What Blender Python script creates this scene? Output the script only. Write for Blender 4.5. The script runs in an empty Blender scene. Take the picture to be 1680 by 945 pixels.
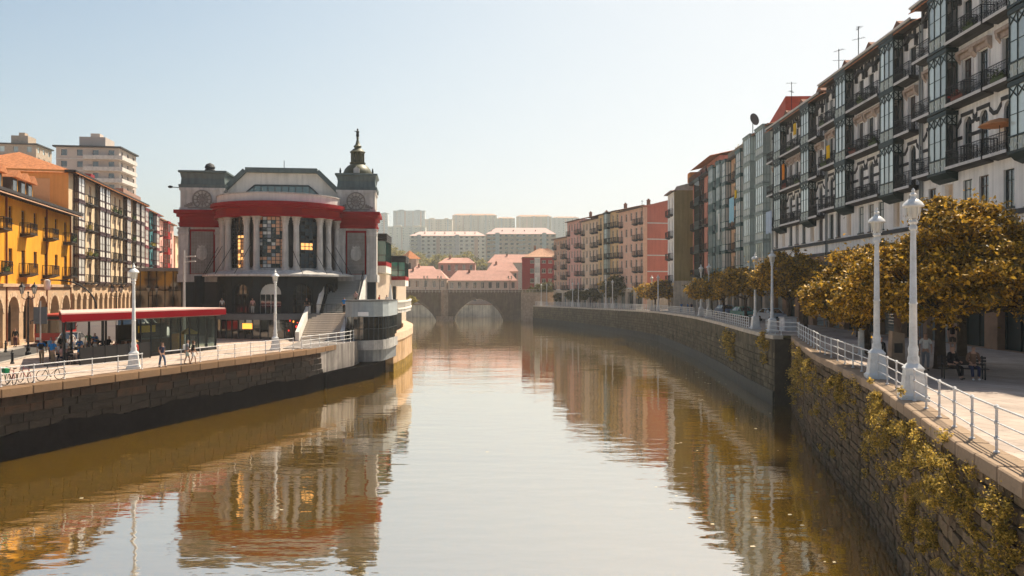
import bpy, math, random
import numpy as np
from mathutils import Vector, Matrix
random.seed(7)
RNG = np.random.default_rng(11)
SC = bpy.context.scene
COL = SC.collection
PI = math.pi
R = math.radians

# ------------------------------------------------------------------ camera, sky, sun, exposure
CAMZ = 9.3                       # the water is z = 0
ZL, ZR = 3.9, 5.57               # left promenade, right promenade
cam_d = bpy.data.cameras.new('camera')
cam = bpy.data.objects.new('camera', cam_d); COL.objects.link(cam)
cam.location = (0, 0, CAMZ); cam.rotation_euler = (R(90), 0, 0)
cam_d.sensor_width = 36; cam_d.lens = 28.0; cam_d.clip_end = 6000; cam_d.clip_start = 0.2
cam_d.shift_y = 0.0009
SC.camera = cam
HAZE_D = 0.00021
SKY_V, SKY_S = 0.26, 5.5
SUN_AZ, SUN_EL = R(40), R(55)    # azimuth clockwise from +Y
world = bpy.data.worlds.new('World'); SC.world = world; world.use_nodes = True
wn, wl = world.node_tree.nodes, world.node_tree.links
wn.clear()
sky = wn.new('ShaderNodeTexSky'); sky.sky_type = 'NISHITA'; sky.sun_disc = False
sky.sun_elevation = SUN_EL; sky.sun_rotation = SUN_AZ
sky.air_density = 1.0; sky.dust_density = 2.2; sky.ozone_density = 1.2; sky.altitude = 0
hsv = wn.new('ShaderNodeHueSaturation'); hsv.inputs['Saturation'].default_value = 0.55; hsv.inputs['Value'].default_value = SKY_V
gam = wn.new('ShaderNodeGamma'); gam.inputs[1].default_value = 3.5
tint = wn.new('ShaderNodeMix'); tint.data_type = 'RGBA'; tint.blend_type = 'MULTIPLY'; tint.inputs[0].default_value = 1.0
tint.inputs[7].default_value = (0.90, 1.0, 0.945, 1)
soft = wn.new('ShaderNodeVectorMath'); soft.operation = 'ADD'; soft.inputs[1].default_value = (1.0, 1.0, 1.0)      # hazy sky: bright parts roll off, c/(1+c)
quo = wn.new('ShaderNodeVectorMath'); quo.operation = 'DIVIDE'
scl = wn.new('ShaderNodeVectorMath'); scl.operation = 'SCALE'; scl.inputs['Scale'].default_value = SKY_S
bg = wn.new('ShaderNodeBackground'); bg.inputs['Strength'].default_value = 0.1
wo = wn.new('ShaderNodeOutputWorld')
wl.new(sky.outputs[0], hsv.inputs['Color']); wl.new(hsv.outputs[0], gam.inputs[0]); wl.new(gam.outputs[0], tint.inputs[6])
wl.new(tint.outputs[2], soft.inputs[0]); wl.new(tint.outputs[2], quo.inputs[0]); wl.new(soft.outputs[0], quo.inputs[1]); wl.new(quo.outputs[0], scl.inputs[0])
wl.new(scl.outputs[0], bg.inputs['Color']); wl.new(bg.outputs[0], wo.inputs['Surface'])
sun_d = bpy.data.lights.new('sun', 'SUN'); sun_d.energy = 4.8; sun_d.angle = R(0.55); sun_d.color = (1.0, 0.87, 0.69)
sun = bpy.data.objects.new('sun', sun_d); COL.objects.link(sun)
SV = Vector((math.sin(SUN_AZ)*math.cos(SUN_EL), math.cos(SUN_AZ)*math.cos(SUN_EL), math.sin(SUN_EL)))
sun.rotation_euler = SV.to_track_quat('Z', 'Y').to_euler(); sun.location = SV*300
SC.view_settings.view_transform = 'Standard'; SC.view_settings.look = 'None'
SC.view_settings.exposure = 0.92; SC.view_settings.gamma = 1.0
SC.cycles.max_bounces = 8; SC.cycles.diffuse_bounces = 5; SC.cycles.glossy_bounces = 3
SC.cycles.transmission_bounces = 6; SC.cycles.transparent_max_bounces = 10; SC.cycles.volume_bounces = 1
SC.cycles.use_denoising = True

# ------------------------------------------------------------------ helpers
F = 1307.0
def WX(px, Y): return (px-840.0)*Y/F
def WZ(py, Y): return CAMZ + (474.0-py)*Y/F

class MB:
    def __init__(self): self.v = []; self.f = []
    def quad(self, a, b, c, d):
        n = len(self.v); self.v += [a, b, c, d]; self.f.append((n, n+1, n+2, n+3))
    def tri(self, a, b, c):
        n = len(self.v); self.v += [a, b, c]; self.f.append((n, n+1, n+2))
    def poly(self, pts):
        n = len(self.v); self.v += list(pts); self.f.append(tuple(range(n, n+len(pts))))
    def box(self, x0, x1, y0, y1, z0, z1):
        n = len(self.v)
        self.v += [(x0,y0,z0),(x1,y0,z0),(x1,y1,z0),(x0,y1,z0),(x0,y0,z1),(x1,y0,z1),(x1,y1,z1),(x0,y1,z1)]
        self.f += [(n+3,n+2,n+1,n),(n+4,n+5,n+6,n+7),(n,n+1,n+5,n+4),(n+1,n+2,n+6,n+5),(n+2,n+3,n+7,n+6),(n+3,n,n+4,n+7)]
        return self
    def hexa(self, P):
        n = len(self.v); self.v += [tuple(p) for p in P]
        self.f += [(n+3,n+2,n+1,n),(n+4,n+5,n+6,n+7),(n,n+1,n+5,n+4),(n+1,n+2,n+6,n+5),(n+2,n+3,n+7,n+6),(n+3,n,n+4,n+7)]
    def cbox(self, x0, x1, y0, y1, z0, z1, c=0.02):
        """box with chamfered top and vertical edges"""
        pl = [(x0+c,y0),(x1-c,y0),(x1,y0+c),(x1,y1-c),(x1-c,y1),(x0+c,y1),(x0,y1-c),(x0,y0+c)]
        ins = [(min(max(x,x0+c),x1-c), min(max(y,y0+c),y1-c)) for x, y in pl]
        n = len(self.v)
        self.v += [(x,y,z0) for x,y in pl]+[(x,y,z1-c) for x,y in pl]+[(x,y,z1) for x,y in ins]
        for k in range(8):
            j = (k+1) % 8
            self.f.append((n+k,n+j,n+8+j,n+8+k)); self.f.append((n+8+k,n+8+j,n+16+j,n+16+k))
        self.f.append(tuple(n+16+k for k in range(8))); self.f.append(tuple(n+k for k in reversed(range(8))))
        return self
    def prism(self, poly, z0, z1):
        """ccw polygon in xy extruded up"""
        n = len(self.v); m = len(poly)
        self.v += [(p[0],p[1],z0) for p in poly]+[(p[0],p[1],z1) for p in poly]
        for k in range(m): j = (k+1) % m; self.f.append((n+k,n+j,n+m+j,n+m+k))
        self.f.append(tuple(n+m+k for k in range(m))); self.f.append(tuple(n+k for k in reversed(range(m))))
        return self
    def prism_y(self, poly, y0, y1):
        """polygon in xz (ccw seen from -y) extruded along y"""
        n = len(self.v); m = len(poly)
        self.v += [(p[0],y0,p[1]) for p in poly]+[(p[0],y1,p[1]) for p in poly]
        for k in range(m): j = (k+1) % m; self.f.append((n+j,n+k,n+m+k,n+m+j))
        self.f.append(tuple(n+k for k in range(m))); self.f.append(tuple(n+m+k for k in reversed(range(m))))
        return self
    def prism_x(self, poly, x0, x1):
        """polygon in yz extruded along x"""
        n = len(self.v); m = len(poly)
        self.v += [(x0,p[0],p[1]) for p in poly]+[(x1,p[0],p[1]) for p in poly]
        for k in range(m): j = (k+1) % m; self.f.append((n+k,n+j,n+m+j,n+m+k))
        self.f.append(tuple(n+m+k for k in range(m))); self.f.append(tuple(n+k for k in reversed(range(m))))
        return self
    def tube(self, path, r, n=6, cap=True):
        path = [Vector(p) for p in path]; m = len(path)
        rs = r if isinstance(r, (list, tuple)) else [r]*m
        b = len(self.v); up0 = None
        for i, p in enumerate(path):
            t = (path[min(i+1, m-1)]-path[max(i-1, 0)])
            if t.length < 1e-9: t = Vector((0,0,1))
            t.normalize()
            if up0 is None:
                up0 = Vector((0,0,1)) if abs(t.z) < 0.9 else Vector((1,0,0))
            a = t.cross(up0)
            if a.length < 1e-4: a = t.cross(Vector((0,1,0)))
            a.normalize(); c = a.cross(t); up0 = c
            for k in range(n):
                q = 2*PI*(k+0.5)/n
                w = p + (a*math.cos(q)+c*math.sin(q))*rs[i]
                self.v.append((w.x,w.y,w.z))
        for i in range(m-1):
            for k in range(n):
                j = (k+1) % n
                self.f.append((b+i*n+k, b+(i+1)*n+k, b+(i+1)*n+j, b+i*n+j))
        if cap:
            self.f.append(tuple(b+k for k in range(n))); self.f.append(tuple(b+(m-1)*n+k for k in reversed(range(n))))
        return self
    def bar(self, p, q, w): return self.tube([p, q], w*0.707, 4)
    def lathe(self, prof, n=12, cx=0, cy=0, a0=0.0, a1=2*PI, cap=True):
        full = abs(a1-a0-2*PI) < 1e-6; cols = n if full else n+1; b = len(self.v)
        for r, z in prof:
            for k in range(cols):
                a = a0+(a1-a0)*k/n
                self.v.append((cx+r*math.cos(a), cy+r*math.sin(a), z))
        for i in range(len(prof)-1):
            for k in range(n):
                j = (k+1) % cols
                self.f.append((b+i*cols+k, b+i*cols+j, b+(i+1)*cols+j, b+(i+1)*cols+k))
        if cap and full:
            self.f.append(tuple(b+k for k in reversed(range(n)))); m = (len(prof)-1)*cols
            self.f.append(tuple(b+m+k for k in range(n)))
        return self
    def mesh(self, name, smooth=False):
        me = bpy.data.meshes.new(name); me.from_pydata(self.v, [], self.f)
        if smooth:
            me.polygons.foreach_set('use_smooth', [True]*len(me.polygons))
            try: me.set_sharp_from_angle(angle=R(40))
            except Exception: pass
        return me
    def build(self, name, m, parent=None, loc=(0,0,0), rz=0.0, smooth=False):
        me = self.mesh(name, smooth); me.materials.append(m)
        return put(name, me, parent, loc, rz)
def put(name, me, parent=None, loc=(0,0,0), rz=0.0, scale=None):
    o = bpy.data.objects.new(name, me); COL.objects.link(o); o.location = loc
    if rz: o.rotation_euler = (0,0,rz)
    if scale: o.scale = scale if isinstance(scale, (tuple,list)) else (scale,)*3
    if parent: o.parent = parent
    return o
CACHE = {}
def cached(key, fn, m, smooth=False):
    """mesh shared by alike pieces"""
    k = (key, m.name)
    if k not in CACHE:
        mb = MB(); fn(mb); me = mb.mesh(str(key[0]) if isinstance(key, tuple) else key, smooth); me.materials.append(m); CACHE[k] = me
    return CACHE[k]
def thing(name, label, cat, loc=(0,0,0), rz=0.0, group=None):
    o = bpy.data.objects.new(name, None); COL.objects.link(o); o.location = loc; o.rotation_euler = (0,0,rz)
    o.empty_display_size = 0.3
    return tag(o, label, cat, group)
def tag(o, label, cat, group=None, kind=None):
    o['label'] = label; o['category'] = cat
    if group: o['group'] = group
    if kind: o['kind'] = kind
    return o
def structure(o): o['kind'] = 'structure'; return o
KIDS = {}
def copy_tree(o, parent=None):
    c = o.copy(); COL.objects.link(c); c.parent = parent
    for ch in list(o.children): copy_tree(ch, c)
    return c

# ------------------------------------------------------------------ materials
MATS = {}
def M(name, col, rough=0.8, var=0.18, scale=1.5, bump=0.0, bscale=None, rnd=0.0, metal=0.0, spec=0.4, streak=0.0, dirt=None, dirt_amt=0.0, dirt_scale=0.35):
    if name in MATS: return MATS[name]
    m = bpy.data.materials.new(name); m.use_nodes = True; MATS[name] = m
    N, L = m.node_tree.nodes, m.node_tree.links
    b = N['Principled BSDF']; b.inputs['Roughness'].default_value = rough; b.inputs['Metallic'].default_value = metal
    b.inputs['Specular IOR Level'].default_value = spec*0.25 if rough >= 0.75 else spec
    tc = N.new('ShaderNodeTexCoord')
    no = N.new('ShaderNodeTexNoise'); no.inputs['Scale'].default_value = scale; no.inputs['Detail'].default_value = 6; no.inputs['Roughness'].default_value = 0.65
    L.new(tc.outputs['Object'], no.inputs['Vector'])
    mr = N.new('ShaderNodeMapRange'); mr.inputs[1].default_value = 0.28; mr.inputs[2].default_value = 0.72
    mr.inputs[3].default_value = 1-var*1.3; mr.inputs[4].default_value = 1+var
    L.new(no.outputs[0], mr.inputs[0])
    fac = mr.outputs[0]
    if rnd:
        oi = N.new('ShaderNodeObjectInfo'); mr2 = N.new('ShaderNodeMapRange'); mr2.inputs[3].default_value = 1-rnd; mr2.inputs[4].default_value = 1+rnd
        L.new(oi.outputs['Random'], mr2.inputs[0])
        mu = N.new('ShaderNodeMath'); mu.operation = 'MULTIPLY'; L.new(fac, mu.inputs[0]); L.new(mr2.outputs[0], mu.inputs[1]); fac = mu.outputs[0]
    if streak:
        mp = N.new('ShaderNodeMapping'); mp.inputs['Scale'].default_value = (2.2, 2.2, 0.12); L.new(tc.outputs['Object'], mp.inputs[0])
        n3 = N.new('ShaderNodeTexNoise'); n3.inputs['Scale'].default_value = 1.3; n3.inputs['Detail'].default_value = 5; L.new(mp.outputs[0], n3.inputs['Vector'])
        mr3 = N.new('ShaderNodeMapRange'); mr3.inputs[1].default_value = 0.42; mr3.inputs[2].default_value = 0.7; mr3.inputs[3].default_value = 1; mr3.inputs[4].default_value = 1-streak
        L.new(n3.outputs[0], mr3.inputs[0])
        mu = N.new('ShaderNodeMath'); mu.operation = 'MULTIPLY'; L.new(fac, mu.inputs[0]); L.new(mr3.outputs[0], mu.inputs[1]); fac = mu.outputs[0]
    vm = N.new('ShaderNodeVectorMath'); vm.operation = 'SCALE'; vm.inputs[0].default_value = col; L.new(fac, vm.inputs['Scale'])
    out = vm.outputs[0]
    if dirt is not None:
        n4 = N.new('ShaderNodeTexNoise'); n4.inputs['Scale'].default_value = dirt_scale; n4.inputs['Detail'].default_value = 8; n4.inputs['Roughness'].default_value = 0.7
        L.new(tc.outputs['Object'], n4.inputs['Vector'])
        mr4 = N.new('ShaderNodeMapRange'); mr4.inputs[1].default_value = 0.46; mr4.inputs[2].default_value = 0.66; mr4.inputs[3].default_value = 0; mr4.inputs[4].default_value = dirt_amt
        L.new(n4.outputs[0], mr4.inputs[0])
        mx = N.new('ShaderNodeMix'); mx.data_type = 'RGBA'; mx.inputs[7].default_value = (*dirt, 1); L.new(mr4.outputs[0], mx.inputs[0]); L.new(out, mx.inputs[6]); out = mx.outputs[2]
    L.new(out, b.inputs['Base Color'])
    if bump:
        n2 = N.new('ShaderNodeTexNoise'); n2.inputs['Scale'].default_value = bscale or scale*6; n2.inputs['Detail'].default_value = 5
        L.new(tc.outputs['Object'], n2.inputs['Vector'])
        bp = N.new('ShaderNodeBump'); bp.inputs['Strength'].default_value = bump; bp.inputs['Distance'].default_value = 0.05
        L.new(n2.outputs[0], bp.inputs['Height']); L.new(bp.outputs[0], b.inputs['Normal'])
    return m
def leafmat(name, col, col2, trans=0.45, scale=0.9):
    m = bpy.data.materials.new(name); m.use_nodes = True; MATS[name] = m
    N, L = m.node_tree.nodes, m.node_tree.links; N.clear()
    out = N.new('ShaderNodeOutputMaterial'); geo = N.new('ShaderNodeNewGeometry'); cr = N.new('ShaderNodeValToRGB')
    cr.color_ramp.elements[0].color = (*col, 1); cr.color_ramp.elements[1].color = (*col2, 1)
    e = cr.color_ramp.elements.new(0.55); e.color = (*[(a*0.62+b*0.38) for a, b in zip(col, col2)], 1)
    L.new(geo.outputs['Random Per Island'], cr.inputs[0])
    d = N.new('ShaderNodeBsdfPrincipled'); d.inputs['Roughness'].default_value = 0.55; d.inputs['Specular IOR Level'].default_value = 0.18
    t = N.new('ShaderNodeBsdfTranslucent'); mx = N.new('ShaderNodeMixShader'); mx.inputs[0].default_value = trans
    L.new(cr.outputs[0], d.inputs['Base Color'])
    g = N.new('ShaderNodeGamma'); g.inputs[1].default_value = 0.85; L.new(cr.outputs[0], g.inputs[0]); L.new(g.outputs[0], t.inputs[0])
    L.new(d.outputs[0], mx.inputs[1]); L.new(t.outputs[0], mx.inputs[2]); L.new(mx.outputs[0], out.inputs[0])
    return m
def glassmat(name, col, rough=0.04, spec=0.9, var=0.5, bump=0.0):
    m = M(name, col, rough=rough, var=0.1, rnd=var, spec=spec, bump=bump, bscale=0.8)
    m.node_tree.nodes['Principled BSDF'].inputs['IOR'].default_value = 1.7
    return m
def emit(name, col, s):
    m = bpy.data.materials.new(name); m.use_nodes = True; MATS[name] = m
    b = m.node_tree.nodes['Principled BSDF']; b.inputs['Base Color'].default_value = (*col, 1)
    b.inputs['Emission Color'].default_value = (*col, 1); b.inputs['Emission Strength'].default_value = s
    return m

G_DARK = glassmat('dark_glass', (0.016, 0.022, 0.025))
G_SKY = glassmat('sky_glass', (0.42, 0.50, 0.48), spec=1.0, var=0.4)  # pale base colour stands in for sky reflected in the panes
G_WHITE = M('curtained_glass', (0.55, 0.56, 0.52), rough=0.12, var=0.1, rnd=0.3, spec=0.7)
G_BROWN = glassmat('brown_glass', (0.05, 0.035, 0.03))
IRON = M('black_iron', (0.010, 0.013, 0.016), rough=0.55, var=0.2, spec=0.25)
TEAL = M('dark_green_paint', (0.006, 0.024, 0.025), rough=0.5, var=0.25, spec=0.25)
WHITE_P = M('white_paint', (0.72, 0.72, 0.70), rough=0.4, var=0.10, scale=3, spec=0.5, dirt=(0.32,0.27,0.20), dirt_amt=0.35, dirt_scale=2.5)
WHITE_W = M('white_render', (0.90, 0.87, 0.82), rough=0.9, var=0.08, scale=0.5, streak=0.22, bump=0.08, bscale=18)
CREAM = M('cream_stone', (0.58, 0.50, 0.40), rough=0.9, var=0.2, scale=1.2, streak=0.25, bump=0.15, bscale=9)
DKWOOD = M('dark_timber', (0.035, 0.028, 0.026), rough=0.6, var=0.3)
TILE = M('roof_tile', (0.42, 0.17, 0.075), rough=0.85, var=0.35, scale=3, rnd=0.1, bump=0.3, bscale=12)
TILE_P = M('pale_roof_tile', (0.50, 0.30, 0.20), rough=0.85, var=0.3, scale=2, bump=0.3, bscale=8)
FRAME_W = M('white_frame', (0.66, 0.63, 0.57), rough=0.5, var=0.12)
FRAME_B = M('brown_frame', (0.075, 0.035, 0.022), rough=0.5, var=0.2)
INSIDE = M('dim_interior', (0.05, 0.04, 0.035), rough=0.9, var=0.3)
# ------------------------------------------------------------------ setting: water, banks, quay walls
R_NEAR = [(4.2,-12),(7.5,5),(9.6,14),(10.8,19.3),(12.6,25.5),(14.5,32.3),(17.4,46),(21.5,61),(22.3,63.5)]
R_FAR = [(20.9,63.5),(21.6,73),(23.2,88),(24.5,104),(25.4,122),(25.9,140),(24.6,152),(20.3,175),(14.4,200),(7.8,222),(3.6,234)]
L_NEAR = [(-46.0,-12),(-41.7,0),(-27.4,42.6),(-18.2,70),(-16.3,80)]
L_FAR = [(-13.35,89.5),(-13.2,91),(-13.0,96),(-13.3,106),(-14.6,116),(-17,127),(-24,160),(-36,200),(-39,234),(-42,262)]
def lerp_poly(poly, ds):
    """points every ds along a polyline with directions"""
    out = []; acc = 0.0; nxt = 0.0
    for (a, b) in zip(poly[:-1], poly[1:]):
        a, b = Vector(a), Vector(b); L_ = (b-a).length; d = (b-a)/L_
        while nxt <= acc+L_+1e-6:
            p = a+d*(nxt-acc); out.append((p, d)); nxt += ds
        acc += L_
    return out
def at_y(poly, y):
    for (a, b) in zip(poly[:-1], poly[1:]):
        if min(a[1],b[1]) <= y <= max(a[1],b[1]): return a[0]+(b[0]-a[0])*(y-a[1])/((b[1]-a[1]) or 1)
    return poly[-1][0]
def zr(y):                                   # the right promenade falls slightly towards the old bridge
    return ZR - 0.95*min(max((y-110)/110, 0), 1)

wm = bpy.data.materials.new('river_water'); wm.use_nodes = True
N, L = wm.node_tree.nodes, wm.node_tree.links; N.clear()
o_ = N.new('ShaderNodeOutputMaterial'); tc = N.new('ShaderNodeTexCoord')
dif = N.new('ShaderNodeSubsurfaceScattering'); dif.falloff = 'BURLEY'; dif.inputs['Scale'].default_value = 1.0; dif.inputs['Radius'].default_value = (6.0, 5.0, 4.0); glo = N.new('ShaderNodeBsdfGlossy'); glo.inputs['Roughness'].default_value = 0.035
glo.inputs['Color'].default_value = (0.98, 0.97, 0.93, 1)
nz = N.new('ShaderNodeTexNoise'); nz.inputs['Scale'].default_value = 0.05; nz.inputs['Detail'].default_value = 4
cr = N.new('ShaderNodeValToRGB'); cr.color_ramp.elements[0].position = 0.3; cr.color_ramp.elements[1].position = 0.7
cr.color_ramp.elements[0].color = (0.15, 0.082, 0.003, 1); cr.color_ramp.elements[1].color = (0.19, 0.105, 0.005, 1)
L.new(tc.outputs['Object'], nz.inputs['Vector']); L.new(nz.outputs[0], cr.inputs[0]); L.new(cr.outputs[0], dif.inputs['Color'])
mp = N.new('ShaderNodeMapping'); mp.inputs['Scale'].default_value = (0.45, 1.0, 1.0); mp.inputs['Rotation'].default_value = (0,0,R(8)); L.new(tc.outputs['Object'], mp.inputs[0])
n1 = N.new('ShaderNodeTexNoise'); n1.inputs['Scale'].default_value = 1.1; n1.inputs['Detail'].default_value = 3; n1.inputs['Roughness'].default_value = 0.5
n2 = N.new('ShaderNodeTexNoise'); n2.inputs['Scale'].default_value = 0.22; n2.inputs['Detail'].default_value = 2
L.new(mp.outputs[0], n1.inputs['Vector']); L.new(mp.outputs[0], n2.inputs['Vector'])
n3 = N.new('ShaderNodeTexNoise'); n3.inputs['Scale'].default_value = 0.035; n3.inputs['Detail'].default_value = 2   # calmer and rougher patches
L.new(mp.outputs[0], n3.inputs['Vector'])
mr = N.new('ShaderNodeMapRange'); mr.inputs[1].default_value = 0.35; mr.inputs[2].default_value = 0.65; mr.inputs[3].default_value = 0.45; mr.inputs[4].default_value = 1.15
L.new(n3.outputs[0], mr.inputs[0])
mu = N.new('ShaderNodeMath'); mu.operation = 'MULTIPLY'; L.new(n1.outputs[0], mu.inputs[0]); L.new(mr.outputs[0], mu.inputs[1])
ad = N.new('ShaderNodeMath'); ad.operation = 'MULTIPLY_ADD'; ad.inputs[1].default_value = 1.6; L.new(n2.outputs[0], ad.inputs[0]); L.new(mu.outputs[0], ad.inputs[2])
bp = N.new('ShaderNodeBump'); bp.inputs['Strength'].default_value = 0.6; bp.inputs['Distance'].default_value = 0.034
L.new(ad.outputs[0], bp.inputs['Height']); L.new(bp.outputs[0], glo.inputs['Normal'])
fr0 = N.new('ShaderNodeFresnel'); fr0.inputs['IOR'].default_value = 1.45; L.new(bp.outputs[0], fr0.inputs['Normal'])
fr = N.new('ShaderNodeMath'); fr.operation = 'MULTIPLY_ADD'; fr.inputs[1].default_value = 0.36; fr.inputs[2].default_value = 0.64; L.new(fr0.outputs[0], fr.inputs[0])
mx = N.new('ShaderNodeMixShader'); L.new(fr.outputs[0], mx.inputs[0]); L.new(dif.outputs[0], mx.inputs[1]); L.new(glo.outputs[0], mx.inputs[2]); L.new(mx.outputs[0], o_.inputs[0])
mb = MB(); mb.quad((-70,-30,0),(60,-30,0),(60,275,0),(-70,275,0)); structure(mb.build('river_water', wm))

PAVE = M('pale_paving', (0.47, 0.375, 0.305), rough=0.85, var=0.14, scale=0.7, bump=0.12, bscale=14, dirt=(0.22,0.18,0.15), dirt_amt=0.5, dirt_scale=0.5)
PAVE_R = M('promenade_paving', (0.43, 0.355, 0.30), rough=0.85, var=0.14, scale=0.7, bump=0.12, bscale=14, dirt=(0.2,0.17,0.15), dirt_amt=0.4, dirt_scale=0.4)
ASPH = M('asphalt', (0.07, 0.068, 0.066), rough=0.9, var=0.2, scale=3, bump=0.2, bscale=40)
# left bank sheet (inset from the quay edge so that the wall's coping carries the edge)
for m_ in (PAVE, PAVE_R):        # faint slab joints
    N, L = m_.node_tree.nodes, m_.node_tree.links; b_ = N['Principled BSDF']; tcn = N.new('ShaderNodeTexCoord'); bk = N.new('ShaderNodeTexBrick')
    bk.inputs['Scale'].default_value = 1.0; bk.inputs['Mortar Size'].default_value = 0.012; bk.inputs['Brick Width'].default_value = 1.1; bk.inputs['Row Height'].default_value = 0.55
    bk.inputs['Color1'].default_value = (1,1,1,1); bk.inputs['Color2'].default_value = (.9,.89,.88,1); bk.inputs['Mortar'].default_value = (.55,.52,.5,1)
    mpn = N.new('ShaderNodeMapping'); mpn.inputs['Rotation'].default_value = (0,0,R(72)); L.new(tcn.outputs['Object'], mpn.inputs[0]); L.new(mpn.outputs[0], bk.inputs['Vector'])
    src_ = b_.inputs['Base Color'].links[0].from_socket; ml = N.new('ShaderNodeMix'); ml.data_type = 'RGBA'; ml.blend_type = 'MULTIPLY'; ml.inputs[0].default_value = 1
    L.new(src_, ml.inputs[6]); L.new(bk.outputs['Color'], ml.inputs[7]); L.new(ml.outputs[2], b_.inputs['Base Color'])
def inset(poly, d):
    out = []
    for i, p in enumerate(poly):
        a, b = Vector(poly[max(i-1,0)]), Vector(poly[min(i+1,len(poly)-1)])
        t = (b-a).normalized(); nrm = Vector((-t.y, t.x)); q = Vector(p)+nrm*d; out.append((q.x, q.y))
    return out
mb = MB()
edge = inset(L_NEAR, 1.0)+[(-20,84),(-20,127),(-26,162),(-38,200),(-41,234),(-44,262)]
for a, b in zip(edge[:-1], edge[1:]): mb.quad((-260,a[1],ZL),(a[0],a[1],ZL),(b[0],b[1],ZL),(-260,b[1],ZL))
structure(mb.build('left_promenade', PAVE))
mb = MB()
eR = [(-q[0],q[1]) for q in inset([(-p[0],p[1]) for p in R_NEAR], 0.6)]
eR2 = [(-q[0],q[1]) for q in inset([(-p[0],p[1]) for p in R_FAR], 0.6)]
edge = eR+[(21.6,63.6)]+eR2[1:]+[(4.2,262)]
for a, b in zip(edge[:-1], edge[1:]): mb.quad((a[0],a[1],zr(a[1])),(240,a[1],zr(a[1])),(240,b[1],zr(b[1])),(b[0],b[1],zr(b[1])))
structure(mb.build('right_promenade', PAVE_R))
# street in front of the left arcades, kerbs
def left_strip(x_off0, x_off1, y0, y1, z):
    mb = MB(); n = 20
    for k in range(n):
        ya, yb = y0+(y1-y0)*k/n, y0+(y1-y0)*(k+1)/n
        fa, fb = -46.0-0.26*(ya-71.5), -46.0-0.26*(yb-71.5)
        mb.quad((fa+x_off0,ya,z),(fa+x_off1,ya,z),(fb+x_off1,yb,z),(fb+x_off0,yb,z))
    return mb
structure(left_strip(1.6, 5.2, 30, 180, ZL+0.004).build('street_asphalt', ASPH))
KERB = M('kerb_stone', (0.36,0.33,0.29), rough=0.9, var=0.2, scale=2)
for a_, b_ in ((1.25,1.55),(5.25,5.5)):
    mbk = MB(); n = 30
    for k in range(n):
        ya, yb = 30+150*k/n, 30+150*(k+1)/n-0.02
        fa, fb = -46.0-0.26*(ya-71.5), -46.0-0.26*(yb-71.5)
        mbk.hexa([(fa+a_,ya,ZL-0.05),(fa+b_,ya,ZL-0.05),(fb+b_,yb,ZL-0.05),(fb+a_,yb,ZL-0.05),(fa+a_,ya,ZL+0.1),(fa+b_,ya,ZL+0.1),(fb+b_,yb,ZL+0.1),(fb+a_,yb,ZL+0.1)])
    structure(mbk.build('kerb', KERB))

# ---- quay walls
STONE = M('quay_stone', (0.19, 0.13, 0.08), rough=0.9, var=0.35, scale=2.2, bump=0.6, bscale=9, rnd=0.4, dirt=(0.06,0.055,0.03), dirt_amt=0.75, dirt_scale=0.9)
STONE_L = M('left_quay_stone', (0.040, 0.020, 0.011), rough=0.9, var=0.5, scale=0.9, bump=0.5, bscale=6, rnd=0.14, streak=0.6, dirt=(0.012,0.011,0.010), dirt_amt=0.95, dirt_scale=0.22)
MORTAR = M('wall_core', (0.05, 0.042, 0.032), rough=0.95, var=0.3, scale=1.5, bump=0.5, bscale=10)
COPING = M('coping_stone', (0.36, 0.26, 0.18), rough=0.9, var=0.25, scale=1.4, bump=0.35, bscale=12, rnd=0.16, dirt=(0.16,0.12,0.08), dirt_amt=0.6, dirt_scale=0.8)
ALGAE = M('wet_algae_wall', (0.035, 0.036, 0.022), rough=0.7, var=0.4, scale=1.2, bump=0.5, bscale=8)
def ribbon(mb, poly, side, z0, z1, t0, t1):
    """solid strip along a polyline; side=+1: land is on the right of travel; from t0 to t1 landwards"""
    pts = []
    for i, p in enumerate(poly):
        a, b = Vector(poly[max(i-1,0)]), Vector(poly[min(i+1,len(poly)-1)])
        t = (b-a).normalized(); nr = Vector((t.y, -t.x))*side; q = Vector(p); pts.append((q+nr*t0, q+nr*t1))
    zf = z1 if callable(z1) else (lambda y: z1)
    for (a0, a1), (b0, b1) in zip(pts[:-1], pts[1:]):
        za, zb = zf(a0.y), zf(b0.y)
        P = [(a0.x,a0.y,z0),(a1.x,a1.y,z0),(b1.x,b1.y,z0),(b0.x,b0.y,z0),(a0.x,a0.y,za),(a1.x,a1.y,za),(b1.x,b1.y,zb),(b0.x,b0.y,zb)]
        if side < 0: P = [P[1],P[0],P[3],P[2],P[5],P[4],P[7],P[6]]
        mb.hexa(P)
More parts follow.
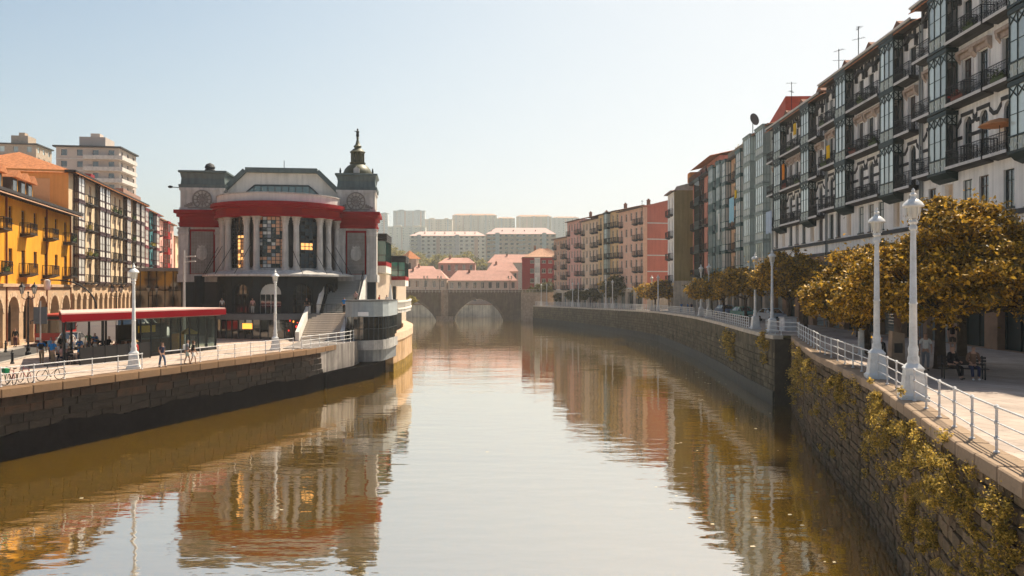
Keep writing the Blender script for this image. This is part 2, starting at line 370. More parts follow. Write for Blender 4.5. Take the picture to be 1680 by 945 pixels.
def masonry(parent, poly, side, z0, z1, bl, bh, mat, mat_low, key, limit=300, ymin=13, ymax=1e9, proud=0.06, tmax=0.16, rough=True):
    """courses of single stones along a quay wall; the nearest in view are objects, the others one part"""
    blocks = []
    courses = max(1, int(round((z1-z0)/bh))); rc = random.Random(len(key)*7+int(bh*100)); hs = [rc.uniform(.72,1.3) if rough else 1.0 for _ in range(courses)]; hs = [q_*(z1-z0)/sum(hs) for q_ in hs]
    tot = sum((Vector(b)-Vector(a)).length for a, b in zip(poly[:-1], poly[1:]))
    samples = lerp_poly(poly, 0.1)
    for c in range(courses):
        h = hs[c]; zc = z0+sum(hs[:c])
        s = -random.random()*bl
        while s < tot-0.2:
            l_ = bl*random.uniform(0.45, 1.5); a, b = max(s, 0), min(s+l_, tot-0.05)
            if b-a > 0.12:
                i = min(int((a+b)/2/0.1), len(samples)-1); p, d = samples[i]
                blocks.append((p, d, b-a, zc, h, c))
            s += l_
    vis = sorted([k for k, b in enumerate(blocks) if ymin <= b[0].y <= ymax], key=lambda k: blocks[k][0].y)[:limit]
    vis = set(vis); rest = MB(); variants = []
    for q in range(9):
        def fn(mb, q=q):
            rr = random.Random(q+len(key)*31); j = lambda s_: rr.uniform(-s_, s_)
            e = 0.07 if key != 'lq' else 0.025; w, hh = 0.5, 0.5
            f_ = [(-w+e+j(.03),0,-hh+e+j(.05)),(w-e+j(.03),0,-hh+e+j(.05)),(w-e+j(.03),0,hh-e+j(.05)),(-w+e+j(.03),0,hh-e+j(.05))]
            bk = [(-w+.01,.55,-hh+.03),(w-.01,.55,-hh+.03),(w-.01,.55,hh-.03),(-w+.01,.55,hh-.03)]
            md = (j(.1), -0.18-rr.random()*0.25, j(.15))
            n = len(mb.v); mb.v += f_+bk+[md]
            for k in range(4): mb.f.append((n+k, n+(k+1) % 4, n+8))
            for k in range(4): kk = (k+1) % 4; mb.f.append((n+kk, n+k, n+4+k, n+4+kk))
        variants.append(fn)
    for k, (p, d, ln, zb, h_, c) in enumerate(blocks):
        nr = Vector((d.y, -d.x))*side                      # landwards
        pr = random.uniform(-proud*0.3, proud)
        ang = math.atan2(d.y, d.x)
        if side > 0: ang += PI
        # local -y must point to the river = -nr ; local x along the wall
        m_ = mat_low if c == 0 or (key == 'lq' and (c == 1 or (c == 2 and random.random() < .3))) else mat
        o_loc = (p.x-nr.x*pr, p.y-nr.y*pr, zb+h_/2)
        sc_ = (ln-0.03, tmax, h_-0.025)
        if k in vis:
            put('stone', cached((key+'_stone', k % 9), variants[k % 9], m_), parent, o_loc, ang, sc_)
        else:
            t = MB(); variants[k % 9](t); n = len(rest.v); ca, sa = math.cos(ang), math.sin(ang)
            for (x, y, z) in t.v:
                x, y, z = x*sc_[0], y*sc_[1], z*sc_[2]
                rest.v.append((o_loc[0]+x*ca-y*sa, o_loc[1]+x*sa+y*ca, o_loc[2]+z))
            rest.f += [tuple(i+n for i in f) for f in t.f]
    if rest.v:
        o = rest.build('stonework', mat, parent); o['kind'] = 'stuff'
def coping(parent, poly, side, z, ln, w0, w1, th, mat, lim=300, ymax=120):
    for a, b in zip(poly[:-1], poly[1:]):
        a, b = Vector(a), Vector(b); L_ = (b-a).length; d = (b-a)/L_; n = max(1, int(round(L_/ln))); ang = math.atan2(d.y, d.x); step = L_/n
        for k in range(n):
            p = a+d*(step*(k+0.5))
            if p.y > ymax: continue
            y0_, y1_ = (-w1, w0) if side > 0 else (-w0, w1)
            me = cached(('coping_stone', round(step,2), w0, w1, th, side, k % 3), lambda mb: mb.cbox(-step/2+0.012, step/2-0.012, y0_, y1_, -th, 0, 0.035), mat)
            zz = z(p.y) if callable(z) else z
            put('coping_stone', me, parent, (p.x, p.y, zz+random.uniform(-.012,.012)), ang+random.uniform(-.004,.004))

q = thing('quay_wall', 'near right quay wall of rough stones overgrown with golden plants', 'quay wall')
mb = MB(); ribbon(mb, R_NEAR, 1, -3, ZR-0.3, 0.12, 1.2); mb.build('wall_core', MORTAR, q)
masonry(q, R_NEAR, 1, -0.15, ZR-0.3, 0.62, 0.34, STONE, ALGAE, 'rq', ymin=14.5)
coping(q, R_NEAR, 1, ZR+0.02, 1.25, 0.06, 0.72, 0.34, COPING)
q = thing('quay_wall', 'far right quay wall curving away to the old stone bridge', 'quay wall')
mb = MB(); ribbon(mb, R_FAR, 1, -3, lambda y: zr(y)-0.3, 0.1, 1.3); 
mb.hexa([(20.93,63.42,-3),(23.4,63.42,-3),(23.4,64.2,-3),(20.93,64.2,-3),(20.93,63.42,ZR-0.3),(23.4,63.42,ZR-0.3),(23.4,64.2,ZR-0.3),(20.93,64.2,ZR-0.3)])
mb.build('wall_core', MORTAR, q)
RUB = M('rubble_stone', (0.15, 0.125, 0.08), rough=0.9, var=0.45, scale=1.2, bump=0.5, bscale=6, rnd=0.2, streak=0.4, dirt=(0.06,0.06,0.04), dirt_amt=0.7, dirt_scale=0.5)
masonry(q, R_FAR, 1, -0.15, ZR-1.3, 1.0, 0.52, RUB, ALGAE, 'rf', limit=0, ymin=60)
mb = MB(); ribbon(mb, R_FAR, 1, ZR-1.35, lambda y: zr(y)-0.28, 0.02, 0.5); mb.build('wall_head', RUB, q)
mb = MB(); ribbon(mb, R_FAR, 1, -0.2, 1.15, -0.13, 0.3); mb.build('algae_band', ALGAE, q)
coping(q, R_FAR, 1, lambda y: zr(y)+0.03, 1.6, 0.1, 0.72, 0.32, M('pale_coping', (0.5,0.44,0.36), rough=0.9, var=0.2, rnd=0.1), ymax=300)
q = thing('quay_wall', 'left quay wall of dark stained stone under the cafe promenade', 'quay wall')
mb = MB(); ribbon(mb, L_NEAR, -1, -3, ZL-0.4, 0.12, 1.5); mb.build('wall_core', MORTAR, q)
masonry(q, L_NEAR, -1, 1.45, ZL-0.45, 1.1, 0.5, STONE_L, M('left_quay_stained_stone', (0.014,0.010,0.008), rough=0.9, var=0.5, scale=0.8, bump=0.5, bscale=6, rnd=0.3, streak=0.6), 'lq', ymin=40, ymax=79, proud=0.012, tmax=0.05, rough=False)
fine = [tuple(p) for p, d in lerp_poly(L_NEAR, .3)]; rj = random.Random(4)
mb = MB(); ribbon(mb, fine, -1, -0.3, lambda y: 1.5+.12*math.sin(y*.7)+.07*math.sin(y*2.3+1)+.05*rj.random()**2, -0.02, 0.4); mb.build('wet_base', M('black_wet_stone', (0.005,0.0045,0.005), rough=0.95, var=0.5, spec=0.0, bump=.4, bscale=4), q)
coping(q, L_NEAR, -1, ZL+0.04, 1.9, 0.12, 1.15, 0.46, M('left_coping', (0.19,0.115,0.065), rough=0.9, var=0.3, scale=1.5, rnd=0.15, bump=0.3, bscale=9, dirt=(0.1,0.07,0.05), dirt_amt=0.6))

# ---- terrain beyond the river
HILL = M('hill_green', (0.085, 0.095, 0.035), rough=1.0, var=0.5, scale=0.03, bump=0.0)
def hz(x, y): return 3.5+max(0, y-285)*0.058*(1-0.25*math.sin(x*0.006+1)) if y < 1730 else 3.5+1445*0.058*(1-0.25*math.sin(x*0.008+1))-(y-1730)*0.05
mb = MB(); xs = np.linspace(-900, 900, 46); ys = np.concatenate([np.linspace(262, 1750, 40), np.linspace(1800, 2600, 6)]); n0 = 0
for y in ys:
    for x in xs: mb.v.append((float(x), float(y), float(hz(x, y)+(2.0*math.sin(x*.05+y*.03) if y > 300 else 0)+(0 if abs(x)<150 else 0.03*(abs(x)-150)*min(1,max(0,(y-262)/120))))))
W_ = len(xs)
for j in range(len(ys)-1):
    for i in range(W_-1): a = j*W_+i; mb.f.append((a, a+1, a+W_+1, a+W_))
structure(mb.build('hill', HILL, smooth=True))
mb = MB()
for x0, x1 in ((-900,-259.9),(239.9,900)): mb.quad((x0,-60,3.4),(x1,-60,3.4),(x1,263,3.4),(x0,263,3.4))
structure(mb.build('ground', M('ground', (0.16,0.14,0.11), var=0.3)))
mb = MB(); mb.quad((-900,-60,-1.2),(900,-60,-1.2),(900,2600,-1.2),(-900,2600,-1.2)); structure(mb.build('riverbed', M('mud', (0.06,0.045,0.03))))
q = thing('quay_wall', 'far quay wall behind the stone bridge, paled for the light through its arches', 'quay wall')
mb = MB(); mb.box(-60,60,262,263.5,-2,4.0); mb.build('wall_face', M('brightened_far_quay', (0.62,0.60,0.48), rough=0.95, var=0.3, scale=0.3, streak=0.4), q)  # wall colour paled to stand in for bright light through the arches
mb = MB(); mb.box(-60,60,261.8,263.4,4.0,4.35); mb.build('coping', COPING, q)
# ------------------------------------------------------------------ building kit (local x along the front, -y out of it)
def wall_grid(mb, x0, x1, z0, z1, ops, y=0.0, d=0.28):
    xs = sorted({round(v,4) for v in [x0,x1]+[o[0] for o in ops]+[o[1] for o in ops] if x0-1e-6 <= v <= x1+1e-6})
    zs = sorted({round(v,4) for v in [z0,z1]+[o[2] for o in ops]+[o[3] for o in ops] if z0-1e-6 <= v <= z1+1e-6})
    for za, zb in zip(zs[:-1], zs[1:]):
        run = None
        for xa, xb in zip(xs[:-1], xs[1:]):
            cx, cz = (xa+xb)/2, (za+zb)/2
            hole = any(o[0] < cx < o[1] and o[2] < cz < o[3] for o in ops)
            if hole:
                if run is not None: mb.quad((run,y,za),(xa,y,za),(xa,y,zb),(run,y,zb)); run = None
            elif run is None: run = xa
        if run is not None: mb.quad((run,y,za),(xs[-1],y,za),(xs[-1],y,zb),(run,y,zb))
    for o in ops:
        a, b, za, zb = o[:4]; arch = o[4] if len(o) > 4 else None; dd = o[5] if len(o) > 5 else d
        mb.quad((a,y,za),(a,y+dd,za),(a,y+dd,zb),(a,y,zb)); mb.quad((b,y+dd,za),(b,y,za),(b,y,zb),(b,y+dd,zb))
        mb.quad((a,y,za),(b,y,za),(b,y+dd,za),(a,y+dd,za))
        if arch is None: mb.quad((a,y,zb),(a,y+dd,zb),(b,y+dd,zb),(b,y,zb))
        else:
            r = (b-a)/2; cx = (a+b)/2; n = 12
            if arch == 'round': pts = [(cx+r*math.cos(PI*k/n), zb-r+r*math.sin(PI*k/n)) for k in range(n+1)]
            else:               # pointed-ish
                hgt = r*1.25; pts = [(cx+r*math.cos(PI*k/n), zb-hgt+hgt*math.sin(PI*k/n)**0.8) for k in range(n+1)]
            h = n//2
            for k in range(h): mb.tri((b,y,zb),(pts[k+1][0],y,pts[k+1][1]),(pts[k][0],y,pts[k][1]))
            for k in range(h, n): mb.tri((a,y,zb),(pts[k+1][0],y,pts[k+1][1]),(pts[k][0],y,pts[k][1]))
            for k in range(n):
                p, q = pts[k], pts[k+1]; mb.quad((p[0],y,p[1]),(q[0],y,q[1]),(q[0],y+dd,q[1]),(p[0],y+dd,p[1]))
def shell(root, L, D, z0, z1, ops, mat, side_mat=None, d=0.28):
    """front with openings as 'wall'; flanks and back as 'side_wall'"""
    mb = MB(); wall_grid(mb, 0, L, z0, z1, ops, 0, d); w = mb.build('wall', mat, root)
    mb = MB()
    mb.quad((0,D,z0),(0,0,z0),(0,0,z1),(0,D,z1)); mb.quad((L,0,z0),(L,D,z0),(L,D,z1),(L,0,z1)); mb.quad((L,D,z0),(0,D,z0),(0,D,z1),(L,D,z1))
    mb.quad((0,0.9,z1-.05),(L,0.9,z1-.05),(L,D,z1-.05),(0,D,z1-.05))
    mb.build('side_wall', side_mat or mat, root)
    return w
def window(root, u, z, w, h, fm, pm, nx=2, nz=2, y=0.14, sill=True, shutter=None):
    def fr(mb):
        t = 0.065
        mb.box(-w/2,-w/2+t,0,.07,0,h); mb.box(w/2-t,w/2,0,.07,0,h); mb.box(-w/2+t,w/2-t,0,.07,0,t); mb.box(-w/2+t,w/2-t,0,.07,h-t,h)
        for k in range(1, nx): x = -w/2+w*k/nx; mb.box(x-t*.5,x+t*.5,.004,.066,t,h-t)
        for k in range(1, nz):
            zz = h*k/nz if nz != 2 else h*0.72
            mb.box(-w/2+t,w/2-t,.012,.058,zz-t*.4,zz+t*.4)
        if sill: mb.box(-w/2-.08,w/2+.08,-y-.09,-0.002,-.09,-.003)
    o = put('window', cached(('window', round(w,2), round(h,2), nx, nz, sill, y), fr, fm), root, (u, y, z))
    put('pane', cached(('pane', round(w,2), round(h,2)), lambda mb: mb.box(-w/2+.03,w/2-.03,.03,.05,.03,h-.03), pm), o)
    return o
def railing_mesh(w, dpt, h, sp=0.16, fancy=True):
    def fn(mb):
        def run(p, q):
            p, q = Vector(p), Vector(q); n = max(1, int((q-p).length/sp))
            for z in (0.06, h*0.5 if fancy else 0.1, h): mb.bar((p.x,p.y,z),(q.x,q.y,z), 0.045 if z == h else 0.022)
            if fancy: mb.bar((p.x,p.y,h-0.16),(q.x,q.y,h-0.16),0.022)
            for k in range(n+1):
                c = p.lerp(q, k/n); mb.bar((c.x,c.y,0),(c.x,c.y,h),0.018 if 0 < k < n else 0.045)
                if fancy and k < n:
                    e = p.lerp(q, (k+1)/n)
                    mb.bar((c.x,c.y,0.08),(e.x,e.y,h*0.5),0.013); mb.bar((e.x,e.y,0.08),(c.x,c.y,h*0.5),0.013)
        run((-w/2,-dpt+.04,0),(w/2,-dpt+.04,0)); run((-w/2,-dpt+.04,0),(-w/2,-.02,0)); run((w/2,-dpt+.04,0),(w/2,-.02,0))
    return fn
def balcony(root, u, z, w, dpt, slab, rail=IRON, h=1.02, fancy=True, edge=None, bracket=True, sp=0.16):
    def fs(mb):
        mb.box(-w/2-.06,w/2+.06,-dpt,-.004,-.12,0)
        if bracket:
            mb.prism_x([(-.004,-.12),(-.004,-.34),(-dpt*.45,-.28),(-dpt*.9,-.12)], -w/2+.05, w/2-.05)
    o = put('balcony', cached(('balcony', round(w,2), dpt, bracket), fs, slab), root, (u, 0, z))
    put('railing', cached(('railing', round(w,2), dpt, h, fancy, sp), railing_mesh(w, dpt, h, sp, fancy), rail), o)
    if edge: put('slab_edge', cached(('slab_edge', round(w,2), dpt), lambda mb: mb.box(-w/2-.07,w/2+.07,-dpt-.03,-dpt-.003,-.20,-.01), edge), o)
    return o
def gable_roof(root, L, D, z, rise, mat, over=0.6, ribs=True, hip=0.0, name='roof'):
    mb = MB(); yr = D*0.5
    e0 = (-over*.4, L+over*.4)
    sl = rise/yr; zf = z-over*sl
    n = int((e0[1]-e0[0])/0.45) if ribs else 1
    n = max(1, n); h0, h1 = e0[0]+hip, e0[1]-hip
    for face in (0, 1):
        for k in range(n):
            for q in (0, 1):
                a = (k+q*0.5)/n; b = (k+q*0.5+0.5)/n
                za, zb = (0.0, 0.075) if q == 0 else (0.075, 0.0)
                if not ribs: za = zb = 0
                xa, xb = e0[0]+(e0[1]-e0[0])*a, e0[0]+(e0[1]-e0[0])*b; xra, xrb = h0+(h1-h0)*a, h0+(h1-h0)*b
                if face == 0: mb.quad((xa,-over,zf+za),(xb,-over,zf+zb),(xrb,yr,z+rise+zb),(xra,yr,z+rise+za))
                else: mb.quad((xb,D+over,zf+zb),(xa,D+over,zf+za),(xra,yr,z+rise+za),(xrb,yr,z+rise+zb))
    mb.quad((e0[0],-over,zf-.03),(e0[1],-over,zf-.03),(e0[1],-over,zf+.06),(e0[0],-over,zf+.06))
    if hip: 
        mb.tri((e0[0],D+over,zf),(e0[0],-over,zf),(h0,yr,z+rise)); mb.tri((e0[1],-over,zf),(e0[1],D+over,zf),(h1,yr,z+rise))
    r = mb.build(name, mat, root); return r
def eaves(root, L, z, over, mat, D=None, th=0.22, name='eaves', x0=0, x1=None):
    mb = MB(); mb.box(x0-.15, (x1 or L)+.15, -over, 0.3, z-th, z); 
    return mb.build(name, mat, root)
def chimney(root, x, y, z, h=1.4, mat=None):
    mb = MB(); mb.box(-.35,.35,-.3,.3,0,h); mb.box(-.42,.42,-.37,.37,h,h+.12); mb.box(-.2,.2,-.15,.15,h+.12,h+.4)
    return mb.build('chimney', mat or M('chimney_brick', (0.30,0.15,0.10), var=0.3), root, (x,y,z))
def antenna(label, x, y, z, h=4.0, k=0):
    t = thing('roof_antenna', label, 'antenna', (x,y,z), 0.7*k, 'antennas on the right bank roofs')
    MB().tube([(0,0,0),(0,0,h)], 0.04, 5).build('mast', IRON, t)
    for j in range(2):
        mb = MB(); zz = h-0.15-j*1.0; mb.bar((-.6,0,zz),(.6,0,zz),.025)
        for q in range(7): x_ = -.55+q*.18; mb.bar((x_,-.3+.03*q,zz),(x_,.3-.03*q,zz),.015)
        mb.build('aerial', IRON, t, rz=j*0.9)
    return t
def downpipe(root, u, z0, z1, mat=None):
    MB().tube([(u,-.09,z0),(u,-.09,z1)], .06, 6).build('downpipe', mat or M('zinc_pipe', (0.22,0.24,0.24), rough=0.5), root)
def bay(root, u, z0, storeys, w, dpt, fm, pm, panel_m, lights=3, style='plain', base=True, sidepane=None):
    """projecting glazed gallery; storeys = [(z, h)]"""
    top = storeys[-1][0]+storeys[-1][1]
    def fr(mb):
        t = 0.09
        if base: mb.prism_x([(-.004,-.02),(-.004,-.55),(-dpt*.6,-.35),(-dpt,-.02)], -w/2, w/2)
        for (z, h) in storeys:
            z -= z0
            mb.box(-w/2-.05,w/2+.05,-dpt-.05,-.003,z-.02,z+.14)
            mb.box(-w/2-.03,w/2+.03,-dpt-.03,-.003,z+.92,z+1.02)
            mb.box(-w/2-.05,w/2+.05,-dpt-.05,-.003,z+h-.3,z+h-.02)
            for k in range(lights+1):
                x = -w/2+w*k/lights; e = t if k in (0, lights) else t*.55
                x = min(max(x, -w/2+e/2), w/2-e/2)
                mb.box(x-e/2,x+e/2,-dpt,-dpt+.1,z+.14,z+h-.3)
            for x in (-w/2+.05, w/2-.05):
                for yy in (-dpt*.5, -.1): mb.box(x-.045,x+.045,yy-.04,yy+.04,z+.14,z+h-.3)
            if style in ('lattice','arch'):
                # tracery over each light
                lw = w/lights
                for k in range(lights):
                    xa, xb = -w/2+lw*k+.05, -w/2+lw*(k+1)-.05; xm = (xa+xb)/2; zt = z+h-.32
                    if style == 'lattice':
                        for (p, q) in (((xa,zt),(xb,zt-.62)),((xb,zt),(xa,zt-.62)),((xa,zt-.62),(xm,zt-.3)),((xb,zt-.62),(xm,zt-.3))): mb.bar((p[0],-dpt+.02,p[1]),(q[0],-dpt+.02,q[1]),.045)
                    else:
                        m = 6; r = (xb-xa)/2; pts = [(xm+r*math.cos(PI*i/m), zt-.28+.28*math.sin(PI*i/m)) for i in range(m+1)]
                        for i in range(m): mb.bar((pts[i][0],-dpt+.02,pts[i][1]),(pts[i+1][0],-dpt+.02,pts[i+1][1]),.05)
                for x in (-w/2, w/2):
                    mb.bar((x,-dpt+.08,zt-.02),(x,-.12,zt-.6),.05); mb.bar((x,-.12,zt-.02),(x,-dpt+.08,zt-.6),.05); mb.box(x-.03,x+.03,-dpt+.05,-.1,zt-.68,zt-.6)
            if style != 'blank': mb.box(-w/2+.06,w/2-.06,-dpt+.02,-dpt+.07,z+1.02+(h-1.3)*.42,z+1.06+(h-1.3)*.42)
        mb.box(-w/2-.1,w/2+.1,-dpt-.1,-.003,top-z0-.02,top-z0+.16)
    o = put('bay_window', cached(('bay', round(w,2), dpt, round(z0,2), tuple(storeys), lights, style, base), fr, fm), root, (u,0,z0))
    lw = w/lights
    for (z, h) in storeys:
        for k in range(lights):
            x = -w/2+lw*(k+.5)
            put('pane', cached(('bpane', round(lw,3), round(h,2)), lambda mb: mb.box(-lw/2+.02,lw/2-.02,.05,.07,1.0,h-.28), pm), o, (x,-dpt,z-z0))
        def pan(mb):
            mb.box(-w/2+.04,w/2-.04,.04,.08,.12,.94)
            if style in ('lattice','arch'):
                for k in range(lights):
                    xa, xb = -w/2+lw*k+.06, -w/2+lw*(k+1)-.06; xm = (xa+xb)/2
                    for p, q in (((xa,.5),(xm,.9)),((xm,.9),(xb,.5)),((xb,.5),(xm,.16)),((xm,.16),(xa,.5)),((xm,.16),(xm,.9))): mb.bar((p[0],.02,p[1]),(q[0],.02,q[1]),.04)
        put('panel', cached(('bpanel', round(w,2), lights, style), pan, panel_m), o, (0,-dpt,z-z0))
        for sx in (-1, 1):
            put('side_pane', cached(('spane', dpt, round(h,2), style), lambda mb: mb.box(-.02,.02,-dpt+.06,-.03,.14,h-.3 if style not in ('lattice','arch') else h-.95), sidepane or pm), o, (sx*(w/2-.045),0,z-z0))
            if style in ('lattice','arch'): put('side_panel', cached(('spanel', dpt), lambda mb: mb.box(-.012,.012,-dpt+.06,-.03,.0,.62), panel_m), o, (sx*(w/2-.05),0,z-z0+h-.94))
    return o
def flowers(root, u, y, z, w, mat, n=60, name='flower_box'):
    mb = MB(); rr = random.Random(int(u*100+z*7)); mb.box(-w/2,w/2,-.14,.14,0,.2)
    for k in range(n):
        p = Vector((rr.uniform(-w/2,w/2), rr.gauss(0,.13), .2+abs(rr.gauss(0,.17)))); s = rr.uniform(.05,.11)
        a = Vector((rr.uniform(-1,1),rr.uniform(-1,1),rr.uniform(-1,1))).normalized()*s; b = Vector((rr.uniform(-1,1),rr.uniform(-1,1),rr.uniform(-1,1))).normalized()*s
        mb.quad(tuple(p-a),tuple(p+b),tuple(p+a),tuple(p-b))
    return mb.build(name, mat, root, (u,y,z))
PLANT = leafmat('balcony_plant', (0.03,0.06,0.02), (0.10,0.14,0.03), 0.3)
YFLOW = leafmat('yellow_flowers', (0.35,0.22,0.02), (0.10,0.14,0.03), 0.3)
RFLOW = leafmat('red_flowers', (0.30,0.03,0.03), (0.05,0.09,0.03), 0.3)
# ------------------------------------------------------------------ right bank houses
SLOPE = 0.035; AR = math.atan(SLOPE)
def RX(y): return 29.5+(y-42)*SLOPE
def right_root(name, label, y_far, fwd=0.0, cat='house', group='houses on the right bank'):
    """root at the far end of the front; local x runs towards the camera, -y faces the river"""
    d = Vector((-math.sin(AR), -math.cos(AR)))
    return thing(name, label, cat, (RX(y_far)-fwd, y_far, zr(y_far)), math.atan2(d.y, d.x), group)
DKBAND = M('dark_trim', (0.028,0.030,0.033), rough=0.7, var=0.2)
STRIP = M('pale_slab_edge', (0.62,0.60,0.58), rough=0.8, var=0.1)
ARC_ST = M('arcade_stone', (0.30,0.19,0.12), rough=0.9, var=0.25, scale=1, bump=0.2, bscale=8)
HOODM = M('carved_stone', (0.42,0.33,0.27), rough=0.9, var=0.25, scale=4)
SHUT = M('grey_shutter', (0.16,0.19,0.18), rough=0.6, var=0.2)
REDT = M('red_roof_sheet', (0.48,0.07,0.03), rough=0.7, var=0.2)
Z1 = 7.55; FH = (4.15, 4.15, 4.2)      # first ornate floor above the promenade, its storeys
def white_house(label, y_near, y_far, bays, roofm, wins, zf=(11.9,16.1,20.25), top=24.3):
    L = y_far-y_near; r = right_root('white_house', label, y_far)
    U = lambda y: (y_far-y)/math.cos(AR)
    L = L/math.cos(AR)
    D = 12
    bu = [U(b) for b in bays]; wu = [U(w) for w in wins]
    ops = []
    for u in wu:
        ops += [(u-.55,u+.55,8.6,10.9), (u-.52,u+.52,zf[0]+.05,zf[0]+3.15,'pointed'), (u-.55,u+.55,zf[1]+.05,zf[1]+2.75), (u-.52,u+.52,zf[2]+.05,zf[2]+2.45)]
    for u in bu: ops += [(u-.55,u+.55,8.6,10.9)]
    # arcade at the ground and its mezzanine
    n = max(2, int(L/3.6)); pw = L/n
    for k in range(n):
        c = pw*(k+.5); ops.append((c-pw*.34,c+pw*.34,0.02,4.9 if k % 2 else 4.7,'round' if k % 3 else None,.7))
    lowz = 7.3
    w = shell(r, L, D, lowz, top, [o for o in ops if o[2] > lowz], WHITE_W)
    mb = MB(); wall_grid(mb, 0, L, 0, lowz, [o for o in ops if o[2] < lowz], -.06, .7); mb.quad((0,-.06,lowz),(L,-.06,lowz),(L,.0,lowz),(0,.0,lowz)); mb.quad((0,1,0),(0,-.06,0),(0,-.06,lowz),(0,1,lowz)); mb.quad((L,-.06,0),(L,1,0),(L,1,lowz),(L,-.06,lowz)); mb.build('arcade_wall', ARC_ST, r)
    for k in range(n):
        c = pw*(k+.5); ww = pw*.68
        sh = k % 3 == 0
        put('shop_shutter' if sh else 'shop_door', cached(('shop', round(ww,2), sh), lambda mb: [mb.box(-ww/2,ww/2,.35+(.02*(j%2)),.42,.0+.24*j,.24*j+.225) for j in range(14)] if sh else [mb.box(-ww/2,ww/2,.5,.55,0,5.0), mb.box(-ww/2,-ww/2+.12,.4,.5,0,5), mb.box(ww/2-.12,ww/2,.4,.5,0,5), mb.box(-.06,.06,.4,.5,0,3), mb.box(-ww/2+.12,ww/2-.12,.4,.5,3,3.15)], SHUT if sh else TEAL), r, (c,0,0))
    # string course and parapet band under the first windows
    mb = MB(); mb.box(0,L,-.16,-.065,7.0,7.28); mb.box(0,L,-.2,-.003,8.12,8.42); mb.build('string_course', DKBAND, r)
    # windows with their hoods
    for i, u in enumerate(wu):
        window(r, u, 8.6, 1.1, 2.3, TEAL if i % 2 else FRAME_B, random.choice([G_DARK,G_DARK,G_WHITE]), 2, 2)
        window(r, u, zf[0]+.05, 1.04, 3.1, TEAL, G_DARK, 2, 3, sill=False)
        window(r, u, zf[1]+.05, 1.1, 2.7, TEAL if i % 3 else FRAME_B, G_DARK, 2, 2, sill=False)
        window(r, u, zf[2]+.05, 1.04, 2.4, TEAL, random.choice([G_DARK,G_DARK,G_WHITE]), 2, 2, sill=False)
        for z in zf: balcony(r, u, z, 2.35, .85, DKBAND, IRON, 1.05, True, STRIP)
        def chev(mb):
            for s in (-1, 1): mb.hexa([(min(0,s*.95),-.3,2.75 if s<0 else 3.2),(max(0,s*.95),-.3,3.2 if s<0 else 2.75),(max(0,s*.95),-.003,3.2 if s<0 else 2.75),(min(0,s*.95),-.003,2.75 if s<0 else 3.2),(min(0,s*.95),-.3,2.98 if s<0 else 3.43),(max(0,s*.95),-.3,3.43 if s<0 else 2.98),(max(0,s*.95),-.003,3.43 if s<0 else 2.98),(min(0,s*.95),-.003,2.98 if s<0 else 3.43)])
            for s in (-1,1): mb.box(s*.78-.1,s*.78+.1,-.22,-.003,2.35,2.8)
        put('window_hood', cached('chevron', chev, DKBAND), r, (u,0,zf[2]))
        def brack(mb):
            mb.box(-.95,.95,-.34,-.003,3.15,3.36); mb.box(-.7,.7,-.12,-.003,2.8,3.13)
            for s in (-1,1): mb.prism_x([(-.003,2.55),(-.003,3.14),(-.32,3.14),(-.28,2.9),(-.12,2.7)], s*.82-.13, s*.82+.13)
        put('window_hood', cached('bracket_hood', brack, HOODM), r, (u,0,zf[1]))
        put('window_surround', cached('surround', lambda mb: (mb.box(-.75,-.57,-.06,-.003,.05,2.8), mb.box(.57,.75,-.06,-.003,.05,2.8)), STRIP), r, (u,0,zf[1]))
        if i % 2 == 1: flowers(r, u+.2, -.7, zf[1]+.05, 1.4, [PLANT,RFLOW][i//2 % 2], 90)
        if i % 3 == 2: flowers(r, u-.3, -.7, zf[2]+.05, 1.1, PLANT, 70)
    # zigzag band of the pointed floor, frieze under the eaves
    def zig(mb, ua, ub):
        z = zf[0]+2.65
        mb.box(ua,ub,-.08,-.004,z-.32,z-.06)
    def zp(fn):
        m_ = MB(); fn(m_); m_.build('zigzag_piece', DKBAND, r)
    for u in sorted(wu):
        for s in (-1,1):
            x0_, x1_ = u+min(s*.72,s*1.15), u+max(s*.72,s*1.15); hi = zf[0]; za, zb = (hi+2.9, hi+2.55) if s > 0 else (hi+2.55, hi+2.9); zc, zd = (hi+3.2, hi+2.8) if s > 0 else (hi+2.8, hi+3.2)
            zp(lambda m_: m_.hexa([(x0_,-.07,za),(x1_,-.07,zb),(x1_,-.004,zb),(x0_,-.004,za),(x0_,-.07,zc),(x1_,-.07,zd),(x1_,-.004,zd),(x0_,-.004,zc)]))
            zp(lambda m_: m_.box(u+s*1.16-.28*(s<0), u+s*1.16+.28*(s>0), -.066,-.004, hi+2.55, hi+2.8))
            zp(lambda m_: m_.box(u+min(s*.62,s*1.6),u+max(s*.62,s*1.6),-.05,-.004,hi+1.75,hi+1.98))
        zp(lambda m_: m_.box(u-.72,u+.72,-.075,-.004,zf[0]+3.21,zf[0]+3.45))
    mb = MB(); mb.box(0,L,-.1,-.004,top-1.05,top-.92); mb.box(0,L,-.1,-.004,top-.45,top-.3)
    k = 0
    while k*.75 < L-.4: mb.box(k*.75,k*.75+.3,-.1,-.004,top-.92,top-.45); k += 1
    mb.build('frieze', DKBAND, r)
    for u in bu:
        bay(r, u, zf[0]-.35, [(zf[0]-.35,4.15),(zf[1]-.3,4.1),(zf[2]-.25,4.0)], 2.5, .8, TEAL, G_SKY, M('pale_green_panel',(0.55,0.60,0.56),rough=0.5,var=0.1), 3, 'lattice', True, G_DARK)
    mb = MB(); mb.box(-.1,L+.1,-.85,.3,top-.24,top-.05); mb.build('eaves', DKWOOD, r)
    mb = MB(); mb.tube([(-.1,-.9,top-.02),(L+.1,-.9,top-.02)], .1, 6); mb.build('gutter', STRIP, r)
    rf = gable_roof(r, L, D, top, 2.4, roofm, .87)
